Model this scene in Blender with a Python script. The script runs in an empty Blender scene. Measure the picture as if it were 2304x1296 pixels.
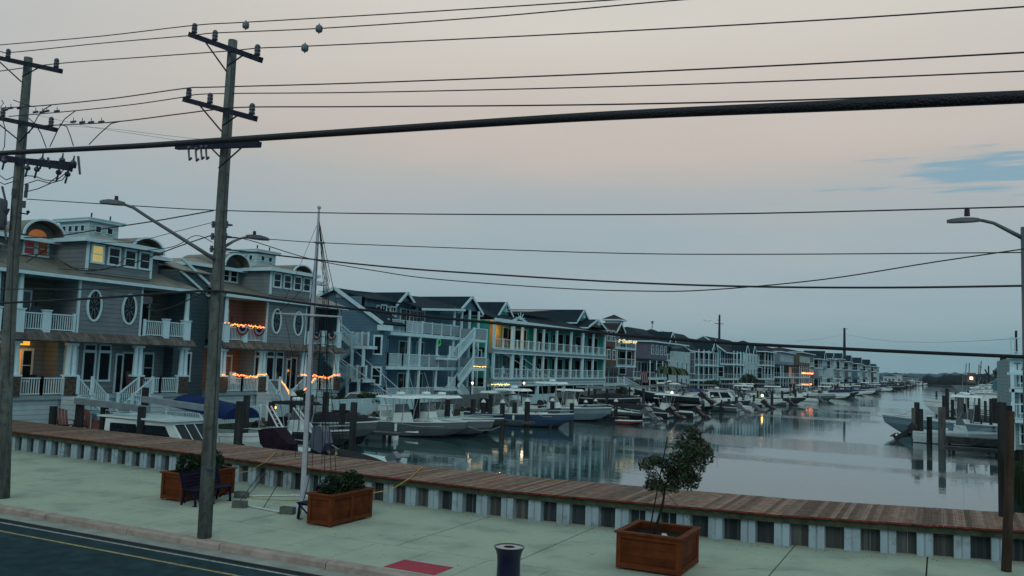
import bpy, math, random
from mathutils import Vector, Matrix, noise as mnoise
random.seed(7)
# ---------------------------------------------------------------- camera
W_PX, H_PX, F_PX = 2304., 1296., 1937.
CAM = Vector((0, 0, 4.4)); YAW = math.radians(26.5); PITCH = math.atan(167/1937.); ROLL = 0.036
F0 = Vector((-math.sin(YAW), math.cos(YAW), 0)); R0 = Vector((math.cos(YAW), math.sin(YAW), 0)); ZZ = Vector((0, 0, 1))
FW = F0*math.cos(PITCH)+ZZ*math.sin(PITCH); U0 = -F0*math.sin(PITCH)+ZZ*math.cos(PITCH)
RT = R0*math.cos(ROLL)+U0*math.sin(ROLL); UP = -R0*math.sin(ROLL)+U0*math.cos(ROLL)
sc = bpy.context.scene
col = bpy.data.collections.new("scene"); sc.collection.children.link(col)
cd = bpy.data.cameras.new("camera"); cam = bpy.data.objects.new("camera", cd); col.objects.link(cam)
m3 = Matrix((RT, UP, -FW)).transposed()
cam.matrix_world = Matrix.Translation(CAM) @ m3.to_4x4()
cd.sensor_width = 36; cd.lens = F_PX/W_PX*36; cd.clip_start = .1; cd.clip_end = 9000
sc.camera = cam
sc.view_settings.view_transform = 'Standard'; sc.view_settings.look = 'None'
sc.view_settings.exposure = 0; sc.view_settings.gamma = 1

def on(ax, v, px, py):
    """world point of the plane axis=v that a sight line through the calibrated view meets"""
    d = FW+RT*((px-W_PX/2)/F_PX)-UP*((py-H_PX/2)/F_PX)
    return CAM+d*((v-CAM[ax])/d[ax])
def depth(p): return (Vector(p)-CAM).dot(FW)

# ---------------------------------------------------------------- world
w = bpy.data.worlds.new("World"); sc.world = w; w.use_nodes = True
nt = w.node_tree; N = nt.nodes; L = nt.links; N.clear()
def wn(t, **k):
    n = N.new(t)
    for a, b in k.items(): setattr(n, a, b)
    return n
tc = wn('ShaderNodeTexCoord'); sep = wn('ShaderNodeSeparateXYZ'); L.new(tc.outputs['Generated'], sep.inputs[0])
mp = wn('ShaderNodeMapping'); mp.inputs['Scale'].default_value = (1.2, 1.2, 7); L.new(tc.outputs['Generated'], mp.inputs[0])
nz = wn('ShaderNodeTexNoise'); nz.inputs['Scale'].default_value = 1.6; nz.inputs['Detail'].default_value = 4; L.new(mp.outputs[0], nz.inputs['Vector'])
ma = wn('ShaderNodeMath', operation='MULTIPLY_ADD'); L.new(nz.outputs['Fac'], ma.inputs[0]); ma.inputs[1].default_value = .16; 
sb = wn('ShaderNodeMath', operation='SUBTRACT'); L.new(sep.outputs['Z'], sb.inputs[0]); sb.inputs[1].default_value = .08
L.new(sb.outputs[0], ma.inputs[2])
def lin(r, g, b):
    f = lambda c: (c/255/12.92) if c/255 <= .04045 else ((c/255+.055)/1.055)**2.4
    return (f(r), f(g), f(b), 1)
cr = wn('ShaderNodeValToRGB'); L.new(ma.outputs[0], cr.inputs[0]); e = cr.color_ramp.elements
stops = [(0, (117, 155, 168)), (.03, (132, 163, 173)), (.08, (151, 172, 181)), (.14, (164, 178, 184)), (.195, (178, 182, 181)),
         (.245, (199, 189, 180)), (.30, (208, 199, 189)), (.40, (219, 213, 202)), (.62, (172, 196, 200)), (1, (150, 190, 200))]
e[0].position = 0; e[0].color = lin(*stops[0][1]); e[1].position = 1; e[1].color = lin(*stops[-1][1])
for p, c in stops[1:-1]:
    x = e.new(p); x.color = lin(*c)
# the torn blue gap low in the overcast
d0 = (on(1, 1000, 2235, 384)-CAM).normalized()
sv = wn('ShaderNodeVectorMath', operation='SUBTRACT'); L.new(tc.outputs['Generated'], sv.inputs[0]); sv.inputs[1].default_value = d0
mv = wn('ShaderNodeVectorMath', operation='MULTIPLY'); L.new(sv.outputs[0], mv.inputs[0]); mv.inputs[1].default_value = (8.6, 8.6, 46)
nv = wn('ShaderNodeTexNoise'); nv.inputs['Scale'].default_value = 6.5; nv.inputs['Detail'].default_value = 5
mp2 = wn('ShaderNodeMapping'); mp2.inputs['Scale'].default_value = (2, 2, 26); L.new(tc.outputs['Generated'], mp2.inputs[0]); L.new(mp2.outputs[0], nv.inputs['Vector'])
nvs = wn('ShaderNodeVectorMath', operation='SUBTRACT'); L.new(nv.outputs['Color'], nvs.inputs[0]); nvs.inputs[1].default_value = (.5, .5, .5)
nvm = wn('ShaderNodeVectorMath', operation='SCALE'); L.new(nvs.outputs[0], nvm.inputs[0]); nvm.inputs['Scale'].default_value = 2.9
av = wn('ShaderNodeVectorMath', operation='ADD'); L.new(mv.outputs[0], av.inputs[0]); L.new(nvm.outputs[0], av.inputs[1])
ln = wn('ShaderNodeVectorMath', operation='LENGTH'); L.new(av.outputs[0], ln.inputs[0])
mr = wn('ShaderNodeMapRange'); L.new(ln.outputs['Value'], mr.inputs[0]); mr.inputs[1].default_value = .45; mr.inputs[2].default_value = .95; mr.inputs[3].default_value = .75; mr.inputs[4].default_value = 0
dt = wn('ShaderNodeVectorMath', operation='DOT_PRODUCT'); L.new(tc.outputs['Generated'], dt.inputs[0]); dt.inputs[1].default_value = (-.33, .94, 0)
wr = wn('ShaderNodeMapRange'); L.new(dt.outputs['Value'], wr.inputs[0]); wr.inputs[1].default_value = .50; wr.inputs[2].default_value = .96; wr.interpolation_type = 'SMOOTHSTEP'
cr2 = wn('ShaderNodeValToRGB'); L.new(sep.outputs['Z'], cr2.inputs[0]); e2 = cr2.color_ramp.elements
e2[0].color = lin(112, 158, 176); e2[1].color = lin(150, 194, 205)
for p_, c_ in ((.15, (146, 176, 188)), (.3, (172, 186, 193)), (.45, (182, 190, 194))): x2 = e2.new(p_); x2.color = lin(*c_)
mw = wn('ShaderNodeMix', data_type='RGBA'); L.new(wr.outputs[0], mw.inputs[0]); L.new(cr2.outputs[0], mw.inputs[6]); L.new(cr.outputs[0], mw.inputs[7])
mx = wn('ShaderNodeMix', data_type='RGBA'); L.new(mr.outputs[0], mx.inputs[0]); L.new(mw.outputs[2], mx.inputs[6]); mx.inputs[7].default_value = lin(118, 164, 186)
sky = wn('ShaderNodeTexSky', sky_type='NISHITA'); sky.sun_disc = False; sky.sun_elevation = math.radians(32); sky.sun_rotation = math.radians(160)
bg1 = wn('ShaderNodeBackground'); L.new(mx.outputs[2], bg1.inputs[0]); bg1.inputs[1].default_value = .93
bg2 = wn('ShaderNodeBackground'); L.new(sky.outputs[0], bg2.inputs[0]); bg2.inputs[1].default_value = .004
ad = wn('ShaderNodeAddShader'); L.new(bg1.outputs[0], ad.inputs[0]); L.new(bg2.outputs[0], ad.inputs[1])
out = wn('ShaderNodeOutputWorld'); L.new(ad.outputs[0], out.inputs[0])
sd = bpy.data.lights.new("sun", 'SUN'); sd.energy = .5; sd.angle = math.radians(25); sd.color = (1, .93, .85)
so = bpy.data.objects.new("sun", sd); col.objects.link(so)
so.rotation_euler = (math.radians(58), 0, math.radians(20)); so.location = (0, 0, 60)

# ---------------------------------------------------------------- materials
MC = {}
def mat(name, c, rough=.6, var=.18, ns=2.5, bump=.0, bs=20, metal=0, em=None, es=1, stripe=None, spec=None, stain=None, streak=False, speck=None):
    """c: linear colour. stripe=(axis, period, dark, depth): clapboard / panel seams on real spacing"""
    if name in MC: return MC[name]
    m = bpy.data.materials.new(name); m.use_nodes = True; MC[name] = m
    t = m.node_tree; n = t.nodes; l = t.links
    b = n['Principled BSDF']; b.inputs['Roughness'].default_value = rough; b.inputs['Metallic'].default_value = metal
    if spec is None and rough >= .7: spec = .12
    if spec is not None: b.inputs['Specular IOR Level'].default_value = spec
    if em:
        b.inputs['Emission Color'].default_value = (*em, 1); b.inputs['Emission Strength'].default_value = es
    g = n.new('ShaderNodeNewGeometry'); src = g.outputs['Position']
    nz = n.new('ShaderNodeTexNoise'); nz.inputs['Scale'].default_value = ns; nz.inputs['Detail'].default_value = 6
    if streak:
        mpp = n.new('ShaderNodeMapping'); mpp.inputs['Scale'].default_value = (1, 1, .12); l.new(src, mpp.inputs[0]); l.new(mpp.outputs[0], nz.inputs['Vector'])
    else: l.new(src, nz.inputs['Vector'])
    r = n.new('ShaderNodeValToRGB'); l.new(nz.outputs['Fac'], r.inputs[0])
    r.color_ramp.elements[0].position = .32; r.color_ramp.elements[1].position = .68
    r.color_ramp.elements[0].color = (*[x*(1-var) for x in c], 1); r.color_ramp.elements[1].color = (*[min(1, x*(1+var)) for x in c], 1)
    last = r.outputs[0]; hs = []
    if stain:
        n2 = n.new('ShaderNodeTexNoise'); n2.inputs['Scale'].default_value = stain[1]; n2.inputs['Detail'].default_value = 8; n2.inputs['Roughness'].default_value = .7; l.new(src, n2.inputs['Vector'])
        r2 = n.new('ShaderNodeMapRange'); l.new(n2.outputs['Fac'], r2.inputs[0]); r2.inputs[1].default_value = .5; r2.inputs[2].default_value = .72; r2.inputs[4].default_value = stain[2]
        x = n.new('ShaderNodeMix'); x.data_type = 'RGBA'; l.new(r2.outputs[0], x.inputs[0]); l.new(last, x.inputs[6]); x.inputs[7].default_value = (*stain[0], 1); last = x.outputs[2]
    if speck:
        n3 = n.new('ShaderNodeTexNoise'); n3.inputs['Scale'].default_value = 7; n3.inputs['Detail'].default_value = 2; l.new(src, n3.inputs['Vector'])
        r4 = n.new('ShaderNodeMapRange'); l.new(n3.outputs['Fac'], r4.inputs[0]); r4.inputs[1].default_value = .66; r4.inputs[2].default_value = .72; r4.inputs[4].default_value = .45
        x = n.new('ShaderNodeMix'); x.data_type = 'RGBA'; l.new(r4.outputs[0], x.inputs[0]); l.new(last, x.inputs[6]); x.inputs[7].default_value = (*speck, 1); last = x.outputs[2]
    if stripe:
        s = n.new('ShaderNodeSeparateXYZ'); l.new(src, s.inputs[0])
        d = n.new('ShaderNodeMath'); d.operation = 'DIVIDE'; l.new(s.outputs[stripe[0]], d.inputs[0]); d.inputs[1].default_value = stripe[1]
        f = n.new('ShaderNodeMath'); f.operation = 'FRACT'; l.new(d.outputs[0], f.inputs[0])
        c1 = n.new('ShaderNodeMapRange'); l.new(f.outputs[0], c1.inputs[0]); c1.inputs[1].default_value = .0; c1.inputs[2].default_value = .16; c1.inputs[3].default_value = 1-stripe[2]; c1.inputs[4].default_value = 1
        x = n.new('ShaderNodeMix'); x.data_type = 'RGBA'; x.blend_type = 'MULTIPLY'; x.inputs[0].default_value = 1; l.new(last, x.inputs[6])
        cc = n.new('ShaderNodeCombineColor'); [l.new(c1.outputs[0], cc.inputs[i]) for i in range(3)]; l.new(cc.outputs[0], x.inputs[7]); last = x.outputs[2]
        if len(stripe) > 3: hs.append((f.outputs[0], stripe[3]))
        if len(stripe) > 4:   # board to board tone
            fl = n.new('ShaderNodeMath'); fl.operation = 'FLOOR'; l.new(d.outputs[0], fl.inputs[0])
            wnn = n.new('ShaderNodeTexWhiteNoise'); wnn.noise_dimensions = '1D'; l.new(fl.outputs[0], wnn.inputs['W'])
            r3 = n.new('ShaderNodeMapRange'); l.new(wnn.outputs['Value'], r3.inputs[0]); r3.inputs[3].default_value = 1-stripe[4]; r3.inputs[4].default_value = 1+stripe[4]
            x = n.new('ShaderNodeMix'); x.data_type = 'RGBA'; x.blend_type = 'MULTIPLY'; x.inputs[0].default_value = 1; l.new(last, x.inputs[6])
            cc = n.new('ShaderNodeCombineColor'); l.new(r3.outputs[0], cc.inputs[0]); l.new(r3.outputs[0], cc.inputs[1]); l.new(r3.outputs[0], cc.inputs[2]); l.new(cc.outputs[0], x.inputs[7]); last = x.outputs[2]
    l.new(last, b.inputs['Base Color'])
    if bump or hs:
        nb = n.new('ShaderNodeTexNoise'); nb.inputs['Scale'].default_value = bs; nb.inputs['Detail'].default_value = 4; l.new(src, nb.inputs['Vector'])
        bp = n.new('ShaderNodeBump'); bp.inputs['Strength'].default_value = max(bump, .01); bp.inputs['Distance'].default_value = .05; l.new(nb.outputs['Fac'], bp.inputs['Height'])
        o = bp
        for h, st in hs:
            b2 = n.new('ShaderNodeBump'); b2.inputs['Strength'].default_value = st; b2.inputs['Distance'].default_value = .03; l.new(h, b2.inputs['Height']); l.new(o.outputs[0], b2.inputs['Normal']); o = b2
        l.new(o.outputs[0], b.inputs['Normal'])
    return m
def siding(name, c, p=.24): return mat(name, c, .75, .1, 1.2, 0, 20, stripe=(2, p, .62, .8), stain=((c[0]*.6, c[1]*.62, c[2]*.6), .5, .35))
CONC = mat('concrete', (.350, .415, .335), .9, .22, .9, .25, 60, stain=((.25, .27, .18), .9, .7), speck=(.12, .13, .11))
KERB = mat('kerb_concrete', (.33, .285, .25), .9, .2, 3, .3, 40, stain=((.15, .12, .11), 2, .6))
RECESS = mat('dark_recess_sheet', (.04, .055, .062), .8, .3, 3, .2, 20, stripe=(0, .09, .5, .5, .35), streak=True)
GUTTER = mat('gutter_concrete', (.27, .29, .26), .9, .2, 2, .2, 40)
ASPH = mat('asphalt', (.018, .048, .058), .9, .3, 3, .5, 90, stain=((.010, .030, .038), .7, .7), speck=(.05, .08, .09))
RPAINT = mat('road_line_white', (.28, .29, .27), .8, .35, 8); YPAINT = mat('road_line_yellow', (.30, .25, .12), .8, .35, 8)
REDPAD = mat('red_tactile_paint', (.38, .05, .08), .7, .12, 6, .5, 70)
BLUEPAD = mat('blue_tactile_paint', (.10, .35, .42), .7, .12, 6)
VINYL = mat('vinyl_sheet_pile', (.30, .42, .48), .55, .15, 3, .05, 20, stain=((.13, .15, .13), 2.2, .95), streak=True)
TIMBERG = mat('timber_waler', (.055, .07, .045), .85, .35, 4, .4, 25)
PLANK = mat('boardwalk_plank', (.20, .14, .11), .85, .35, 5, .3, 60, stripe=(0, .14, .4, .6, .42), stain=((.25, .08, .04), 1.1, .8))
PLANKE = mat('plank_end_red', (.16, .035, .025), .85, .4, 6)
POLEM = mat('weathered_pole_wood', (.125, .15, .14), .9, .35, 9, .7, 30, stain=((.03, .04, .03), 6, .8), streak=True)
PILE = mat('piling_wood', (.028, .032, .034), .85, .5, 5, .5, 30, streak=True)
PILEL = mat('piling_pale_wood', (.10, .11, .11), .85, .4, 5, .5, 30, streak=True)
PILECAP = mat('piling_cap_white', (.55, .62, .62), .4, .1)
POSTW = mat('brown_post_wood', (.055, .036, .026), .85, .4, 7, .6, 30, stain=((.03, .03, .02), 3, .8), streak=True)
CEDAR = mat('cedar_planter_wood', (.10, .026, .007), .7, .35, 3, .4, 50, stripe=(2, .16, .35, .5, .2), stain=((.09, .028, .014), 3, .6))
CEDARF = mat('cedar_planter_frame', (.12, .032, .009), .7, .3, 4, .4, 50, stain=((.09, .03, .015), 2, .6))
SOIL = mat('soil', (.012, .012, .01), 1, .4, 10, .8, 20)
BENCHM = mat('bench_navy_paint', (.003, .008, .030), .7, .1)
CANM = mat('can_navy_paint', (.006, .009, .032), .3, .1); CANL = mat('can_lid', (.35, .38, .38), .4, .1, metal=.4)
CINDER = mat('cinder_block', (.12, .14, .13), .95, .25, 6, .6, 60)
PIPEM = mat('pvc_pipe', (.5, .56, .55), .5, .1); ROPEY = mat('yellow_rope', (.42, .33, .06), .8, .2, 20); ROPED = mat('dark_rope', (.015, .02, .022), .8, .2)
MASTW = mat('mast_white_paint', (.42, .46, .52), .5, .15, 3, .05, 20, stain=((.2, .22, .24), 4, .6), streak=True)
CABLE = mat('black_cable', (.004, .004, .010), .6, .2, 20, .6, 90); WIRE = mat('wire', (.012, .014, .018), .6, .1)
INSUL = mat('insulator_glaze', (.05, .06, .085), .3, .1); ARMW = mat('crossarm_wood', (.022, .026, .045), .85, .3, 5)
STEELG = mat('lamp_grey_steel', (.07, .09, .105), .5, .1); MARK = mat('wire_marker_plastic', (.12, .16, .19), .6, .2, 12)
TRIM = mat('white_trim', (.50, .73, .79), .55, .08, 2); TRIMG = mat('trim_grey', (.20, .31, .34), .6, .1, 2)
GLASS = mat('window_glass', (.005, .010, .015), .08, .1, spec=.22); GLASSC = mat('glass_curtain', (.09, .13, .15), .3, .3, 4, streak=True)
GLORANGE = mat('glass_lit_orange', (.3, .12, .03), .5, .3, 2, em=(.8, .25, .06), es=.22)
GLYEL = mat('glass_lit_yellow', (.4, .35, .1), .5, .3, 3, em=(.75, .58, .20), es=.42)
GLBROWN = mat('glass_lit_brown', (.12, .05, .02), .4, .4, 2, em=(.3, .09, .02), es=.12)
GLRED = mat('glass_lit_red', (.12, .03, .04), .4, .4, 2, em=(.3, .05, .08), es=.12)
WARMWALL = mat('warm_door', (.3, .1, .03), .5, .2, em=(1, .35, .05), es=.5)
SHING = mat('shingle_roof', (.009, .024, .036), .9, .3, 3, .4, 30, stripe=(2, .16, .3, .4))
SHINGB = mat('shingle_roof_brown', (.035, .03, .032), .9, .3, 3, .4, 30, stripe=(2, .16, .3, .4))
STANDS = mat('standing_seam_tan', (.15, .15, .12), .5, .2, 1.5, 0, 20, stripe=(1, .42, .55, .6), stain=((.08, .085, .07), 1, .5))
SKIRTM = mat('skirt_shake', (.12, .115, .105), .9, .35, 4, .5, 20, stripe=(1, .22, .45, .6, .3))
STONE = mat('stone_veneer', (.075, .065, .055), .9, .5, 7, .8, 9)
SOLAR = mat('solar_panel', (.012, .02, .045), .25, .2, 2)
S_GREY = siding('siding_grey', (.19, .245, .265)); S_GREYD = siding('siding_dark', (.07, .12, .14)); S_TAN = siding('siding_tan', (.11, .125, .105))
S_BLUE = siding('siding_blue', (.10, .21, .285)); S_TEAL = siding('siding_teal', (.045, .42, .37)); S_WHITE = siding('siding_white', (.44, .61, .65)); S_WF = siding('siding_waterfront', (.24, .35, .37))
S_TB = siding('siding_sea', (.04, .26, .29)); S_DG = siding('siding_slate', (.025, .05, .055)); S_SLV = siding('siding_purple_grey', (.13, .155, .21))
S_BROWN = siding('siding_brown', (.15, .09, .07)); S_LB = siding('siding_light_blue', (.20, .30, .38))
ORW = siding('siding_glow_salmon', (.19, .14, .115))  # orange glow on the lit balcony wall, put into the siding colour
BULB = mat('bulb_orange', (.8, .3, .1), .5, .0, em=(1, .20, .04), es=8); BULBW = mat('bulb_white', (1, .9, .7), .5, 0, em=(1, .80, .5), es=4)
BULBY = mat('bulb_yellow', (1, .7, .3), .5, 0, em=(1, .62, .16), es=6)
LEAF = mat('leaf_green', (.020, .055, .018), .6, .5, 3); LEAFD = mat('leaf_dark', (.006, .016, .007), .7, .5, 4); LEAFR = mat('leaf_reddish', (.06, .025, .02), .6, .4, 5)
TWIG = mat('twig_bark', (.02, .02, .016), .9, .3, 5)
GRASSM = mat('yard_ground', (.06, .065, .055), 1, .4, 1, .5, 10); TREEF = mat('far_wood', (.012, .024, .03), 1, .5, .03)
GELW = mat('gelcoat_white', (.62, .76, .76), .25, .08, 1.5, stain=((.46, .56, .56), 2, .4)); GELG = mat('gelcoat_grey', (.07, .105, .115), .3, .12, 1)
GELB = mat('gelcoat_blue', (.02, .06, .13), .25, .1, 1); GELLB = mat('gelcoat_pale_blue', (.13, .22, .27), .3, .1, 1); GELD = mat('gelcoat_dark', (.012, .02, .025), .3, .1)
GELR = mat('gelcoat_red', (.14, .02, .02), .35, .1); BOTT = mat('bottom_paint', (.01, .015, .018), .7, .2)
ALU = mat('aluminium_tube', (.4, .47, .48), .35, .1, metal=.5); CANVAS = mat('canvas_navy', (.008, .02, .06), .85, .2); CANVG = mat('canvas_dark', (.02, .022, .026), .85, .3); CANVP = mat('canvas_purple', (.05, .05, .14), .85, .2)
CANVGR = mat('canvas_green', (.05, .14, .12), .85, .2); MOTB = mat('outboard_black', (.008, .01, .013), .3, .1); MOTG = mat('outboard_grey', (.10, .13, .16), .3, .1)
ADIR = mat('adirondack_brown', (.15, .07, .06), .7, .2); BUNR = mat('bunting_red', (.16, .015, .02), .8, .1); BUNW = mat('bunting_white', (.26, .28, .3), .8, .1); BUNB = mat('bunting_blue', (.01, .015, .05), .8, .1)
DOCKW = mat('dock_wood', (.075, .08, .078), .9, .35, 3, .3, 20, stripe=(1, .15, .4, .4, .3))
BEAMW = mat('lift_beam_alu', (.17, .22, .24), .5, .15)
CARW = mat('car_white_paint', (.42, .5, .52), .2, .05); TYRE = mat('tyre', (.01, .01, .01), .9, .1)

# ---------------------------------------------------------------- mesh helpers
class MB:
    def __init__(s): s.v = []; s.f = []; s.m = []
    def add(s, vs, fs, m=0):
        k = len(s.v); s.v += [tuple(p) for p in vs]; s.f += [tuple(i+k for i in f) for f in fs]; s.m += [m]*len(fs); return s
    def box(s, x0, x1, y0, y1, z0, z1, m=0):
        x0, x1 = min(x0, x1), max(x0, x1); y0, y1 = min(y0, y1), max(y0, y1); z0, z1 = min(z0, z1), max(z0, z1)
        return s.add([(x0, y0, z0), (x1, y0, z0), (x1, y1, z0), (x0, y1, z0), (x0, y0, z1), (x1, y0, z1), (x1, y1, z1), (x0, y1, z1)],
                     [(3, 2, 1, 0), (4, 5, 6, 7), (0, 1, 5, 4), (1, 2, 6, 5), (2, 3, 7, 6), (3, 0, 4, 7)], m)
    def bar(s, p, q, w, h, m=0):
        """rectangular bar from p to q, width w sideways, h upwards"""
        p = Vector(p); q = Vector(q); d = (q-p); u = Vector((0, 0, 1))
        if d.normalized().cross(u).length < .05: u = Vector((0, 1, 0))
        a = d.cross(u).normalized()*w/2; b = a.cross(d).normalized()*h/2
        vs = [p-a-b, p+a-b, p+a+b, p-a+b, q-a-b, q+a-b, q+a+b, q-a+b]
        return s.add(vs, [(0, 1, 2, 3), (7, 6, 5, 4), (0, 4, 5, 1), (1, 5, 6, 2), (2, 6, 7, 3), (3, 7, 4, 0)], m)
    def tube(s, pts, r, n=6, m=0, cap=True):
        pts = [Vector(p) for p in pts]; rs = r if isinstance(r, (list, tuple)) else [r]*len(pts); vs = []
        for i, p in enumerate(pts):
            d = (pts[min(i+1, len(pts)-1)]-pts[max(i-1, 0)]).normalized(); u = Vector((0, 0, 1))
            if abs(d.z) > .9: u = Vector((1, 0, 0))
            a = d.cross(u).normalized(); b = a.cross(d)
            for k in range(n):
                t = 2*math.pi*k/n; vs.append(p+(a*math.cos(t)+b*math.sin(t))*rs[i])
        fs = [(i*n+k, i*n+(k+1) % n, (i+1)*n+(k+1) % n, (i+1)*n+k) for i in range(len(pts)-1) for k in range(n)]
        if cap: fs += [tuple(range(n))[::-1], tuple((len(pts)-1)*n+k for k in range(n))]
        return s.add(vs, fs, m)
    def cyl(s, p, q, r0, r1=None, n=8, m=0): return s.tube([p, q], [r0, r0 if r1 is None else r1], n, m)
    def lathe(s, c, prof, n=16, m=0):
        vs = [(c[0]+r*math.cos(2*math.pi*k/n), c[1]+r*math.sin(2*math.pi*k/n), c[2]+z) for r, z in prof for k in range(n)]
        fs = [(i*n+k, i*n+(k+1) % n, (i+1)*n+(k+1) % n, (i+1)*n+k) for i in range(len(prof)-1) for k in range(n)]
        fs += [tuple(range(n))[::-1], tuple((len(prof)-1)*n+k for k in range(n))]
        return s.add(vs, fs, m)
    def prism(s, poly, fn, a, b, m=0):
        """poly: 2D outline; fn(u, v, t) -> point; extruded t=a..b"""
        n = len(poly); vs = [fn(u, v, a) for u, v in poly]+[fn(u, v, b) for u, v in poly]
        return s.add(vs, [tuple(range(n))[::-1], tuple(range(n, 2*n))]+[(i, (i+1) % n, n+(i+1) % n, n+i) for i in range(n)], m)
    def quad(s, a, b, c, d, th=.05, m=0):
        a, b, c, d = map(Vector, (a, b, c, d)); nn = (b-a).cross(c-a).normalized()*th
        vs = [a, b, c, d, a-nn, b-nn, c-nn, d-nn]
        return s.add(vs, [(0, 1, 2, 3), (7, 6, 5, 4), (0, 4, 5, 1), (1, 5, 6, 2), (2, 6, 7, 3), (3, 7, 4, 0)], m)
    def tri(s, a, b, c, th=.05, m=0):
        a, b, c = map(Vector, (a, b, c)); nn = (b-a).cross(c-a).normalized()*th
        return s.add([a, b, c, a-nn, b-nn, c-nn], [(0, 1, 2), (5, 4, 3), (0, 3, 4, 1), (1, 4, 5, 2), (2, 5, 3, 0)], m)
    def ball(s, c, r, m=0, sz=1, n=8):
        pr = [(r*math.sin(math.pi*i/6)+1e-4, -r*sz*math.cos(math.pi*i/6)) for i in range(7)]
        return s.lathe(c, pr, n, m)

WLOC = {}
def _mesh(mb, name, mats, off, smooth=False):
    me = bpy.data.meshes.new(name); me.from_pydata([(v[0]-off[0], v[1]-off[1], v[2]-off[2]) for v in mb.v], [], mb.f)
    if not isinstance(mats, (list, tuple)): mats = [mats]
    for m in mats: me.materials.append(m)
    me.polygons.foreach_set('material_index', mb.m)
    if smooth: me.polygons.foreach_set('use_smooth', [True]*len(mb.f))
    me.update()
    o = bpy.data.objects.new(name, me); col.objects.link(o); return o
def tag(o, label=None, cat=None, group=None, kind=None):
    if label: o['label'] = label
    if cat: o['category'] = cat
    if group: o['group'] = group
    if kind: o['kind'] = kind
    return o
def thing(name, label, cat, loc=(0, 0, 0), group=None, rz=0):
    o = bpy.data.objects.new(name, None); col.objects.link(o); o.location = loc; o.rotation_euler.z = rz; o.empty_display_size = .1
    WLOC[o.name] = tuple(loc); return tag(o, label, cat, group)
def part(mb, name, mats, parent, smooth=False, label=None):
    if not mb.v: return None
    off = WLOC[parent.name]; o = _mesh(mb, name, mats, off, smooth); o.parent = parent
    WLOC[o.name] = off
    if label: o['label'] = label
    return o
def single(mb, name, mats, label, cat, group=None, smooth=False, kind=None):
    xs, ys, zs = zip(*mb.v); off = ((min(xs)+max(xs))/2, (min(ys)+max(ys))/2, min(zs))
    o = _mesh(mb, name, mats, off, smooth); o.location = off; WLOC[o.name] = off
    return tag(o, label, cat, group, kind)
def structure(mb, name, mats, smooth=False):
    o = _mesh(mb, name, mats, (0, 0, 0), smooth); o['kind'] = 'structure'; return o
KIDS = {}
def copy_tree(o, parent=None):
    c = o.copy(); col.objects.link(c)
    if parent: c.parent = parent
    for ch in list(o.children): copy_tree(ch, c)
    return c
# ================================================================ SETTING
WATER_Z = -.7
WLINE = [(-60, 25.2), (-36, 23.4), (-26, 22.95), (-18, 22.3), (-11, 22.15), (-3.7, 23.05), (1.3, 24.45), (14, 28.5)]
def wy(x):
    for (a, ya), (b, yb) in zip(WLINE, WLINE[1:]):
        if x <= b: return ya+(yb-ya)*(x-a)/(b-a)
    return WLINE[-1][1]
mb = MB()   # sidewalk slabs with open joints
xs = [-60, -50, -40, -31.5, -26.4, -21.3, -16.4, -11.5, -8.45, -3.34, -.3, 4.8, 9.9, 15]
for a, b in zip(xs, xs[1:]):
    mb.box(a+.018, b-.018, 17.43, 26.3 if b > -2 else 24.4, -.14, 0)
for i, x in enumerate([-60+1.5*k for k in range(50)]):
    mb.box(x+.008, x+1.492, 15.49, 17.40, -.14, 0)
structure(mb, 'sidewalk', CONC)
mb = MB(); mb.box(-60, 15, 15.4, 26.3, -.3, -.045); structure(mb, 'sidewalk_base', mat('joint_dirt', (.05, .05, .045), 1, .3))
mb = MB()
for k in range(25):
    x0 = -60.6+k*3.05
    mb.prism([(15.20, -.16), (15.48, -.16), (15.48, .004), (15.26, .004), (15.21, -.03)], lambda u, v, t: (t, u, v), x0+.012, x0+3.038)
structure(mb, 'kerb', KERB)
mb = MB()
for k in range(25): mb.box(-60.6+k*3.05+.006, -60.6+k*3.05+3.044, 14.74, 15.205, -.3, -.145)
structure(mb, 'gutter', GUTTER)
mb = MB(); mb.box(-90, 40, -25, 14.75, -.3, -.152); structure(mb, 'road', ASPH)
mb = MB()
mb.box(-90, 40, 14.36, 14.44, -.150, -.148); structure(mb, 'road_edge_line', RPAINT)
mb = MB(); mb.box(-90, 40, 13.72, 13.80, -.150, -.148); structure(mb, 'road_yellow_line', YPAINT)
mb = MB(); mb.box(-90, 40, 14.56, 14.68, -.150, -.1485); structure(mb, 'road_tar_seam', mat('tar_seam', (.02, .022, .025), .9, .3))
mb = MB(); mb.box(-10.55, -9.3, 15.56, 16.35, .001, .007)
for i in range(12):
    for j in range(8): mb.lathe((-10.48+i*.1, 15.62+j*.095, .007), [(.02, 0), (.012, .006)], 6)
single(mb, 'tactile_paving', REDPAD, 'dark red tactile paving panel set into the sidewalk beside the kerb', 'paving')
mb = MB(); mb.box(1.15, 2.4, 20.9, 22.2, .001, .007); single(mb, 'tactile_paving', BLUEPAD, 'pale blue painted panel on the sidewalk by the brown post', 'paving')

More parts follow.
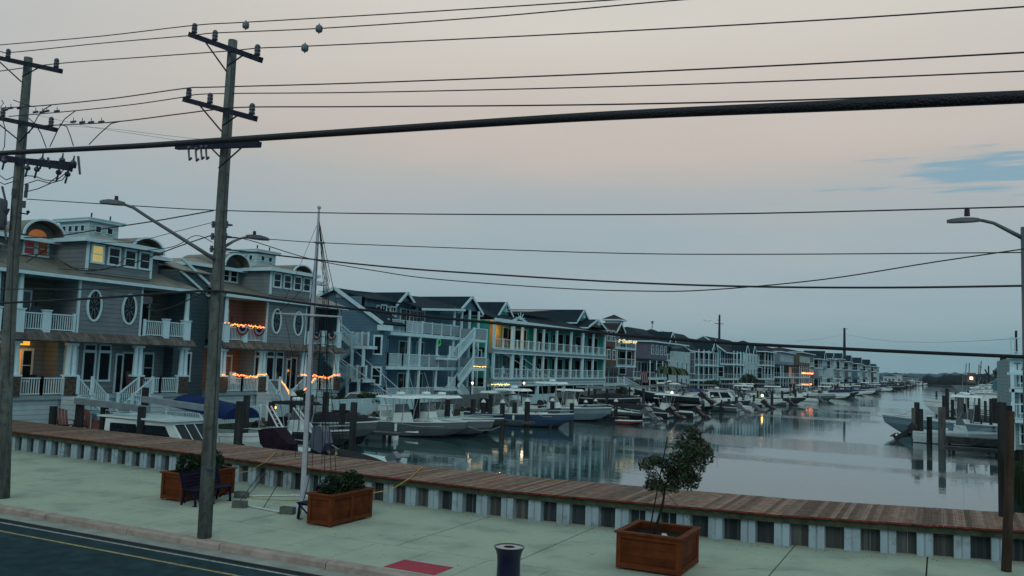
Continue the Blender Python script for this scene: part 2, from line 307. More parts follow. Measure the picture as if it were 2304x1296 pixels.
mb = MB(); rc = random.Random(8)
for k in range(16):
    x_, y_ = rc.uniform(-34, -1), rc.uniform(17.6, 21.5); an = rc.uniform(0, 6.3); p_ = Vector((x_, y_, .0015))
    for j in range(rc.randint(4, 10)):
        an += rc.uniform(-.6, .6); q_ = p_+Vector((math.cos(an), math.sin(an), 0))*rc.uniform(.12, .35); w__ = rc.uniform(.003, .007); d_ = Vector((-math.sin(an), math.cos(an), 0))*w__
        mb.add([p_-d_, q_-d_, q_+d_, p_+d_], [(0, 1, 2, 3)]); p_ = q_
structure(mb, 'sidewalk_cracks', mat('joint_dirt', (0, 0, 0)))
mb = MB()
for k in range(520):
    x_ = rc.uniform(-34, 3); y_ = wy(x_)-abs(rc.gauss(0, .35))-.02 if rc.random() < .75 else rc.uniform(15.6, 22); s_ = rc.uniform(.008, .03); an = rc.uniform(0, 6.3); c_, z_ = math.cos(an)*s_, math.sin(an)*s_
    mb.add([(x_-c_, y_-z_, .004), (x_+z_*.5, y_-c_*.5, .006+s_*.3), (x_+c_, y_+z_, .004), (x_-z_*.5, y_+c_*.5, .005)], [(0, 1, 2, 3)])
single(mb, 'leaf_litter', mat('litter', (.03, .025, .018), .9, .6, 9), 'dry leaf bits and grit scattered along the foot of the seawall', 'litter', None, False, 'stuff')

# ground under everything, canal banks, water
mb = MB(); mb.box(-4000, 4000, -60, 6000, -4.2, -4); structure(mb, 'seabed', mat('mud', (.03, .035, .03), 1, .3, .5))
mb = MB(); mb.box(-60, 15, -30, 23.2, -4, -.31); structure(mb, 'subsoil', GRASSM)
LB = [(-36, 26.6), (-36, 150), (-31, 260), (-25, 430), (-17, 640), (-12, 760)]     # left bulkhead line
mb = MB()
for (x0, y0), (x1, y1) in zip(LB, LB[1:]):
    k = len(mb.v)
    mb.add([(x0, y0, -4), (x1, y1, -4), (-900, y1, -4), (-900, y0, -4), (x0, y0, .25), (x1, y1, .25), (-900, y1, .25), (-900, y0, .25)],
           [(0, 4, 5, 1), (4, 7, 6, 5), (0, 3, 7, 4), (1, 5, 6, 2)])
structure(mb, 'left_bank_ground', GRASSM)
mb = MB()
for (x0, y0), (x1, y1) in zip(LB, LB[1:]): mb.bar((x0+.12, y0, -.6), (x1+.12, y1, -.6), .2, 2.0)
single(mb, 'bulkhead', TIMBERG, 'dark timber bulkhead along the bank in front of the houses', 'bulkhead')
mb = MB(); mb.box(4.6, 900, 44, 300, -4, .3); mb.box(9, 900, 300, 620, -4, .3); mb.box(3.4, 900, 27.5, 44, -4, .25); structure(mb, 'right_bank_ground', GRASSM)
mb = MB(); mb.box(-3000, 3000, 1500, 4000, -4, .6); structure(mb, 'far_shore_ground', GRASSM)

# water
wm = bpy.data.materials.new('canal_water'); wm.use_nodes = True; t = wm.node_tree; n = t.nodes; l = t.links; b = n['Principled BSDF']
b.inputs['Base Color'].default_value = (.03, .07, .075, 1); b.inputs['Roughness'].default_value = .03; b.inputs['IOR'].default_value = 2.4; b.inputs['Specular IOR Level'].default_value = .6
g = n.new('ShaderNodeNewGeometry')
def wnoise(scl, sc_, det=3):
    mp = n.new('ShaderNodeMapping'); mp.inputs['Scale'].default_value = scl; mp.inputs['Rotation'].default_value = (0, 0, math.radians(-12)); l.new(g.outputs['Position'], mp.inputs[0])
    z = n.new('ShaderNodeTexNoise'); z.inputs['Scale'].default_value = sc_; z.inputs['Detail'].default_value = det; l.new(mp.outputs[0], z.inputs['Vector']); return z.outputs['Fac']
big = wnoise((.14, 1, 1), .085, 2); fine = wnoise((.55, 1.5, 1), 2.6, 5); mid = wnoise((.16, 1, 1), .8, 4)
mr = n.new('ShaderNodeMapRange'); l.new(big, mr.inputs[0]); mr.inputs[1].default_value = .50; mr.inputs[2].default_value = .58; mr.inputs[3].default_value = .035; mr.inputs[4].default_value = .42
b1 = n.new('ShaderNodeBump'); l.new(mr.outputs[0], b1.inputs['Strength']); b1.inputs['Distance'].default_value = .06; l.new(fine, b1.inputs['Height'])
b2 = n.new('ShaderNodeBump'); b2.inputs['Strength'].default_value = .06; b2.inputs['Distance'].default_value = .14; l.new(mid, b2.inputs['Height']); l.new(b1.outputs[0], b2.inputs['Normal'])
l.new(b2.outputs[0], b.inputs['Normal'])
mb = MB(); mb.add([(-1500, 22.6, WATER_Z), (1500, 22.6, WATER_Z), (1500, 3000, WATER_Z), (-1500, 3000, WATER_Z)], [(0, 1, 2, 3)]); structure(mb, 'water', wm)

# seawall: corrugated vinyl sheet piling, timber waler, boardwalk cap
wall = thing('seawall', 'long corrugated grey vinyl seawall capped with a reddish plank boardwalk', 'seawall', (-11, 22.2, 0))
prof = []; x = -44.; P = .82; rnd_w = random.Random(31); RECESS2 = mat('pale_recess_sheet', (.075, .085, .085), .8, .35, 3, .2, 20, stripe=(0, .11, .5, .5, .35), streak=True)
def wall_pts(sh):
    pts = []; x = -44.; rj = random.Random(17)
    while x < 7:
        for dx, dy in [(0, 0), (.16, 0), (.17, .03), (.19, .03), (.20, 0), (.36, 0), (.375, .22), (.56, .22), (.57, .19), (.61, .19), (.62, .22), (.805, .22)]:
            pts.append((x+dx+rj.uniform(-.006, .006), wy(x+dx)+dy+sh+rj.uniform(-.008, .008)))
        x += P
    return pts
pts = wall_pts(.12); n_ = len(pts)
mb = MB(); mb.add([(x, y, -.02) for x, y in pts]+[(x, y, .62) for x, y in pts], [(i, i+1, n_+i+1, n_+i) for i in range(n_-1)])
mb.add([(x, wy(x)+.62, -3.5) for x, y in pts]+[(x, wy(x)+.62, .62) for x, y in pts], [(n_+i, n_+i+1, i+1, i) for i in range(n_-1)])
part(mb, 'sheet_piling', VINYL, wall)
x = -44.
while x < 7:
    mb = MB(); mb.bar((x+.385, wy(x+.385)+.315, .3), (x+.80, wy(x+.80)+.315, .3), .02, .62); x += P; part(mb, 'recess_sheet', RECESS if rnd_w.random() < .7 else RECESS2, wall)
segs = [-44+i*2.0 for i in range(27)]
mb = MB()
for a, c in zip(segs, segs[1:]): mb.bar((a, wy(a)+.07, .655), (c, wy(c)+.07, .655), .12, .155)
part(mb, 'waler', TIMBERG, wall)
mb = MB()
for a, c in zip(segs, segs[1:]): mb.bar((a, wy(a)+3.0, .55), (c, wy(c)+3.0, .55), .15, .35)
part(mb, 'back_beam', TIMBERG, wall)
mb = MB(); x = -43.9; rnd = random.Random(3)
while x < 3.1:
    dz = rnd.uniform(-.004, .004); e_ = rnd.uniform(-.015, .015)
    y0, y1 = wy(x)-.09+e_, wy(x+.136)-.09+e_
    z0, z1 = .755+dz, .80+dz
    xa, xb = x, x+.134; ww = 3.12
    mb.add([(xa, y0, z0), (xb, y1, z0), (xb, y1+ww, z0), (xa, y0+ww, z0), (xa, y0, z1), (xb, y1, z1), (xb, y1+ww, z1), (xa, y0+ww, z1)],
           [(3, 2, 1, 0), (4, 5, 6, 7), (1, 2, 6, 5), (2, 3, 7, 6), (3, 0, 4, 7)], 0)
    mb.add([(xa, y0, z0), (xb, y1, z0), (xb, y1, z1), (xa, y0, z1)], [(0, 1, 2, 3)], 1)
    x += .14
part(mb, 'plank_cap', [PLANK, PLANKE], wall)
x = -42
while x < 3: mb = MB(); mb.cyl((x, wy(x)+2.9, -3), (x, wy(x)+2.9, .37), .13, .12, 8); part(mb, 'support_pile', PILE, wall); x += 2.5

# ---------------------------------------------------------------- street furniture
def planter(name, label, x0, x1, y0, y1, h, panels_x, panels_y):
    t = thing(name, label, 'planter', ((x0+x1)/2, (y0+y1)/2, 0)); wl = .05
    bx = MB()
    for a, b_, c, d in [(x0+.03, x1-.03, y0+.03, y0+.03+wl), (x0+.03, x1-.03, y1-.03-wl, y1-.03), (x0+.03, x0+.03+wl, y0+.081, y1-.081), (x1-.03-wl, x1-.03, y0+.081, y1-.081)]: bx.box(a, b_, c, d, .06, h-.04)
    part(bx, 'box_panel', CEDAR, t)
    fr = MB(); p = .10
    for a in [x0+(x1-x0-p)*k/panels_x for k in range(panels_x+1)]:
        for yy in (y0, y1): fr.box(a, a+p, yy-.004 if yy == y0 else yy-.03, yy+.03 if yy == y0 else yy+.004, .03, h-.04)
    for c in [y0+(y1-y0-p)*k/panels_y for k in range(panels_y+1)]:
        for xx in (x0, x1): fr.box(xx-.006 if xx == x0 else xx-.032, xx+.032 if xx == x0 else xx+.006, c, c+p, .031, h-.041)
    for z0, z1 in ((.05, .15), (h-.14, h-.042)):
        for yy, s in ((y0, -1), (y1, 1)): fr.box(x0+p, x1-p, yy-.001*s, yy-.028*s, z0, z1)
        for xx, s in ((x0, -1), (x1, 1)): fr.box(xx-.001*s, xx-.028*s, y0+p, y1-p, z0, z1)
    part(fr, 'frame', CEDARF, t)
    rm = MB(); o_ = .05; i_ = .09
    rm.box(x0-o_, x1+o_, y0-o_, y0+i_, h-.04, h); rm.box(x0-o_, x1+o_, y1-i_, y1+o_, h-.04, h); rm.box(x0-o_, x0+i_, y0+i_+.001, y1-i_-.001, h-.04, h-.001); rm.box(x1-i_, x1+o_, y0+i_+.001, y1-i_-.001, h-.04, h-.001)
    part(rm, 'rim', CEDARF, t)
    so_ = MB(); so_.box(x0+.082, x1-.082, y0+.082, y1-.082, .1, h-.16); part(so_, 'soil', SOIL, t)
    return t
planter('cedar_planter', 'long cedar planter box half hidden behind the navy bench and the wooden pole', -20.6, -19.75, 18.6, 20.7, .82, 1, 2)
planter('cedar_planter', 'long cedar planter box with two side panels and a dark shrub by the white mast', -14.8, -14.03, 18.2, 20.0, .82, 1, 2)
p3 = planter('cedar_planter', 'square cedar planter box holding the small young tree', -6.35, -4.93, 18.3, 19.85, .82, 1, 1)
def leaf_cloud(mb, c, r, n_, size, rnd, sz=1., m=(0,), flat=.5, hollow=.3):
    for _ in range(n_):
        while True:
            p = Vector((rnd.uniform(-1, 1), rnd.uniform(-1, 1), rnd.uniform(-1, 1)))
            if hollow < p.length < 1: break
        p = Vector((p.x*r, p.y*r, p.z*r*sz))+Vector(c)
        a = Vector((rnd.uniform(-1, 1), rnd.uniform(-1, 1), rnd.uniform(-flat, flat))).normalized(); b_ = a.cross(Vector((rnd.uniform(-1, 1), rnd.uniform(-1, 1), rnd.uniform(-1, 1)))).normalized()
        s_ = size*rnd.uniform(.6, 1.4)
        mb.add([p-a*s_, p+b_*s_*.35, p+a*s_, p-b_*s_*.35], [(0, 1, 2, 3)], rnd.choice(m))
rnd = random.Random(5)
def shrub(label, blobs, size=.05, name='planter_shrub', mats=(LEAFD, LEAF), dens=1.):
    t = thing(name, label, 'shrub', (blobs[0][0], blobs[0][1], blobs[0][2]-blobs[0][3]))
    mb = MB()
    for x, y, z, r in blobs:
        leaf_cloud(mb, (x, y, z), r, int(1500*dens*(r/.4)**2), size, rnd, 1.1, (0, 0, 0, 1), 1, .55)
    part(mb, 'foliage', list(mats), t)
    for x, y, z, r in blobs: core = MB(); core.cyl((x, y, z-r*1.2), (x, y, z+r*.3), .03, .015, 5); part(core, 'stem', TWIG, t)
    return t
shrub('dense dark bush growing in the planter by the navy bench', [(-20.2, 19.2, .95, .36), (-20.1, 20.0, 1.0, .40), (-20.2, 19.6, .85, .3)])
shrub('dense dark bush growing in the planter by the white mast', [(-14.45, 18.75, .85, .36), (-14.4, 19.5, .9, .38), (-14.4, 19.1, .72, .3)])
# young tree in the square planter
t = thing('young_tree', 'thin young tree with sparse dark leaves tied to a stake in the square planter', 'tree', (-5.75, 19.1, .66))
base = Vector((-5.75, 19.1, .66))
def tp(px, py, y=19.1): return on(1, y, px, py)
tr = MB(); trunk = [base, tp(1492, 1130), tp(1497, 1095), tp(1512, 1060), tp(1528, 1030)]
tr.tube(trunk, [.035, .028, .022, .016, .01], 7)
limbs = [[tp(1497, 1095), tp(1478, 1060, 19.0), tp(1462, 1045, 18.9)], [tp(1497, 1095), tp(1530, 1075, 19.2), tp(1562, 1072, 19.3)], [tp(1512, 1060), tp(1550, 1040, 19.0), tp(1590, 1018, 19.0)],
         [tp(1512, 1060), tp(1530, 1010, 19.2), tp(1552, 985, 19.2)], [tp(1497, 1095), tp(1487, 1075, 19.3), tp(1470, 1080, 19.5)], [tp(1528, 1030), tp(1568, 1000, 19.3), tp(1572, 985, 19.3)], [tp(1492, 1112), tp(1475, 1090, 19.2), tp(1460, 1085, 19.1)]]
for lm in limbs: tr.tube(lm, [.014, .009, .004], 5)
part(tr, 'trunk', TWIG, t)
cr_ = MB()
clumps = [(1552, 992, .30, 19.2), (1545, 1012, .28, 19.1), (1580, 1002, .17, 19.3), (1537, 1035, .22, 19.0), (1583, 1028, .22, 19.0), (1592, 1018, .12, 18.9), (1565, 1050, .24, 19.1), (1457, 1046, .20, 18.9), (1475, 1035, .16, 19.0),
          (1492, 1042, .15, 19.0), (1470, 1078, .19, 19.3), (1462, 1092, .13, 19.2), (1530, 1075, .26, 19.3), (1552, 1085, .20, 19.2), (1505, 1085, .22, 19.2), (1562, 1075, .15, 19.4), (1485, 1095, .14, 19.2), (1522, 1055, .2, 19.1), (1505, 1060, .16, 19.2), (1535, 1055, .24, 19.2), (1520, 1030, .16, 19.0), (1545, 1068, .2, 19.1), (1550, 1030, .2, 19.2), (1515, 1095, .16, 19.1), (1575, 1012, .18, 19.1), (1560, 975, .18, 19.2)]
for px, py, r, y in clumps: leaf_cloud(cr_, tp(px, py, y+rnd.uniform(-.25, .25)), r*1.1, int(4200*r*r+70), .046, rnd, .8, (0, 0, 0, 0, 1, 2), .8, .0)
part(cr_, 'crown', [LEAF, LEAFD, LEAFR], t)
st = MB(); st.cyl((base.x-.12, 19.05, .6), tp(1502, 983, 19.0), .016, .013, 6); part(st, 'stake', TWIG, t)
gw = MB(); gw.tube([tp(1500, 1110), tp(1568, 1187, 19.3)], .006, 4); part(gw, 'tie_wire', WIRE, t)
mb = MB(); mb.box(-5.5, -5.36, 18.75, 18.85, .661, .74); mb.box(-5.48, -5.38, 18.77, 18.83, .74, .78); single(mb, 'carton', PILECAP, 'small white carton lying on the soil of the square planter', 'carton')

def bench(label, x, y0, y1, face):
    """slatted bench along Y; back at x, seat towards face*X"""
    t = thing('park_bench', label, 'bench', (x, (y0+y1)/2, 0)); f = face
    s = MB()
    for k in range(4): s.box(x+f*(.10+k*.12), x+f*(.20+k*.12), y0, y1, .42, .45)
    part(s, 'seat', BENCHM, t)
    s = MB()
    for k in range(5): s.bar((x+f*(.05-.03*k), y0, .52+k*.09), (x+f*(.05-.03*k), y1, .52+k*.09), .02, .065)
    part(s, 'backrest', BENCHM, t)
    for yy in (y0+.08, (y0+y1)/2, y1-.08):
        lg = MB()
        lg.bar((x+f*.55, yy, 0), (x+f*.50, yy, .44), .05, .05); lg.bar((x+f*.0, yy, 0), (x+f*.10, yy, .43), .05, .05); lg.bar((x+f*.06, yy, .40), (x+f*.56, yy, .40), .05, .045)
        lg.bar((x+f*.10, yy, .42), (x-f*.09, yy, .95), .05, .04); lg.bar((x+f*.10, yy, .06), (x+f*.50, yy, .36), .03, .03); lg.box(x+f*.50-.06, x+f*.50+.1, yy-.03, yy+.03, 0, .02)
        part(lg, 'leg', BENCHM, t)
bench('navy slatted bench beside the far-left cedar planter and the wooden pole', -19.45, 18.25, 19.75, 1)
bench('navy bench mostly hidden behind the planter by the white mast', -14.95, 18.6, 20.3, -1)

t = thing('litter_bin', 'dark navy flared litter bin with a pale lid on the sidewalk', 'litter bin', (on(1, 15.85, 1146, 1229).x, 15.85, 0)); cx, cy = on(1, 15.85, 1146, 1229).x, 15.85
c = (cx, cy, 0); t.scale = (1, 1, on(1, 15.85, 1146, 1229).z/1.045)
mb = MB(); mb.lathe(c, [(.235, .0), (.245, .02), (.245, .05), (.235, .3), (.232, .6), (.24, .78), (.262, .9), (.29, .98), (.305, 1.02), (.312, 1.04), (.30, 1.045), (.27, .98)], 36)
part(mb, 'body', CANM, t, True)
mb = MB(); mb.lathe(c, [(.285, .99), (.28, 1.02), (.15, 1.035), (.12, 1.03), (.11, .97)], 28); part(mb, 'lid', CANL, t, True)
mb = MB(); mb.lathe(c, [(.112, 1.028), (.11, 1.031)], 20); part(mb, 'opening', mat('bin_dark', (.03, .005, .008), .9, 0), t)

# white ship's mast used as a flagpole, with yard, shrouds, halyards
MASTP = [on(1, 20.2, 680, 1140), on(1, 20.2, 690, 960), on(1, 20.2, 704, 700), on(1, 20.2, 713, 560), on(1, 20.2, 718, 470)]
MASTP[0].z = .05
t = thing('flagpole_mast', 'tall white ship mast with yard, shrouds and ropes on the sidewalk', 'mast', (MASTP[0].x, 20.2, 0))
mb = MB(); mb.tube(MASTP, [.085, .08, .07, .05, .03], 12); mb.cyl(MASTP[0]-Vector((0, 0, .05)), MASTP[0]+Vector((0, 0, .02)), .22, .2, 12); part(mb, 'pole', MASTW, t, False)
mb = MB(); mb.ball(MASTP[-1]+Vector((0, 0, .04)), .06); mb.cyl(MASTP[-1], MASTP[-1]+Vector((0, 0, .05)), .02); part(mb, 'finial', MASTW, t, True)
ya, yb = on(1, 20.1, 621, 705), on(1, 20.1, 769, 713); mb = MB(); mb.tube([ya, (ya+yb)/2, yb], [.022, .035, .022], 8); mb.tube([yb-Vector((.02, 0, 0)), on(1, 20.1, 768, 735)], .015, 6)
part(mb, 'yard', MASTW, t)
for px, py in ((716, 545), (722, 640)): p = on(1, 20.2, px, py); mb = MB(); mb.box(p.x-.09, p.x+.16, 20.1, 20.35, p.z-.03, p.z+.01); part(mb, 'spreader', MASTW, t)
top = on(1, 20.2, 717, 492)
feet = [((702, 1050), 20.0), ((712, 900), 20.8), ((724, 1045), 21.2), ((735, 900), 21.6), ((746, 1095), 19.3), ((757, 1085), 19.5), ((690, 1070), 20.0), ((730, 1060), 20.9), ((768, 735), 20.1), ((664, 1030), 20.9), ((772, 985), 22.1)]
for k, ((px, py), yy) in enumerate(feet):
    f_ = on(1, yy, px, py); md = on(1, 20.5, 728+(k % 4)*3.5, 640) if k not in (8, 6, 9) else None
    mb = MB(); mb.tube([top]+([md] if md else [])+[f_], .011, 4); part(mb, 'shroud', ROPED, t)
for a, b_ in [((722, 560), (736, 632)), ((719, 520), (742, 636)), ((736, 632), (700, 640)), ((716, 500), (628, 702)), ((640, 705), (700, 1010)), ((690, 708), (655, 1000)), ((700, 700), (740, 1000)), ((705, 700), (770, 1010)), ((626, 703), (690, 640)), ((767, 712), (722, 600))]:
    pa, pb = on(1, 20.2, *a), on(1, 20.4, *b_); mb = MB(); mb.tube([pa, (pa+pb)/2+Vector((0, 0, -.05)), pb], .008, 4)
    part(mb, 'halyard', ROPED, t)
mb = MB()   # ratlines
for k in range(18):
    y_ = 655+k*17; a = 716+k*.3-(k*.8 if k > 4 else 0); b_ = 731+k*.9; pa, pb = on(1, 20.6, a, y_), on(1, 20.6, b_, y_+1)
    mb.tube([pa, pb], .008, 4)
part(mb, 'ratlines', ROPED, t)
for a, b_, yy in [((622, 1018), (537, 1130), 20.0), ((640, 1018), (552, 1122), 20.1), ((650, 1050), (590, 1147), 19.7), ((637, 1022), (600, 1075), 21.0), ((700, 1060), (672, 1170), 18.7)]:
    pa = on(2, .82, *a); pb = on(2, .01, *b_); mb = MB(); mb.tube([pa+Vector((0, 0, .01)), pb], .013, 4); part(mb, 'guy_rope', ROPED, t)
mb = MB()
def cinder(px, py, rz, label):
    p = on(2, 0, px, py); mb = MB(); ca, sa = math.cos(rz), math.sin(rz)
    for x0, x1, y0, y1 in [(-.2, .2, -.1, -.07), (-.2, .2, .07, .1), (-.2, -.17, -.07, .07), (.17, .2, -.07, .07), (-.015, .015, -.07, .07)]:
        k0 = len(mb.v); mb.box(x0, x1, y0, y1, 0, .19)
        mb.v[k0:] = [(p.x+a*ca-b_*sa, p.y+a*sa+b_*ca, z) for a, b_, z in mb.v[k0:]]
    single(mb, 'cinder_block', CINDER, label, 'block')
cinder(647, 1156, .15, 'grey cinder block lying alone on the sidewalk left of the mast foot')
cinder(539, 1142, .5, 'grey cinder block in front of the bench, roped to the wall')
cinder(543, 1120, .2, 'grey cinder block nearest to the navy bench legs')
for a, b_, lb in [((548, 1116), (660, 1115), 'white pipe lying on the sidewalk nearest the seawall'), ((552, 1137), (630, 1152), 'white pipe lying between the two cinder blocks'), ((655, 1114), (704, 1117), 'short white pipe lying behind the mast foot')]:
    mb = MB(); pa, pb = on(2, .03, *a), on(2, .03, *b_); mb.cyl(pa, pb, .025, n=8); single(mb, 'pipe', PIPEM, lb, 'pipe')
def rope(pts, lb, r=.014, m=None):
    mb = MB(); P_ = [Vector(p) for p in pts]; Q = []
    for i in range(len(P_)-1):
        for k in range(4): Q.append(P_[i].lerp(P_[i+1], k/4))
    Q.append(P_[-1]); mb.tube(Q, r, 5); single(mb, 'rope', m or ROPEY, lb, 'rope')
rope([on(2, .84, 622, 1016), on(2, .84, 596, 1040), on(2, .4, 560, 1060), on(2, .3, 508, 1068), on(2, .45, 470, 1062)], 'yellow rope draped over the wall cap towards the navy bench')
rope([on(2, .84, 951, 1050), on(2, .84, 920, 1077), on(2, .5, 880, 1102), on(2, .45, 828, 1111)], 'yellow rope slung from the wall cap to the planter by the mast')
rope([on(2, .02, 535, 1118), on(2, .02, 580, 1122), on(2, .02, 650, 1126), on(2, .02, 700, 1122), on(2, .02, 720, 1125)], 'slack yellow rope lying on the sidewalk behind the cinder blocks', .010)
rope([on(2, .02, 525, 1128), on(2, .02, 560, 1138), on(2, .02, 620, 1150), on(2, .02, 632, 1156)], 'dark thin cord on the sidewalk between the cinder blocks', .008, ROPED)

# brown post and piling at the right edge
pa = on(1, 23.4, 2264, 1279); pb = on(1, 23.4, 2273, 925)
mb = MB(); mb.tube([(pa.x, 23.4, 0), ((pa.x+pb.x)/2+.02, 23.4, 2), pb], [.11, .10, .092], 12); single(mb, 'wooden_post', POSTW, 'tall brown wooden post standing in front of the seawall', 'post')
q = on(1, 26.6, 2254, 905); mb = MB(); mb.cyl((q.x, 26.6, -2.5), q, .12, .11, 10); single(mb, 'dock_piling', PILE, 'dark piling just left of the brown post behind the seawall', 'piling')
q = on(1, 27.4, 2259, 908); mb = MB(); mb.cyl((q.x+.1, 27.2, -2.5), q+Vector((.1, 0, -.05)), .1, .1, 10); single(mb, 'dock_piling', PILE, 'dark piling directly behind the brown post top', 'piling')
# ================================================================ UTILITY POLES AND WIRES
def insul(mb, p, h=.28, r=.07):
    mb.lathe(p, [(.02, -.06), (.02, 0), (r, .02), (r*.9, h*.3), (r*.6, h*.34), (r, h*.42), (r*.9, h*.64), (r*.6, h*.68), (r, h*.76), (r*.7, h), (.02, h+.02)], 10)
def xarm(t, pxa, pya, pxb, pyb, Y, ins, braces, hh=.13, lb=None, th=.11):
    a, b_ = on(1, Y, pxa, pya), on(1, Y, pxb, pyb)
    # arms run obliquely: left end nearer the far side
    a = on(1, Y+.45, pxa, pya); b_ = on(1, Y-.45, pxb, pyb)
    mb = MB(); mb.bar(a, b_, th, hh); arm = part(mb, 'crossarm', ARMW, t)
    for f_ in ins:
        p = a.lerp(b_, f_); mb = MB(); insul(mb, p+Vector((0, 0, hh/2)), .26, .075); part(mb, 'insulator', INSUL, arm, True)
    for f_, q in braces:
        mb = MB(); mb.bar(a.lerp(b_, f_)-Vector((0, .06, .03)), on(1, Y-.12, *q), .025, .03); part(mb, 'brace', ARMW, arm)
    return a, b_, arm
YP = 15.5
p1 = thing('utility_pole', 'tall weathered wooden utility pole by the kerb carrying two lamp arms', 'utility pole', (on(2, 0, 460, 1208)))
pl = [on(1, YP, 460, 1208), on(1, YP, 479, 850), on(1, YP, 500, 450), on(1, YP, 524, 91)]
mb = MB(); mb.tube(pl, [.165, .16, .135, .11], 16); part(mb, 'pole', POLEM, p1, True)
xarm(p1, 428, 78, 587, 135, YP-.2, (.06, .37, .95), [(.25, (509, 160)), (.8, (512, 148))])
xarm(p1, 415, 224, 575, 267, YP-.2, (.06, .38, .95), [(.25, (498, 295)), (.8, (500, 283))])
a, b_, arm = xarm(p1, 398, 331, 584, 325, YP-.25, (), [(.85, (492, 378)), (.45, (494, 352))], .13)
for k, (px, py) in enumerate([(424, 342), (440, 344), (452, 340), (463, 340)]):
    mb = MB(); q = on(1, YP-.25, px, py); mb.cyl(q+Vector((0, 0, .05)), q+Vector((.05, 0, -.22)), .028, .02, 6); mb.cyl(q+Vector((.05, 0, -.2)), q+Vector((.12, 0, -.16)), .03, n=6); mb.ball(q+Vector((.02, 0, .1)), .05); part(mb, 'cutout', INSUL, arm)
for i, (px, py) in enumerate([(480, 505), (510, 505), (478, 532), (508, 532), (476, 560), (506, 560)]):
    q = on(1, YP-.12, px, py); mb = MB(); mb.cyl(q+Vector((0, 0, -.08)), q+Vector((0, 0, .08)), .035, n=8); mb.box(q.x-.06, q.x+.06, q.y-.01, q.y+.14, q.z-.02, q.z+.02); part(mb, 'spool', INSUL, p1)
mb = MB(); mb.tube([on(1, YP-.17, 522, 130), on(1, YP-.17, 505, 450), on(1, YP-.19, 486, 850), on(1, YP-.19, 476, 1050)], .014, 5); part(mb, 'ground_wire', WIRE, p1)
for zz, px in ((1052, 470), (655, 490)):
    mb = MB(); q = on(1, YP-.17, px, zz); mb.box(q.x-.13, q.x+.09, q.y-.02, q.y+.01, q.z-.04, q.z+.04); part(mb, 'pole_band', STEELG, p1)
def cobra(label, root, arm_px, ys, head, hd, r0=.05, cat='street lamp', ws=1.):
    t = thing('street_lamp', label, cat, root)
    pts = [on(1, y, *p) for p, y in zip(arm_px, ys)]
    mb = MB(); mb.tube(pts, [r0, r0*.9]+[r0*.75]*(len(pts)-3)+[r0*.6], 8); part(mb, 'arm', STEELG, t, True)
    e_ = pts[-1]; d = Vector(hd).normalized(); s_ = d.cross(Vector((0, 0, 1))).normalized(); u = Vector((0, 0, 1)); mb = MB()
    L_ = head; secs = [(-.05, .04, .05), (.12*L_, .13, .07), (.5*L_, .17, .075), (.8*L_, .15, .05), (L_, .06, .03)]
    vs = []; 
    for x_, w_, h_ in secs: w_ *= ws; h_ *= ws; vs += [e_+d*x_-s_*w_-u*.03, e_+d*x_+s_*w_-u*.03, e_+d*x_+s_*w_*.7+u*h_, e_+d*x_-s_*w_*.7+u*h_]
    fs = [(0, 1, 2, 3), (19, 18, 17, 16)]+[(i*4+k, i*4+(k+1) % 4, i*4+4+(k+1) % 4, i*4+4+k) for i in range(4) for k in range(4)]
    mb.add(vs, fs); hd_ = part(mb, 'lamp_head', STEELG, t)
    mb = MB(); q = e_+d*L_*.3+u*.07; mb.cyl(q, q+u*.11, .045, .04, 10); part(mb, 'photocell', WIRE, hd_)
    return t
cobra('long grey lamp arm reaching left from the wooden utility pole', on(1, YP-.15, 482, 583), [(482, 583), (440, 556), (330, 487), (300, 467), (276, 459)], [15.3, 15.1, 14.5, 14.3, 14.2], .55, on(1, 14.0, 231, 455)-on(1, 14.2, 276, 459))
cobra('short lamp arm reaching right from the wooden utility pole', on(1, YP+.15, 505, 555), [(505, 555), (525, 543), (545, 535), (558, 533)], [15.7, 16.3, 17, 17.4], .6, Vector((.35, .9, 0)), .04)
# right street lamp: its own steel pole
rp = on(1, YP, 2312, 800)
t = cobra('grey street lamp with curved arm at the right edge', (rp.x, YP, 0), [(2306, 538), (2275, 522), (2236, 502), (2210, 496), (2196, 495)], [15.5, 15.5, 15.5, 15.5, 15.5], .42, Vector((-1, 0, 0)), .035, ws=.55)
mb = MB(); q = on(1, YP, 2306, 511); mb.tube([(q.x+.02, YP, 0), q], [.085, .06], 12); part(mb, 'pole', STEELG, t, True)
mb = MB(); mb.lathe((q.x+.02, YP, 0), [(.16, 0), (.16, .1), (.09, .3)], 12); part(mb, 'base', STEELG, t)

p2 = thing('utility_pole', 'wooden utility pole crowded with fuses and jumper wires at the left edge', 'utility pole', on(2, 0, 8, 1120)); Y2 = 16.1
pl = [on(1, Y2, 6, 1120), on(1, Y2, 14, 850), on(1, Y2, 38, 450), on(1, Y2, 64, 130)]
mb = MB(); mb.tube(pl, [.19, .185, .15, .12], 16); part(mb, 'pole', POLEM, p2, True)
xarm(p2, -60, 118, 137, 160, Y2-.2, (.1, .425, .95), [(.3, (48, 184)), (.8, (50, 172))])
xarm(p2, -70, 252, 125, 292, Y2-.2, (.1, .42, .95), [(.3, (38, 312)), (.8, (42, 320))])
a, b_, arm = xarm(p2, -60, 345, 160, 378, Y2-.25, (), [], .17)
a, b_, arm2 = xarm(p2, -60, 352, 168, 372, Y2+.6, (), [], .17)
def fz(lst, n_, m, parent, r=.016, y=Y2-.35):
    for pts in lst:
        mb = MB(); mb.tube([on(1, y, *p) for p in pts], r, 5); part(mb, n_, m, parent, True)
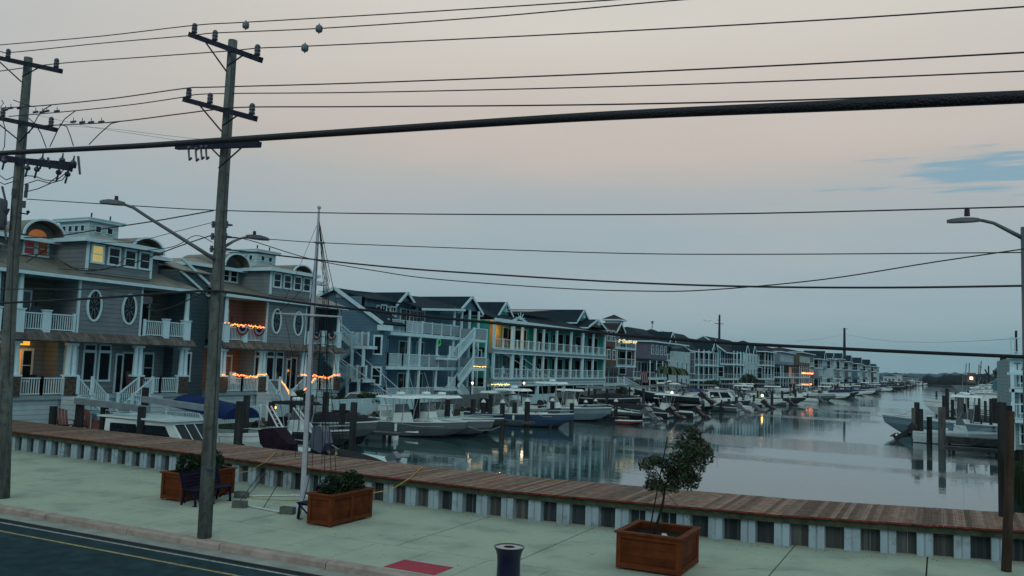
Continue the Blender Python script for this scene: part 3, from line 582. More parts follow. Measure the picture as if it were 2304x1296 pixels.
for k, (px, py) in enumerate([(10, 362), (62, 378), (83, 381), (132, 388), (152, 392), (140, 360), (165, 366), (95, 360)]):
    q = on(1, Y2-.4, px, py); mb = MB(); mb.ball(q, .085, sz=.9, n=10); mb.cyl(q, q+Vector((-.1, .02, -.25)), .03, .03, 6); mb.cyl(q+Vector((0, 0, .05)), q+Vector((.02, 0, .2)), .03, .02, 6); part(mb, 'fuse_cutout', INSUL, p2, True)
for (x0, y0), (x1, y1) in [((176, 352), (180, 392)), ((108, 355), (112, 380)), ((12, 455), (14, 505)), ((20, 470), (6, 500)), ((5, 420), (12, 450)), ((10, 500), (14, 540))]:
    mb = MB(); mb.cyl(on(1, Y2-.35, x0, y0), on(1, Y2-.35, x1, y1), .035, .03, 8); part(mb, 'arrester', INSUL, p2)
fz([[(30, 225), (60, 236), (75, 240), (90, 238)], [(55, 415), (85, 405), (110, 412), (128, 398), (150, 375), (168, 355)], [(58, 395), (80, 397), (100, 405), (125, 407), (150, 388)], [(65, 300), (85, 262), (100, 245), (115, 237)],
    [(112, 330), (130, 292), (145, 268), (170, 249)], [(104, 332), (92, 300), (80, 280), (60, 262)], [(200, 325), (225, 300), (250, 278), (272, 273)], [(135, 278), (150, 285), (158, 305), (165, 328)],
    [(57, 432), (85, 425), (115, 412), (140, 405), (155, 385)], [(0, 250), (12, 290), (10, 330), (-5, 360)], [(0, 395), (14, 405), (30, 398)], [(2, 240), (8, 232), (4, 226)], [(0, 410), (10, 415), (32, 408)],
    [(55, 545), (110, 570), (160, 602), (230, 608)], [(98, 548), (105, 560), (60, 590)]], 'jumper', WIRE, p2, .014)
for px, py in [(12, 247), (24, 243), (44, 243), (80, 252), (95, 252), (105, 250), (128, 250), (165, 274), (185, 275), (205, 275), (228, 274)]:
    q = on(1, Y2-.35, px, py); mb = MB(); mb.cyl(q-Vector((.09, 0, 0)), q+Vector((.09, 0, 0)), .035, .035, 8); mb.cyl(q, q+Vector((0, 0, .12)), .012, n=4); part(mb, 'dead_end_clamp', INSUL, p2)
for px, py in [(58, 437), (54, 460), (30, 432), (60, 422)]:
    q = on(1, Y2-.2, px, py); mb = MB(); mb.cyl(q-Vector((0, 0, .1)), q+Vector((0, 0, .1)), .05, n=8); part(mb, 'spool', INSUL, p2)
mb = MB(); mb.tube([on(1, Y2-.1, 45, 479), on(1, Y2-.4, 62, 482)], .022, 6); mb.ball(on(1, Y2-.4, 63, 477), .05); part(mb, 'bracket', ARMW, p2)
mb = MB(); mb.tube([on(1, Y2-.2, 56, 300), on(1, Y2-.2, 30, 560), on(1, Y2-.22, 20, 850)], .02, 5); part(mb, 'conduit', WIRE, p2)
mb = MB(); q = on(1, Y2-.2, 8, 350); mb.box(q.x-.05, q.x+.1, q.y-.02, q.y+.05, q.z-.1, q.z+.1); part(mb, 'pole_band', STEELG, p2)
q = on(1, Y2-.5, 5, 478); mb = MB(); mb.lathe(q-Vector((.25, 0, .5)), [(.02, 0), (.24, .02), (.26, .1), (.26, .8), (.24, .9), (.05, .95)], 14); part(mb, 'transformer', STEELG, p2, True)

def wire(pts, r, label, Y=YP, m=None, dy=None, cat='overhead wire', seg=5):
    P_ = [on(1, (Y if dy is None else Y+dy*i/(len(pts)-1)), *p) for i, p in enumerate(pts)]
    Q = []
    for i in range(len(P_)-1):       # Catmull-Rom through the control points
        p0 = P_[max(i-1, 0)]; a = P_[i]; b_ = P_[i+1]; p3_ = P_[min(i+2, len(P_)-1)]
        for k in range(seg):
            s_ = k/seg; Q.append(.5*((2*a)+(b_-p0)*s_+(2*p0-5*a+4*b_-p3_)*s_*s_+(3*a-p0-3*b_+p3_)*s_**3))
    Q.append(P_[-1]); mb = MB(); mb.tube(Q, r, 6); return single(mb, 'overhead_wire', m or WIRE, label, cat, None, True)
wire([(-60, 107), (0, 101), (220, 82), (437, 57), (553, 50), (900, 30), (1375, 0), (1700, -22)], .013, 'topmost power line running over the tall pole top', YP+.1)
wire([(-60, 122), (0, 116), (25, 118), (220, 98), (427, 80), (487, 74), (718, 64), (1100, 38), (1480, 4), (1800, -22)], .013, 'second power line from the top, with the right-hand grey marker', YP)
wire([(-60, 165), (0, 160), (130, 143), (330, 128), (510, 115), (585, 108), (686, 104), (1200, 80), (1800, 48), (2304, 15), (2500, 2)], .013, 'third power line from the top, with the lowest grey marker', YP-.4)
wire([(0, 243), (90, 238), (250, 222), (415, 199), (480, 196), (800, 187), (1300, 168), (1800, 145), (2304, 118), (2500, 108)], .015, 'upper line of the middle trio of power lines', YP+.1)
wire([(20, 262), (160, 250), (300, 235), (410, 219), (475, 211), (800, 208), (1300, 197), (1800, 181), (2304, 160), (2500, 150)], .013, 'middle line of the middle trio of power lines', YP)
wire([(90, 283), (250, 275), (400, 257), (480, 247), (560, 241), (800, 240), (1300, 236), (1800, 225), (2304, 205), (2500, 197)], .015, 'lowest line of the middle trio, just above the thick cable', YP-.4)
wire([(-60, 353), (0, 345), (300, 329), (500, 316), (800, 296), (1200, 270), (1500, 254), (1900, 237), (2304, 218), (2420, 213)], .027, 'very thick black cable sagging across the whole sky near the viewer', 6.1, CABLE, dy=-2.6, cat='cable', seg=8)
wire([(60, 448), (300, 463), (485, 473), (800, 480), (1250, 483), (1700, 480), (2304, 465), (2500, 460)], .013, 'thin wire crossing above both street lamp heads', YP)
wire([(505, 535), (600, 538), (720, 546), (1000, 557), (1400, 570), (1750, 572), (2304, 568), (2450, 566)], .010, 'faint wire leaving the short lamp arm towards the right', YP)
wire([(497, 560), (560, 567), (700, 583), (900, 603), (1100, 617), (1400, 635), (1700, 645), (2000, 647), (2304, 643), (2450, 640)], .019, 'twisted service cable sagging from the pole to the right edge', YP)
wire([(505, 532), (560, 540), (700, 583), (850, 610), (980, 628), (1250, 648), (1450, 655), (1600, 652), (1850, 629), (2100, 590), (2304, 560)], .011, 'thin wire looping down and back up to the right street lamp', YP-.2)
wire([(-40, 684), (0, 682), (200, 672), (400, 658), (470, 655), (520, 658), (700, 684), (1000, 716), (1500, 762), (1900, 785), (2304, 803), (2450, 808)], .032, 'heavy black cable falling across the house fronts to the right', YP-.25, CABLE, cat='cable')
wire([(-40, 650), (0, 650), (180, 651), (300, 650), (400, 658), (480, 662)], .016, 'low wire in front of the balconies between the two wooden poles', YP-.1)
wire([(55, 535), (130, 531), (250, 512), (350, 497), (480, 474)], .016, 'wire sloping up in front of the roof cupola', YP)
wire([(60, 560), (125, 555), (250, 545), (300, 545), (400, 520), (480, 500)], .008, 'slack thin wire in front of the third floor windows', YP+.1)
wire([(50, 574), (110, 575), (180, 608), (240, 604), (300, 592), (400, 555), (480, 528)], .014, 'drooping wire below the third floor windows of the nearest house', YP-.1)
wire([(60, 253), (200, 285), (330, 305), (440, 322)], .005, 'hair-thin wire between the poles above the thick cable', YP+2)
wire([(130, 282), (250, 290), (400, 308), (480, 315)], .005, 'hair-thin wire second above the thick cable', YP+2.2)
wire([(130, 605), (240, 606), (300, 570), (390, 555), (440, 530), (478, 545)], .010, 'slack wire behind the long lamp arm', YP+.3)
wire([(470, 655), (430, 672), (390, 690), (350, 700), (330, 690)], .014, 'slack service drop hanging from the wooden pole near the balcony', YP+.2)
q = on(1, YP, 333, 675); mb = MB(); mb.box(q.x-.09, q.x+.09, q.y-.06, q.y+.06, q.z-.1, q.z+.08); single(mb, 'splice_box', STEELG, 'small grey splice box hanging on the low wire', 'box')
for k, (px, py, Y, lb) in enumerate([(553, 57, YP+.1, 'grey round marker on the topmost power line'), (718, 65, YP, 'right-hand grey round marker on the second power line'), (686, 108, YP-.4, 'lowest grey round marker on the third power line')]):
    q = on(1, Y, px, py); mb = MB()
    mb.lathe(q-Vector((0, 0, .09)), [(.01, -.03), (.02, 0), (.07, .02), (.085, .06), (.085, .12), (.07, .16), (.02, .19), (.012, .22)], 12); single(mb, 'line_marker', MARK, lb, 'line marker', 'markers on the power lines', True)
# ================================================================ HOUSES
def FX(X): return lambda u, o, z: (X+o, u, z)          # wall facing +X, u = Y
def FY(Y): return lambda u, o, z: (u, Y-o, z)          # wall facing -Y, u = X
def fbox(mb, fn, u0, u1, o0, o1, z0, z1, m=0):
    a = fn(u0, o0, z0); b_ = fn(u1, o1, z1); mb.box(a[0], b_[0], a[1], b_[1], a[2], b_[2], m)
def window(parent, fn, u0, u1, z0, z1, glass=None, rails=1, muls=0, tw=.10, trim=None, name='window', d=.0):
    mb = MB(); fbox(mb, fn, u0-tw, u1+tw, d, d+.07, z1, z1+tw*1.2); fbox(mb, fn, u0-tw*1.2, u1+tw*1.2, d, d+.09, z0-tw, z0)
    fbox(mb, fn, u0-tw, u0, d, d+.065, z0, z1); fbox(mb, fn, u1, u1+tw, d, d+.065, z0, z1)
    for k in range(rails): zz = z0+(z1-z0)*(k+1)/(rails+1); fbox(mb, fn, u0, u1, d+.01, d+.045, zz-.02, zz+.02)
    for k in range(muls): uu = u0+(u1-u0)*(k+1)/(muls+1); fbox(mb, fn, uu-.03, uu+.03, d+.011, d+.05, z0, z1)
    w_ = part(mb, name, trim or TRIM, parent)
    mb = MB(); fbox(mb, fn, u0, u1, d+.005, d+.022, z0, z1); part(mb, 'pane', glass or GLASS, w_); return w_
def door(parent, fn, u0, u1, z0, z1, glass=None, d=0): return window(parent, fn, u0, u1, z0+.05, z1, glass, 0, 1 if u1-u0 > 1.3 else 0, .09, None, 'door', d)
def rail(mb, p, q, h=.9, sp=.125, post=True, bw=.035, gap=.08):
    """baluster railing between floor points p and q (slopes allowed)"""
    p = Vector(p); q = Vector(q); L_ = (q-p).length; nb = max(2, int(L_/sp)); u = Vector((0, 0, 1))
    mb.bar(p+u*h, q+u*h, .08, .06); mb.bar(p+u*gap, q+u*gap, .05, .05)
    for k in range(1, nb): c = p.lerp(q, k/nb); mb.bar(c+u*gap, c+u*h, bw, bw)
    if post:
        for c in (p, q): mb.bar(c, c+u*(h+.1), .12, .12)
def gable_x(t, Yc, hw, xf, xb, ze, zp, roofm, wallm, oh=.35, tri=True, arch=None, name='gable_roof', label=None, drop=0):
    """roof with its ridge along X, gable end facing the canal"""
    s_ = (zp-ze)/hw; mb = MB(); y0, y1 = Yc-hw-oh, Yc+hw+oh; z0 = ze-oh*s_
    mb.quad((xb, y0, z0), (xf+oh, y0, z0), (xf+oh, Yc, zp), (xb, Yc, zp), .1); mb.quad((xb, Yc, zp), (xf+oh, Yc, zp), (xf+oh, y1, z0), (xb, y1, z0), .1)
    r = part(mb, name, roofm, t, label=label)
    mb = MB(); mb.bar((xf+oh+.02, y0, z0-.02), (xf+oh+.02, Yc, zp-.02), .07, .24); mb.bar((xf+oh+.02, y1, z0-.02), (xf+oh+.02, Yc, zp-.02), .07, .24)
    mb.box(xb+.01, xf+oh, y0-.02, y0+.05, z0-.22, z0-.04); mb.box(xb+.01, xf+oh, y1-.05, y1+.02, z0-.22, z0-.04); part(mb, 'fascia', TRIM, r)
    if tri:
        mb = MB(); mb.tri((xf, Yc-hw, ze), (xf, Yc+hw, ze), (xf, Yc, zp-.1), .12); part(mb, 'gable_wall', wallm, t)
    if arch:
        mb = MB(); zt = zp-.25; mb.bar((xf+oh-.02, Yc, zt-.9), (xf+oh-.02, Yc, zt), .06, .08)
        for k in (-1, 1): mb.bar((xf+oh-.02, Yc+k*.05, zt-.75), (xf+oh-.02, Yc+k*.5, zt-.42), .05, .06); mb.bar((xf+oh-.02, Yc, zt-.75), (xf+oh-.02, Yc+k*.75, zt-.75), .05, .06)
        part(mb, 'gable_ornament', TRIM, r)
    return r
def gable_y(t, y0, y1, xf, xr, xb, ze, zp, roofm, wallm, oh=.35, name='main_roof'):
    mb = MB(); s1 = (zp-ze)/(xf-xr); a, b_ = y0-oh, y1+oh
    mb.quad((xf+oh, a, ze-oh*s1), (xf+oh, b_, ze-oh*s1), (xr, b_, zp), (xr, a, zp), .1); mb.quad((xr, a, zp), (xr, b_, zp), (xb, b_, ze), (xb, a, ze), .1)
    r = part(mb, name, roofm, t)
    mb = MB(); mb.bar((xf+oh, a-.02, ze-oh*s1-.02), (xr, a-.02, zp-.02), .07, .22); mb.bar((xb, a-.02, ze-.02), (xr, a-.02, zp-.02), .07, .22)
    mb.box(xf+oh-.03, xf+oh+.03, a, b_, ze-oh*s1-.24, ze-oh*s1-.04); part(mb, 'fascia', TRIM, r)
    for yy, s_ in ((y0, 1), (y1-.12, 1)):
        mb = MB(); mb.prism([(xf, ze), (xr, zp-.1), (xb, ze)], lambda u, v, tt: (u, tt, v), yy, yy+.12); part(mb, 'gable_wall', wallm, t)
    return r
def hip(t, x0, x1, y0, y1, ze, zp, roofm, oh=.4, th=.12, flat=.0, name='hip_roof', fas=.2):
    x0 -= oh; x1 += oh; y0 -= oh; y1 += oh; w_ = min(x1-x0, y1-y0)/2*(1-flat)
    a, b_, c, d = x0+w_, x1-w_, y0+w_, y1-w_
    if b_ < a: a = b_ = (a+b_)/2
    if d < c: c = d = (c+d)/2
    mb = MB(); mb.add([(x0, y0, ze), (x1, y0, ze), (x1, y1, ze), (x0, y1, ze), (a, c, zp), (b_, c, zp), (b_, d, zp), (a, d, zp)],
                      [(0, 1, 5, 4), (1, 2, 6, 5), (2, 3, 7, 6), (3, 0, 4, 7), (4, 5, 6, 7), (3, 2, 1, 0)])
    r = part(mb, name, roofm, t)
    mb = MB()
    for q in [(x1-.04, x1+.02, y0-.02, y1+.02), (x0-.02, x0+.04, y0-.02, y1+.02), (x0+.04, x1-.04, y0-.02, y0+.04), (x0+.04, x1-.04, y1-.04, y1+.02)]: mb.box(*q, ze-fas, ze+.01)
    part(mb, 'fascia', TRIM, r); return r
def flight(t, p, q, wv, rails=(0, 1), name='staircase'):
    """open stair from p (bottom) to q (top); wv = width vector"""
    p = Vector(p); q = Vector(q); wv = Vector(wv); mb = MB(); nst = max(3, int(abs(q.z-p.z)/.19))
    for o_ in (Vector((0, 0, 0)), wv): mb.bar(p+o_, q+o_, .05, .28)
    for k in range(nst):
        c = p.lerp(q, (k+.5)/nst); a = c+Vector((0, 0, .08)); d = Vector((q.x-p.x, q.y-p.y, 0)).normalized()*.13
        mb.quad(a-d, a+d, a+d+wv, a-d+wv, .03)
    s_ = part(mb, name, TRIM, t)
    for k in rails:
        mb = MB(); o_ = wv*k; rail(mb, p+o_+Vector((0, 0, .12)), q+o_+Vector((0, 0, .12)), .85, .16); part(mb, 'handrail', TRIM, s_)
    return s_

def oval(parent, X, yc, zc, ry, rz):
    n_ = 28; mb = MB(); vs = []
    for k in range(n_):
        a = 2*math.pi*k/n_; c, s_ = math.cos(a), math.sin(a)
        vs += [(X, yc+(ry+.1)*c, zc+(rz+.1)*s_), (X+.08, yc+(ry+.1)*c, zc+(rz+.1)*s_), (X+.08, yc+ry*c, zc+rz*s_), (X, yc+ry*c, zc+rz*s_)]
    mb.add(vs, [(k*4+j, k*4+(j+1) % 4, ((k+1) % n_)*4+(j+1) % 4, ((k+1) % n_)*4+j) for k in range(n_) for j in range(4)])
    for k in range(8):
        a = math.pi*k/4+.3; mb.bar((X+.03, yc+.1*math.cos(a), zc+.15*math.sin(a)), (X+.03, yc+ry*.98*math.cos(a), zc+rz*.98*math.sin(a)), .006, .006)
    w_ = part(mb, 'oval_window', TRIM, parent)
    mb = MB(); mb.prism([(ry*math.cos(2*math.pi*k/n_), rz*math.sin(2*math.pi*k/n_)) for k in range(n_)], lambda u, v, tt: (tt, yc+u, zc+v), X+.005, X+.03); part(mb, 'pane', GLASS, w_)
def townhouse(uc, label, lit='A', ya=None, yb=None):
    a, b_ = ya if ya is not None else uc-5.5, yb if yb is not None else uc+5.6
    t = thing('townhouse', label, 'house', (-40, uc, .25)); bw = 2.0; b0, b1 = uc-bw, uc+bw; c0, c1 = uc-1.45, uc+2.75
    salmon = lit == 'B'
    mb = MB(); mb.box(-54, -42, a, b_, .25, 8.3); mb.box(-54, -43, a, b_, 8.3, 10.0); mb.box(-42, -40, b0, b1, 4.92, 8.0); mb.box(-42, -41, b0-.2, b1-.2, 1.9, 4.6); mb.box(-43, -40.35, c0, c1, 8.3, 10.08)
    part(mb, 'wall', S_GREY, t)
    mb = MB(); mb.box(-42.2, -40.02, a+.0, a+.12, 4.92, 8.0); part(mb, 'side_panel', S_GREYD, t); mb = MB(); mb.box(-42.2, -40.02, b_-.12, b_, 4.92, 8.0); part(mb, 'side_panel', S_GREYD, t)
    if salmon:
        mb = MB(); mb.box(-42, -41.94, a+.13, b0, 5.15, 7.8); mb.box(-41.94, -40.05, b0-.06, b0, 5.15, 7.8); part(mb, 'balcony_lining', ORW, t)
        mb = MB(); mb.box(-42, -41.94, a+.13, b0-.25, 1.9, 4.55); part(mb, 'porch_glow_lining', siding('siding_glow_warm', (.28, .14, .08)), t)  # warm porch light painted into this lining's colour
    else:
        mb = MB(); mb.box(-42, -41.95, a+.13, b0, 5.15, 7.8); mb.box(-42, -41.95, b1, b_-.13, 5.15, 7.8); part(mb, 'balcony_lining', S_TAN, t)  # tan darkened to put balcony shade into the colour
    mb = MB(); mb.box(-42, -40.05, a, b_, .25, 1.68); part(mb, 'foundation', S_WHITE, t)
    mb = MB(); mb.box(-42, -39.9, a-.05, b_+.05, 1.70, 1.9); mb.box(-42, -39.88, a, b_, 4.58, 4.78); mb.box(-42, -39.98, a, b0-.003, 4.95, 5.13); mb.box(-42, -39.98, b1+.003, b_, 4.95, 5.13); mb.box(-42, -39.75, a-.1, b_+.1, 7.84, 8.0)
    part(mb, 'trim_band', TRIMG, t)
    mb = MB(); mb.quad((-39.5, a-.15, 4.66), (-39.5, b_+.15, 4.66), (-39.97, b_+.15, 5.12), (-39.97, a-.15, 5.12), .06); part(mb, 'shake_skirt', SKIRTM, t)
    mb = MB(); mb.quad((-39.55, a-.2, 8.02), (-39.55, b_+.2, 8.02), (-43.1, b_+.2, 9.08), (-43.1, a-.2, 9.08), .07); part(mb, 'skirt_roof', STANDS, t)
    mb = MB(); mb.box(-39.62, -39.55, a-.2, b_+.2, 7.83, 8.0); mb.box(-40.4, -40.29, c1-.11, c1+.01, 8.4, 10.05); mb.box(-40.4, -40.29, c0-.01, c0+.11, 8.4, 10.05); mb.box(-40.08, -39.96, b0-.01, b0+.1, 5.0, 7.84); mb.box(-40.08, -39.96, b1-.1, b1+.01, 5.0, 7.84)
    part(mb, 'corner_trim', TRIM, t)
    # roofs
    hip(t, -53.5, -43, a, b_, 10.03, 10.75, STANDS, .55, flat=.45); hip(t, -47, -40.35, c0, c1, 10.13, 10.62, STANDS, .45, name='bay_roof')
    for k, (yc, gl) in enumerate(((c0-1.1, GLORANGE if lit == 'A' else GLASS), (c1+1.35, GLASS))):
        R_ = 1.05; n_ = 14; mb = MB(); vs = []
        for i in range(n_+1):
            an = math.pi*i/n_; zz = 10.12+.92*math.sin(an); yy = yc-R_*1.15*math.cos(an)
            if i in (0, n_): zz -= 0
            vs += [(-42.3, yy, zz), (-46.5, yy, zz), (-42.3, yc-(R_*1.15-.09)*math.cos(an), 10.12+.83*math.sin(an)), (-46.5, yc-(R_*1.15-.09)*math.cos(an), 10.12+.83*math.sin(an))]
        mb.add(vs, [f_ for i in range(n_) for f_ in ((i*4, i*4+1, i*4+5, i*4+4), (i*4+2, i*4+6, i*4+7, i*4+3))]); r = part(mb, 'barrel_dormer', STANDS, t, False)
        mb = MB()
        for i in range(n_):
            f_ = lambda an, R1, R2: (yc-R1*math.cos(an), 10.1+R2*math.sin(an)); a0, a1 = math.pi*i/n_, math.pi*(i+1)/n_
            p0, p1_ = f_(a0, R_*1.17, .95), f_(a1, R_*1.17, .95); q0, q1 = f_(a0, R_*1.07, .86), f_(a1, R_*1.07, .86)
            mb.quad((-42.22, *q0), (-42.22, *q1), (-42.22, *p1_), (-42.22, *p0), .1)
        part(mb, 'arch_trim', TRIM, r)
        mb = MB(); mb.prism([(.98*math.cos(math.pi*i/12), .76*math.sin(math.pi*i/12)) for i in range(13)], lambda u, v, tt: (tt, yc+u, 10.12+v), -43.1, -42.9); part(mb, 'gable_wall', S_TAN, r)
        mb = MB(); mb.prism([(.52*math.cos(math.pi*i/12), .38*math.sin(math.pi*i/12)) for i in range(13)], lambda u, v, tt: (tt, yc+u, 10.14+v), -42.9, -42.86); part(mb, 'arch_window', gl, r)
    # cupola
    cy0, cy1, cx0, cx1 = uc+2.1, uc+4.1, -47.7, -45.0; cz = 12.0
    mb = MB(); mb.box(cx0, cx1, cy0, cy1, 10.2, cz-.17); cu = part(mb, 'cupola', S_WHITE, t)
    mb = MB(); mb.box(cx0-.25, cx1+.25, cy0-.25, cy1+.25, cz-.16, cz-.03); mb.box(cx0-.3, cx1+.3, cy0-.3, cy1+.3, cz-.03, cz+.03); part(mb, 'cupola_roof', TRIM, cu)
    for k in range(4): window(cu, FY(cy0), cx0+.35+k*.55, cx0+.65+k*.55, cz-.75, cz-.42, None, 0, 0, .04)
    for k in range(2): window(cu, FX(cx1), cy0+.4+k*.8, cy0+.75+k*.8, cz-.75, cz-.42, None, 0, 0, .04)
    for q_ in ((cx1-.3, cy0+.3, cz), (cx1-.3, cy1-.4, cz), (-43.5, c0+.6, 10.4), (-44, c1+2.2, 10.5)):
        mb = MB(); mb.cyl(q_, (q_[0], q_[1], q_[2]+.38), .05, n=6); part(mb, 'vent_pipe', WIRE, t)
    # windows third floor
    litw = {'A': [GLYEL, GLASS, GLASS, GLASS], 'B': [GLASS]*4, 'Z': [GLASS]*4}[lit]
    for k, uu in enumerate((c0+.32, c0+1.35, c0+2.4, c0+3.38)): window(t, FX(-40.35), uu, uu+.62, 8.95, 9.78, litw[k])
    for yc, gl in ((c0-1.1, (GLRED, GLBROWN) if lit == 'A' else (GLASS, GLASS)), (c1+1.35, (GLASSC, GLASS))):
        for k in (0, 1): window(t, FX(-43), yc-.62+k*.75, yc-.08+k*.75, 9.18, 9.86, gl[k])
    # second floor
    oval(t, -40, uc-1.05, 6.6, .36, .76); oval(t, -40, uc+1.15, 6.55, .38, .76)
    for y0, y1, k in ((a+.15, b0-.1, 0), (b1+.1, b_-.15, 1)):
        m_ = (y0+y1)/2; door(t, FX(-42), m_-.95, m_+.35, 5.15, 7.1, GLASSC if (lit, k) == ('A', 0) else None, .06)
        mb = MB(); mb.ball((-41.85, m_+.75, 6.6), .09); mb.box(-41.94, -41.85, m_+.72, m_+.78, 6.4, 6.75); part(mb, 'wall_lamp', STEELG, t)
        mb = MB(); rail(mb, (-40.0, y0+.15, 5.13), (-40.0, m_-.15, 5.13), .85); rail(mb, (-40.0, m_+.15, 5.13), (-40.0, y1-.05, 5.13), .85); part(mb, 'balcony_railing', TRIM, t)
        mb = MB(); mb.box(-40.12, -39.86, m_-.17, m_+.17, 5.05, 6.12); mb.box(-40.16, -39.82, m_-.21, m_+.21, 6.12, 6.18); part(mb, 'balcony_pier', TRIM, t)
        ye = a+.3 if k == 0 else b_-.3; mb = MB(); mb.box(-40.2, -39.84, ye-.22, ye+.22, 5.0, 6.12); mb.box(-40.24, -39.8, ye-.26, ye+.26, 6.12, 6.18); mb.tube([(-40.02, ye, 6.18), (-40.02, ye, 7.84)], [.15, .11], 10); part(mb, 'balcony_column', TRIM, t)
    # porch
    gp = {'A': [GLBROWN, GLASS, GLASS], 'B': [GLASS]*3, 'Z': [GLASS]*3}[lit]
    for k, uu in enumerate((b0+.25, b0+1.35, b0+2.3)): window(t, FX(-41), uu, uu+.62, 2.65, 4.1, gp[k], 0); window(t, FX(-41), uu, uu+.62, 4.25, 4.5, {0: GLORANGE if lit == 'A' else GLASS}.get(k), 0, 0, .06)
    window(t, FX(-42), b0-1.5, b0-.95, 2.6, 4.1); door(t, FX(-42), a+1.0, a+1.9, 1.9, 4.1, WARMWALL if lit == 'A' else None, .06); door(t, FX(-41), b1-.6, b1-.25, 1.9, 4.0); door(t, FX(-42), b1+.6, b1+1.5, 1.9, 4.1); window(t, FX(-42), b1+2.1, b1+2.7, 2.5, 4.1)
    for u_ in (a+.25, b0-.12, b1+.02, b_-.3):
        mb = MB(); mb.box(-40.25, -39.83, u_-.32, u_+.32, 1.9, 2.86); part(mb, 'stone_pier', STONE, t)
        mb = MB(); mb.box(-40.28, -39.8, u_-.36, u_+.36, 2.86, 2.95)
        for k in (-1, 1): mb.tube([(-40.04, u_+k*.16, 2.95), (-40.04, u_+k*.15, 4.58)], [.145, .11], 10)
        mb.box(-40.2, -39.85, u_-.3, u_+.3, 4.45, 4.58); part(mb, 'porch_column', TRIM, t)
    for y0, y1 in ((a+.6, b0-.46), (b1+.36, b_-.64)):
        mb = MB(); m_ = (y0+y1)/2; rail(mb, (-40.02, y0, 1.92), (-40.02, m_, 1.92), .85); rail(mb, (-40.02, m_, 1.92), (-40.02, y1, 1.92), .85); part(mb, 'porch_railing', TRIM, t)
    # double stair falling to the middle
    for s_, u0, u1 in ((1, b0+.2, b0+1.15), (-1, b1-.05, b1-1.3)):
        flight(t, (-39.8, u1, .95), (-39.8, u0, 1.85), (1.1, 0, 0), (0, 1))
        mb = MB(); mb.box(-39.9, -38.7, min(u0, u0-.8*s_), max(u0, u0-.8*s_), .25, 1.84); part(mb, 'stair_landing', S_WHITE, t)
    mb = MB(); mb.box(-39.9, -38.65, b0+1.0, b1-1.2, .25, .95); part(mb, 'stair_base', TRIM, t)
    return t
tA = townhouse(31.9, 'nearest grey sided townhouse with oval windows and one yellow lit attic window', 'A', 26.45, 37.45)
tB = townhouse(45.9, 'grey sided townhouse whose porch rails are wrapped in orange string lights', 'B', 40.0, 51.9)
tZ = townhouse(20.6, 'grey townhouse cut off by the left edge of the view', 'Z', 15.2, 25.9)
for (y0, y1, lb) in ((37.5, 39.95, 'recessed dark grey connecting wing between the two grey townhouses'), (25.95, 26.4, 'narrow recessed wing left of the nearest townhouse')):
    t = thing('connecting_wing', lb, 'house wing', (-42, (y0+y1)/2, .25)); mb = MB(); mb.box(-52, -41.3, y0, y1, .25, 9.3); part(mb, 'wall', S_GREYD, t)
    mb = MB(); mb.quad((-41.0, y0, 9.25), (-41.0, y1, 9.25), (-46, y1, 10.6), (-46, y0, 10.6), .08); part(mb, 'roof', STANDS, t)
    if y1-y0 > 1:
        mb = MB(); mb.bar((-41.2, y0+.05, 10.0), (-41.2, y1-.05, 8.6), .1, .16); mb.bar((-41.2, y0+.05, 9.2), (-41.2, y1-.05, 7.85), .1, .14); part(mb, 'trim_board', TRIM, t); window(t, FX(-41.3), y0+.7, y0+1.3, 2.6, 4.2, None, 0)

def porch_chair(label, y_, z_, m=TRIM, X=-41.0):
    t = thing('porch_chair', label, 'chair', (X, y_, z_)); mb = MB(); mb.box(X-.28, X+.28, y_-.3, y_+.3, z_+.40, z_+.46); part(mb, 'seat', m, t); mb = MB(); mb.quad((X-.28, y_-.3, z_+.46), (X-.28, y_+.3, z_+.46), (X-.42, y_+.28, z_+1.2), (X-.42, y_-.28, z_+1.2), .05); part(mb, 'backrest', m, t)
    for a in (-.25, .25):
        for b_ in (-.26, .26): mb = MB(); mb.cyl((X+a, y_+b_, z_), (X+a, y_+b_, z_+.4), .025, n=5); part(mb, 'leg', m, t)
porch_chair('pale chair on the lit porch left of the stone pier', 42.6, 1.92); porch_chair('brown rocking chair on the near porch by the stairs', 34.6, 1.92, mat('chair_brown', (.12, .07, .06), .7, .2)); porch_chair('dark chair on the near left balcony', 28.6, 5.15, S_GREYD)
porch_chair('white chair on the lower teal porch', 79.0, 2.75); porch_chair('second white chair on the lower teal porch', 81.6, 2.75); porch_chair('red cloth chair on the yellow lit bay', 81.9, 5.75, mat('chair_red', (.25, .03, .03), .8, .2)); porch_chair('white chair on the top teal porch at right', 101.8, 5.75)
# bunting on B, string lights, stair lights
def bunting(y, z, lb, X=-39.84):
    t = thing('bunting', lb, 'bunting', (X, y, z)); n_ = 12
    for r0, r1, m_ in ((.54, .42, BUNR), (.42, .28, BUNW), (.28, .05, BUNB)):
        mb = MB(); vs = []
        for i in range(n_+1):
            an = math.pi*i/n_; o_ = .03+.02*(i % 2); vs += [(X+o_, y+r0*math.cos(an), z-r0*.95*math.sin(an)), (X+o_, y+r1*math.cos(an), z-r1*.95*math.sin(an))]
        mb.add(vs, [(i*2, i*2+1, i*2+3, i*2+2) for i in range(n_)]); mb.add([(x+.01, a, c) for x, a, c in vs], [(i*2, i*2+2, i*2+3, i*2+1) for i in range(n_)]); part(mb, 'cloth_band', m_, t)
bunting(41.55, 6.0, 'striped semicircular bunting on the lit balcony, left of the pair'); bunting(43.05, 6.0, 'striped semicircular bunting on the lit balcony, right of the pair')
bunting(48.9, 6.0, 'bunting on the dark far balcony behind the mast rigging'); bunting(50.6, 6.0, 'bunting on the dark far balcony right of the mast rigging')
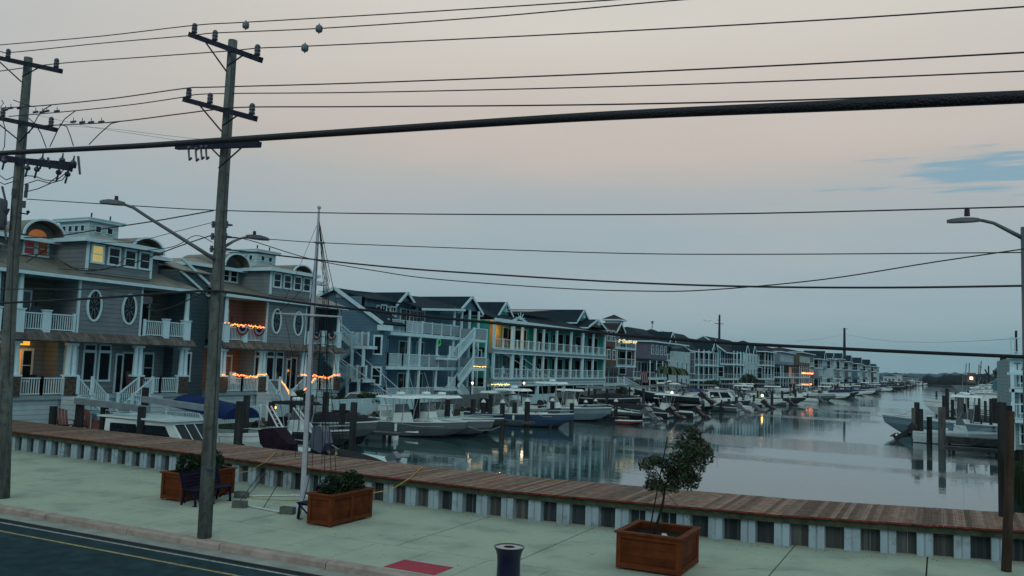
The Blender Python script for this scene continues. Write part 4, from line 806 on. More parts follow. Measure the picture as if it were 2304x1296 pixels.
def lights(pts, lb, sp=.13, m=BULB, r=.026, amp=.085, cat='string lights'):
    mb = MB(); rn = random.Random(len(lb)); P_ = [Vector(p) for p in pts]; wv_ = MB()
    for a, b_ in zip(P_, P_[1:]):
        n_ = max(2, int((b_-a).length/sp))
        for k in range(n_):
            c = a.lerp(b_, k/n_)+Vector((rn.uniform(0, .06), 0, rn.uniform(-amp, amp))); mb.ball(c, r, n=5)
    wv_.tube([p+Vector((.02, 0, .0)) for p in P_], .009, 5)
    z = P_[0]; t = thing('string_lights', lb, cat, z); part(mb, 'bulbs', m, t); part(wv_, 'cable', m if m is BULB else WIRE, t); return t
Xr = -39.93
lights([(Xr, 40.2, 2.92), (Xr, 40.6, 2.92)], 'orange string lights at the left end of the lit porch')
lights([(Xr, 41.0+.1, 2.98), (Xr, 43.2, 2.85), (Xr, 43.35, 3.0), (Xr, 44.2, 3.0)], 'orange string lights along the lit porch rail left of the stairs')
lights([(Xr, 47.6, 3.0), (Xr, 48.3, 2.98), (Xr, 50.6, 2.82), (Xr, 51.2, 3.0), (Xr, 52, 3.0)], 'orange string lights along the lit porch rail behind the mast')
lights([(-38.7, 47.6, 2.85), (-38.7, 46.5, 2.0), (-38.7, 46.2, 1.5)], 'orange string lights wound down the right stair rail')
lights([(-38.7, 44.1, 2.7), (-38.7, 44.7, 2.2), (-38.7, 45.1, 1.7)], 'orange string lights wound down the left stair rail')
lights([(Xr, 40.15, 6.15), (Xr, 43.7, 6.1)], 'orange string lights along the upper balcony rail above the bunting', .1, BULB, .024)
def lamp_light(p, e, c=(1, .4, .12), r=.1):
    ld = bpy.data.lights.new('lamp_light', 'POINT'); ld.energy = e; ld.color = c; ld.shadow_soft_size = r; o = bpy.data.objects.new('lamp_light', ld); col.objects.link(o); o.location = p
lamp_light((-40.9, 42.3, 6.4), 5, (1, .55, .32)); lamp_light((-40.7, 42.5, 3.3), 6, (1, .55, .3)); lamp_light((-39.2, 49.5, 3.2), 10); lamp_light((-39.4, 40.4, 2.9), 4)
lamp_light((-41.2, 28.0, 4.1), 10, (1, .5, .15)); lamp_light((-41, 26.0, 3.9), 10, (1, .4, .1))
mb = MB(); mb.box(-41.6, -41.1, 27.4, 28.2, 4.38, 4.57); single(mb, 'porch_ceiling_light', mat('amber_lamp', (.6, .25, .05), .5, 0, em=(1, .28, .03), es=1.6), 'amber glowing ceiling light in the porch of the nearest townhouse', 'ceiling light')
mb = MB(); mb.ball((-40.6, 25.75, 3.6), .28, sz=1.4); single(mb, 'porch_lamp', mat('amber_lamp', (0, 0, 0)), 'round amber lamp at the left edge behind the wooden pole', 'lamp')

# ---------------------------------------------------------------- blue house
t = thing('blue_house', 'three storey blue grey house with white balconies and outside stairs', 'house', (-40, 64, .25))
mb = MB(); mb.box(-52, -42, 57, 75, .25, 9.3); mb.box(-42, -40.02, 57, 58.0, .25, 6.4)
mb.prism([(-52, 9.3), (-42, 9.3), (-42, 7.5), (-39.6, 6.9), (-39.6, 6.4), (-52, 6.4)], lambda u, v, tt: (u, tt, v), 56.98, 57.4)
part(mb, 'wall', S_BLUE, t)
pk = on(1, 57, 760, 648); el = on(1, 57, 700, 672); er = on(1, 57, 868, 728)
mb = MB(); mb.prism([(er.x-.3, er.z), (pk.x, pk.z-.1), (el.x-1.5, el.z-.7), (el.x-1.5, 6.4), (er.x-.3, 6.4)], lambda u, v, tt: (u, tt, v), 56.96, 57.1); part(mb, 'gable_wall', S_BLUE, t)
mb = MB(); ov = 56.6
mb.quad((er.x, ov, er.z), (er.x, 60, er.z), (pk.x, 60, pk.z), (pk.x, ov, pk.z), .12); mb.quad((pk.x, ov, pk.z), (pk.x, 62, pk.z), (el.x-2, 62, el.z-.9), (el.x-2, ov, el.z-.9), .12)
mb.quad((-41.5, 57.3, 9.15), (-41.5, 75, 9.15), (-45.5, 75, 10.6), (-45.5, 57.3, 10.0), .12)
r = part(mb, 'main_roof', SHING, t)
mb = MB(); mb.bar((er.x+.02, ov-.04, er.z-.03), (pk.x, ov-.04, pk.z-.03), .08, .28); mb.bar((el.x-2, ov-.04, el.z-.93), (pk.x, ov-.04, pk.z-.03), .08, .28); mb.box(er.x-.5, er.x+.04, ov-.02, 58, er.z-.55, er.z-.12); part(mb, 'fascia', TRIM, r)
mb = MB(); q = on(1, 56.9, 765, 663)
mb.prism([(.42*math.cos(math.pi*i/10), .5*math.sin(math.pi*i/10)) for i in range(11)], lambda u, v, tt: (q.x+u, tt, q.z-.25+v), 56.86, 56.95); part(mb, 'attic_vent', TRIMG, t)
g1, g1a, g1b = on(0, -41.6, 915, 657), on(0, -41.6, 893, 684), on(0, -41.6, 939, 690)
gable_x(t, (g1a.y+g1b.y)/2, (g1b.y-g1a.y)/2-.2, -41.9, -49, g1a.z+.1, g1.z, SHING, S_BLUE, .3)
g2, g2a, g2b = on(0, -40, 1062, 667), on(0, -40, 1035, 697), on(0, -40, 1085, 703)
gable_x(t, (g2a.y+g2b.y)/2, (g2b.y-g2a.y)/2-.2, -40.3, -50, g2a.z+.1, g2.z, SHING, S_BLUE, .35)
mb = MB(); mb.quad((-39.7, 62.5, 8.75), (-39.7, 70, 9.2), (-42.5, 70, 9.9), (-42.5, 62.5, 9.5), .1); r = part(mb, 'porch_roof', SHING, t)
mb = MB(); mb.bar((-39.68, 62.5, 8.65), (-39.68, 70, 9.1), .06, .2); part(mb, 'fascia', TRIM, r)
mb = MB()
for yy in (68.6, 70.0, 71.5, 73.3): mb.box(-40.12, -39.94, yy-.08, yy+.08, 1.0, 9.2)
for yy in (61.2, 62.9): mb.box(-40.1, -39.92, yy-.1, yy+.1, .3, 6.5)
mb.box(-40.1, -39.95, 65.7, 65.85, .3, 6.5)
part(mb, 'post', TRIM, t)
for z0, y0, y1, solid in ((6.55, 58.2, 69.5, 1), (3.75, 58.0, 69, 1), (.95, 57.8, 69, 1)):
    mb = MB(); mb.box(-42, -39.85, y0, y1, z0-.28, z0); bl = part(mb, 'balcony', TRIM, t)
    mb = MB(); ym = y0+(y1-y0)*.38; rail(mb, (-39.95, y0+.1, z0), (-39.95, y0+2.2, z0), 1.0); rail(mb, (-39.95, y0+2.2, z0), (-39.95, ym+.6, z0), 1.0)
    rail(mb, (-42, y0+.1, z0), (-39.95, y0+.1, z0), 1.0)
    part(mb, 'railing', TRIM, bl)
    mb = MB(); yy = ym+.6
    while yy < y1-.5:
        mb.box(-39.97, -39.93, yy+.06, yy+1.5, z0+.08, z0+.95, 0); mb.box(-40, -39.9, yy-.05, yy+.05, z0, z0+1.1, 1); yy += 1.6
    mb.box(-40, -39.9, ym+.6, yy-.1, z0+.95, z0+1.02, 1)
    part(mb, 'privacy_panel', [mat('frosted_panel', (.20, .29, .33), .4, .08), TRIM], bl)
    for k, yy in enumerate((60, 63.6, 66.4)): door(t, FX(-42), yy-.9, yy+.9 if k < 2 else yy+.2, z0, z0+2.1, GLASS if k else None)
window(t, FX(-41.9), 59.6, 60.3, 8.0, 8.75, muls=1); window(t, FX(-41.9), 61, 61.7, 8.0, 8.7, muls=1); window(t, FX(-41.9), 64, 66.3, 7.6, 8.6, muls=3)
for (x0, y0), (x1, y1), rr in (((842, 758), (859, 795), 0), ((837, 829), (857, 863), 1)):
    a = on(1, 57, x0, y1); b_ = on(1, 57, x1, y0); window(t, FY(56.96), a.x+.05, b_.x, a.z, b_.z, None, rr, 0, .13)
# side stairs on the near wall
mb = MB()
def sp(px, py, Y=55.6): return on(1, Y, px, py)
for (a, b_, top_, bot) in (((793, 757), (828, 770), 0, 0), ((782, 833), (823, 853), 0, 0)):
    pa, pb = sp(a[0], a[1]+20 if a[1] < 800 else a[1]+17), sp(b_[0], b_[1]+5 if a[1] < 800 else b_[1]-1); z0 = (pa.z+pb.z)/2-.05
    m0 = MB(); m0.box(pa.x-.2, pb.x, 55.6, 56.9, z0-.25, z0); ld_ = part(m0, 'stair_landing', TRIM, t)
    m0 = MB(); rail(m0, (pa.x-.1, 55.62, z0), (pa.x+.9, 55.62, z0), 1.0); part(m0, 'railing', TRIM, ld_)
    m0 = MB(); m0.box(pa.x+1.0, pb.x-.05, 55.6, 55.64, z0+.08, z0+.95, 0); m0.box(pa.x+.93, pb.x, 55.58, 55.66, z0+.95, z0+1.02, 1); m0.box(pb.x-.06, pb.x+.04, 55.56, 55.68, z0, z0+1.1, 1); part(m0, 'privacy_panel', [mat('frosted_panel', (0, 0, 0)), TRIM], ld_)
    for xx in (pa.x-.05, pa.x+1.05): m0 = MB(); m0.box(xx-.09, xx+.09, 55.6, 55.78, .25 if a[1] > 800 else z0-2.9, z0-.25); part(m0, 'post', TRIM, ld_)
    flight(t, (pa.x-.2, 55.62, z0), (pa.x-2.4, 55.62, z0+1.5), (0, 1.1, 0), (0,))
    flight(t, (pa.x-2.4, 56.4, z0-1.4), (pa.x-.2, 56.4, z0), (0, .4, 0), (0,))
# big stair tower on the right of the facade
TY0, TY1, TX = on(0, -38.4, 1066, 800).y, on(0, -38.4, 1095, 800).y, -38.4
for z0 in (3.75, 1.0, 6.4):
    m0 = MB(); m0.box(-40.5, TX, TY0, TY1, z0-.25 if z0 > 2 else z0-.4, z0); ld_ = part(m0, 'stair_landing', TRIM, t)
    m0 = MB(); m0.box(TX-.06, TX, TY0+.1, TY1-.05, z0+.06, z0+.95, 0); m0.box(-40.4, TX, TY0-.02, TY0+.03, z0+.06, z0+.95, 0); m0.box(TX-.1, TX+.04, TY0-.05, TY1, z0+.95, z0+1.03, 1); part(m0, 'privacy_panel', [mat('frosted_panel', (0, 0, 0)), TRIM], ld_)
m0 = MB()
for xx, yy in ((TX-.05, TY0+.05), (TX-.05, TY1-.1), (-39.9, TY0+.05)): m0.box(xx-.08, xx+.08, yy-.08, yy+.08, .25, 7.4)
part(m0, 'stair_post', TRIM, t)
for z0, z1 in ((4.6, 6.4), (1.9, 3.75)): flight(t, (TX-.1, TY0-2.8, z0), (TX-.1, TY0, z1), (-1.0, 0, 0), (0,))
for z0, z1 in ((3.75, 4.6), (1.0, 1.9)):
    m0 = MB(); m0.box(-40, TX-.1, TY0-4.2, TY0-2.8, z1-.2, z1); rail(m0, (TX-.15, TY0-4.1, z1), (TX-.15, TY0-2.8, z1), .95, .2); part(m0, 'stair_landing', TRIM, t)
flight(t, (TX-.1, TY0, .3), (TX-.1, TY0-2.8, 1.9), (-.9, 0, 0), (0,))
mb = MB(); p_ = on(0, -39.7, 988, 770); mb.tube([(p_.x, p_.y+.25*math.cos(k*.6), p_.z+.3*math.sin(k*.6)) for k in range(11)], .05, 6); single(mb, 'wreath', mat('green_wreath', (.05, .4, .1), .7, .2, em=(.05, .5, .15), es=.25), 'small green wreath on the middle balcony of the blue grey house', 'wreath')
lights([(TX+.08, TY0, 3.9), (TX+.08, TY1, 3.9)], 'short yellow light string on the stair tower between blue and teal houses', .3, BULBY, .035, .04)
lights([(-36.6, 70.0, 2.3), (-36.6, 73.6, 2.3)], 'amber light garland by the pole with a flag', .2, BULBY, .04, .06)

# ---------------------------------------------------------------- teal duplex
t = thing('teal_house', 'long teal duplex with open white porches, dark roofs and one yellow lit bay', 'house', (-40, 92, .25))
Y0, Y1 = 76.1, 108.3
mb = MB(); mb.box(-52, -42.4, Y0, Y1, .25, 8.7); mb.box(-42.4, -40.4, Y0, Y0+.25, .25, 8.5); part(mb, 'wall', S_TEAL, t)
mb = MB(); mb.quad((-39.6, Y0-.3, 8.75), (-39.6, Y1+.3, 8.75), (-43.5, Y1+.3, 10.0), (-43.5, Y0-.3, 10.0), .12); r = part(mb, 'porch_roof', SHING, t)
mb = MB(); mb.box(-39.62, -39.5, Y0-.3, Y1+.3, 8.42, 8.74); part(mb, 'fascia', TRIM, r)
for (pk, fl, fr, xf) in (((1137, 680), (1111, 719), (1152, 714), -41.5), ((1311, 697), (1294, 728), (1323, 720), -41.5)):
    P_, A_, B_ = on(0, xf, *pk), on(0, xf, *fl), on(0, xf, *fr); hw = (B_.y-A_.y)/2; yc = (A_.y+B_.y)/2
    gable_x(t, yc, hw-.2, xf, -52, (A_.z+B_.z)/2+.1, P_.z, SHING, S_TEAL, .35, arch=1)
mb = MB(); A_ = on(0, -41.5, 1311, 697); yc = A_.y; mb.quad((-50, 80, 9.3), (-41.6, 80, 9.3), (-41.6, 98, 11.0), (-50, 98, 11.0), .1); part(mb, 'main_roof', SHING, t)
for (pk, fl, fr) in (((1173, 714), (1151, 727), (1190, 731)), ((1348, 719), (1327, 737), (1366, 742))):
    P_, A_, B_ = on(0, -39.5, *pk), on(0, -39.5, *fl), on(0, -39.5, *fr); yc = (A_.y+B_.y)/2; hw = (B_.y-A_.y)/2
    r = gable_x(t, yc, hw-.2, -39.9, -44, min(A_.z, B_.z)+.2, P_.z, SHING, S_TAN, .3)
    mb = MB()
    for k in range(5): an = math.pi*(k+.5)/5; mb.bar((-39.5, yc, B_.z+.4), (-39.5, yc+1.1*math.cos(an), B_.z+.4+.8*math.sin(an)), .05, .06)
    part(mb, 'gable_ornament', TRIM, r)
sa, sb_ = on(1, 97.6, 1203, 702), on(1, 97.6, 1290, 722)
mb = MB(); zf = lambda y: 9.3+(y-80)/18*1.7
mb.quad((-48, 90, zf(90)+.08), (-42.5, 90, zf(90)+.08), (-42.5, 96.5, zf(96.5)+.08), (-48, 96.5, zf(96.5)+.08), .05); part(mb, 'solar_panel', SOLAR, t)
for i, z0 in enumerate((5.75, 2.75)):
    mb = MB(); mb.box(-42.4, -39.7, Y0, Y1, z0-.5, z0); bl = part(mb, 'porch_floor', TRIMG, t)
    mb = MB(); mb.box(-39.7, -39.6, Y0, Y1, z0-.12, z0); mb.box(-39.7, -39.6, Y0, Y1, z0-.52, z0-.42); part(mb, 'floor_trim', TRIM, bl)
    yy = Y0+.15; cols = [Y0+.2, 80.5, 82.8, 86.0, 88.3, 92, 96.4, 100.2, 103.8, Y1-.2]
    for k, yc in enumerate(cols):
        mb = MB(); w_ = .13 if k not in (7, 1) else .26; mb.box(-39.95, -39.72, yc-w_, yc+w_, z0, 8.45 if i == 0 else 5.25); part(mb, 'porch_column', TRIM, bl)
    mb = MB()
    for a, b_ in zip(cols, cols[1:]):
        m_ = (a+b_)/2; rail(mb, (-39.85, a+.15, z0), (-39.85, m_, z0), .95, .3, True, .022); rail(mb, (-39.85, m_, z0), (-39.85, b_-.15, z0), .95, .3, False, .022)
    part(mb, 'railing', TRIM, bl)
    rn = random.Random(i+4)
    for k, (a, b_) in enumerate(zip(cols, cols[1:])):
        lit_ = i == 0 and k < 2; mid = (a+b_)/2; wd = (b_-a)/2-.3
        if rn.random() < .85 or lit_: door(t, FX(-42.4), mid-wd*(.9 if k % 3 else .45), mid+wd*.9, z0, z0+2.35, mat('glass_dim_warm', (.06, .05, .02), .3, .5, 2, em=(.35, .2, .04), es=.12) if lit_ else (GLASS if rn.random() < .7 else GLASSC))
mb = MB(); mb.box(-42.39, -42.3, Y0+.3, 82.6, 5.76, 8.4); part(mb, 'lit_porch_wall', mat('siding_lamp_yellow', (.34, .28, .10), .7, .1), t)  # yellow lamplight on the bay wall is put into its colour
lamp_light((-41.4, 78.2, 7.6), 55, (1, .55, .14)); lamp_light((-41.4, 81.4, 7.6), 45, (1, .52, .14))
mb = MB(); mb.box(-42.4, -39.7, Y0, Y1, 1.9, 2.2); part(mb, 'lower_beam', TRIM, t)
for z0 in (2.75, 5.75):
    for yy in (86.0, 92.0, 96.4, 103.8, 108.2):
        mb = MB(); mb.box(-42.4, -40.6 if yy < 108 else -40.1, yy-.07, yy+.07, z0, z0+2.45); part(mb, 'porch_partition', S_TEAL, t)
        window(t, FY(yy-.07), -42.2, -40.85, z0+.3, z0+2.2, GLASS, 0, 1, .08)
mb = MB()
for yc in (Y0+.4, 80.8, 87, 94.5, 102, 103.6, Y1-.3): mb.box(-40.0, -39.7, yc-.2, yc+.2, .25, 1.9)
part(mb, 'ground_post', TRIM, t)
mb = MB(); mb.box(-42.3, -42.25, Y0+.2, Y1-.2, .3, 1.9); part(mb, 'undercroft_shade', mat('undercroft_dark', (.012, .018, .022), .9, .3), t)  # near-black sheet stands in for the shade of the open undercroft
a = on(1, Y0, 1098, 802); window(t, FX(-40.38), Y0+.02, Y0+.22, 3.8, 4.6, None, 0, 0, .04)
for px, py in ((1076, 800),): q_ = on(1, 76, px, py); window(t, FY(76.05), q_.x-.3, q_.x+.3, q_.z-.3, q_.z+.5, None, 0)

# ---------------------------------------------------------------- generic canal houses
def chouse(label, px0, px1, Xf, zl, eave, wall, roofm, segs, gx=(), main=None, hipz=None, seed=0, lit=(), south=(), depth_=12, name='canal_house', porch=2.7, sp=.4, wallz=None):
    """zl: floor levels; segs: per level list of (f0, f1, kind) fractions of the frontage"""
    y0, y1 = on(0, Xf, px0, 800).y, on(0, Xf, px1, 800).y; W_ = y1-y0; rn = random.Random(seed)
    t = thing(name, label, 'house', (Xf, (y0+y1)/2, .25))
    mb = MB(); mb.box(Xf-depth_, Xf-porch, y0, y1, .25, eave)
    for i, z0 in enumerate(zl):
        z1 = (zl[i+1]-.25 if i+1 < len(zl) else eave)
        for f0, f1, k in segs[i]:
            if k == 'w': mb.box(Xf-porch, Xf-.1, y0+W_*f0, y0+W_*f1, z0, z1)
    part(mb, 'wall', wall, t)
    for i, z0 in enumerate(zl):
        z1 = (zl[i+1]-.25 if i+1 < len(zl) else eave)
        for f0, f1, k in segs[i]:
            a, b_ = y0+W_*f0, y0+W_*f1; nb = max(1, round((b_-a)/3.9))
            if k == 'p' and z1-z0 > 1.5:
                mb = MB(); mb.box(Xf-porch, Xf-.35, b_-.16, b_-.02, z0, z1); part(mb, 'end_wall', wall, t)
                window(t, FY(b_-.16), Xf-porch+.25, Xf-.65, z0+.15, min(z1-.2, z0+2.3), GLASS, 0, 1, .09)
            if k in 'pr':
                m0 = MB(); m0.box(Xf-porch, Xf+.03, a+.002, b_-.002, z0-.22, z0); bl = part(m0, 'balcony', TRIM, t)
                m0 = MB(); 
                if z0 > .6: rail(m0, (Xf-.05, a+.1, z0), (Xf-.05, b_-.1, z0), .95, sp*1.6, True, .022); rail(m0, (Xf-porch, a+.05, z0), (Xf-.05, a+.05, z0), .95, sp, True, .03)
                part(m0, 'railing', TRIM, bl)
                if k == 'p':
                    m0 = MB()
                    for j in range(nb+1): yy = a+.12+(b_-a-.24)*j/nb; m0.box(Xf-.16, Xf-.02, yy-.065, yy+.065, z0, z1)
                    part(m0, 'post', TRIM, bl)
                for j in range(nb):
                    yy = a+(b_-a)*(j+.5)/nb; gl = GLASS if rn.random() < .9 else GLASSC
                    if (i, j) in lit: gl = GLORANGE
                    door(t, FX(Xf-porch), yy-(b_-a)/nb*.455, yy+(b_-a)/nb*.455, z0, min(z1-.1, z0+2.45), gl)
            else:
                nb = max(1, round((b_-a)/2.2))
                for j in range(nb):
                    yy = a+(b_-a)*(j+.5)/nb; hw = min(.55, (b_-a)/nb*.33); window(t, FX(Xf-.1), yy-hw, yy+hw, z0+.8, min(z1-.25, z0+2.1), GLASS if rn.random() < .7 else GLASSC)
    for a, z0, z1_ in south: window(t, FY(y0), Xf-a-.5, Xf-a+.5, z0, z1_, None)
    if main: gable_y(t, y0, y1, Xf if main[2] is None else Xf-main[2], Xf-main[1], Xf-depth_, eave, main[0], roofm, wall)
    if hipz: hip(t, Xf-depth_, Xf-(porch if hipz[1] else 0), y0, y1, eave, hipz[0], roofm)
    for f, hw, zp, ze, back in gx: gable_x(t, y0+W_*f, hw, Xf-.1, Xf-back, ze, zp, roofm, wall, .3)
    return t, y0, y1
# brown house with cupola
t, y0, y1 = chouse('brown and white house with a rooftop cupola and a flower lit balcony', 1364, 1431, -40, (.3, 1.9, 4.5, 7.0), 9.4, S_BROWN, SHINGB,
    [[(0, 1, 'p')], [(0, 1, 'r')], [(0, .35, 'w'), (.35, 1, 'p')], [(0, .3, 'w'), (.3, 1, 'r')]], gx=((.42, 1.6, 10.4, 9.3, 5),), hipz=(11.3, 1), seed=2)
cu = on(0, -44, 1390, 738); z_ = on(0, -44, 1390, 712).z
mb = MB(); mb.box(-45.6, -43.6, cu.y-1.3, cu.y+1.3, 10.4, z_-.5); cp = part(mb, 'cupola', S_WHITE, t); hip(t, -45.6, -43.6, cu.y-1.3, cu.y+1.3, z_-.5, z_+.25, SHINGB, .4, name='cupola_roof')
for k in range(3): window(cp, FX(-43.6), cu.y-1.05+k*.75, cu.y-.6+k*.75, z_-1.6, z_-.7, None, 0)
mb = MB(); rn = random.Random(1)
for k in range(70): 
    c = (-39.9+rn.uniform(0, .15), y0+(y1-y0)*rn.uniform(.35, .98), 7.85+rn.uniform(-.12, .3)); mb.ball(c, .075, n=5)
single(mb, 'flower_lights', mat('pale_flower_light', (.7, .65, .4), .6, .3, em=(.9, .75, .35), es=.7), 'pale yellow flowers glowing along the top balcony of the brown house', 'flower garland')
flight(t, (-36.5, y0+5, .3), (-38.5, y0+.5, 2.0), (.9, 0, 0))
# purple grey house with turret
t, y0, y1 = chouse('grey purple house with dark hip roofs and a white bay on its right', 1464, 1544, -40, (.3, 2.7, 5.7), 8.5, S_SLV, SHING,
    [[(0, 1, 'p')], [(0, .5, 'p'), (.5, 1, 'w')], [(0, .45, 'w'), (.45, 1, 'r')]], gx=((.55, 1.8, 10.4, 8.6, 4),), hipz=(10.9, 0), seed=3, south=((4.5, 3.2, 5.0), (4.5, 6.2, 7.9), (8, 3.2, 5.0)))
q_ = on(0, -44, 1472, 755); mb = MB(); zt = on(0, -44, 1472, 741).z
mb.box(-46.4, -42.4, q_.y-3, q_.y+3, 8.3, q_.z-.2); part(mb, 'turret', S_SLV, t); hip(t, -46.4, -42.4, q_.y-3, q_.y+3, q_.z-.2, zt, SHINGB, .5, name='turret_roof')
zv = on(0, -44, 1473, 724).z; mb = MB(); mb.cyl((-44.4, q_.y, zt-.2), (-44.4, q_.y, zv), .05, n=5); mb.bar((-44.4, q_.y-.9, zv-.3), (-44.4, q_.y+.9, zv-.3), .05, .08)
mb.add([(-44.4, q_.y-.9, zv-.1), (-44.4, q_.y, zv+.15), (-44.4, q_.y+1, zv+.1), (-44.4, q_.y+.2, zv-.25)], [(0, 1, 2, 3)]); mb.bar((-44.4, q_.y-.5, zv-.9), (-44.4, q_.y+.5, zv-.9), .04, .06); part(mb, 'weathervane', WIRE, t)
wy0 = y0+(y1-y0)*.52; mb = MB(); mb.box(-40.1, -39.2, wy0, y1-.3, .3, 7.2); part(mb, 'white_bay', S_WHITE, t)
for z0 in (1.0, 3.7): 
    for k in range(3): yy = wy0+.8+k*(y1-wy0-1)/3; window(t, FX(-39.2), yy, yy+.9, z0+.3, z0+1.7)
# blue grey
t, y0, y1 = chouse('pale blue grey house with large dark roof and small peaked porch', 1573, 1617, -38, (.3, 2.5, 5.2), 7.9, mat('siding_pale_bluegrey', (.21, .28, .33), .75, .1, stripe=(2, .16, .3, .5)), SHING,
    [[(0, 1, 'p')], [(0, 1, 'p')], [(0, 1, 'p')]], gx=((.75, 2.2, 9.9, 8.0, 6),), main=(11.0, 7, 1.9), seed=4)
q2 = on(1, y0, 1554, 820); window(t, FY(y0), q2.x-.6, q2.x+.7, 3.6, 7.2, GLASSC, 2, 0)
# sea blue
t, y0, y1 = chouse('sea blue house with white stacked balconies and twin small white gables', 1652, 1705, -36, (.4, 2.7, 5.6), 8.2, S_TB, SHING,
    [[(0, 1, 'p')], [(0, .4, 'p'), (.4, 1, 'w')], [(0, .4, 'p'), (.4, 1, 'w')]], gx=((.5, 1.6, 10.1, 8.3, 3), (.82, 1.6, 10.1, 8.3, 3)), main=(11.0, 6, 1.9), seed=5, south=((2.6, 3.1, 5.0),))
wy0 = y0+(y1-y0)*.42; mb = MB(); mb.box(-36.05, -35.6, wy0, y1-.2, 2.6, 8.0); part(mb, 'white_bay', S_WHITE, t)
for z0 in (2.9, 5.7):
    for k in range(4): yy = wy0+1+k*(y1-wy0-1.4)/4; window(t, FX(-35.6), yy, yy+1.3, z0+.5, z0+1.9)
# slate
t, y0, y1 = chouse('dark slate house with white framed windows', 1722, 1743, -34, (.4, 2.8, 5.8), 8.8, S_DG, SHING, [[(0, 1, 'w')], [(0, 1, 'p')], [(0, 1, 'p')]], hipz=(11.2, 0), seed=6, sp=.4, south=((2.5, 5.9, 7.8), (1.2, 2.9, 5.2), (4, 2.9, 4.6), (4, .9, 1.8)))
t, y0, y1 = chouse('light blue house with a white curved terrace rail', 1757, 1787, -33, (.4, 3.2, 6.2), 9.2, S_LB, SHING, [[(0, 1, 'p')], [(0, .2, 'p'), (.2, 1, 'r')], [(0, .2, 'w'), (.2, 1, 'w')]], hipz=(10.6, 0), seed=7, sp=.4)
t, y0, y1 = chouse('beige house with a flat dark roof and orange lit balconies', 1800, 1832, -32, (.4, 3.2, 6.4), 9.7, S_TAN, SHING, [[(0, 1, 'p')], [(0, .7, 'p'), (.7, 1, 'w')], [(0, .7, 'w'), (.7, 1, 'p')]], hipz=(10.9, 0), seed=8, sp=.4, lit=((1, 0), (0, 1)))
for z0, lb in ((4.3, 'orange light row on the upper balcony of the beige house'), (1.4, 'orange light row on the lower balcony of the beige house')): lights([(-31.8, y0+2, z0), (-31.8, y1-4, z0)], lb, .7, BULB, .10, .1)
far = [('pale blue house with triple decks beyond the beige house', 1843, 1862, -31, 9.6, S_LB, 10.8, 9), ('white house with three open decks in the distance', 1869, 1883, -30, 9.4, S_WHITE, 10.4, 10), ('grey house with a dark low roof behind the far power pole', 1890, 1900, -29, 9.2, S_GREY, 10.6, 11),
       ('plain purple grey house right of the far power pole', 1909, 1924, -28, 9.0, S_SLV, 10.2, 12), ('small blue house in the distant row', 1930, 1942, -26, 8.6, S_BLUE, 9.8, 13), ('low wide grey house near the end of the row', 1948, 1961, -25, 8.2, S_GREY, 9.6, 14),
       ('last dark roofed house at the end of the row', 1966, 1978, -24, 8.2, S_TAN, 9.4, 15)]
for lb, a, b_, Xf, ev, wm_, zp, sd_ in far:
    rn = random.Random(sd_); cut = rn.uniform(.3, .6); zp += rn.uniform(-.7, 1.1); ev += rn.uniform(-1.2, .3)
    chouse(lb, a, b_, Xf, (.4, 3.0, 6.0), ev, wm_, SHING, [[(0, cut, 'p'), (cut, 1, 'w')], [(0, cut, 'w'), (cut, 1, 'p')], [(0, cut, 'p'), (cut, 1, 'w')]], gx=((rn.uniform(.3, .7), 3.0, zp+.4, ev, 6),), hipz=(zp, 0), seed=sd_, sp=.7)
for lb, px, Y, h in (('low boathouse with pale roof at the far bend', 2002, 700, 4.2), ('low waterside building with two decks at the far bend', 2015, 720, 5.6), ('small grey shed beyond the last boats', 2038, 730, 3.6), ('tiny pale hut at the water end of the far bend', 2052, 745, 3.0)):
    x_ = on(1, Y, px, 850).x; t = thing('boathouse', lb, 'building', (x_, Y, .25)); mb = MB(); mb.box(x_-4.5, x_+4.5, Y, Y+9, .25, h); part(mb, 'wall', S_GREY if h < 4 else S_WHITE, t); hip(t, x_-4.5, x_+4.5, Y, Y+9, h, h+1.6, SHINGB, .5)
    for k in range(3): window(t, FY(Y), x_-3.5+k*2.6, x_-2+k*2.6, 1.0, 2.4)
# second row behind
for lb, a, b_, X_, z0, zp, m_ in (('brown roofed house peeking over the row behind the blue grey house', 1556, 1672, -62, 12.2, 13.6, SHINGB), ('dark house roof behind the cupola house', 1420, 1450, -58, 10.4, 11.7, SHINGB), ('pale roofed building behind the slate house', 1742, 1800, -60, 10.6, 11.9, TRIMG), ('dark treed roofline behind the beige house', 1800, 1852, -58, 10.4, 12.4, SHING)):
    y0, y1 = on(0, X_, a, 780).y, on(0, X_, b_, 780).y; t = thing('back_house', lb, 'house', (X_, (y0+y1)/2, .25)); mb = MB(); mb.box(X_-12, X_, y0, y1, .25, z0); part(mb, 'wall', S_GREY, t)
    hip(t, X_-12, X_, y0, y1, z0, zp, m_, .5); window(t, FX(X_), y0+1, y0+2.4, z0-2, z0-.7); window(t, FX(X_), y1-3, y1-1.6, z0-2, z0-.7)
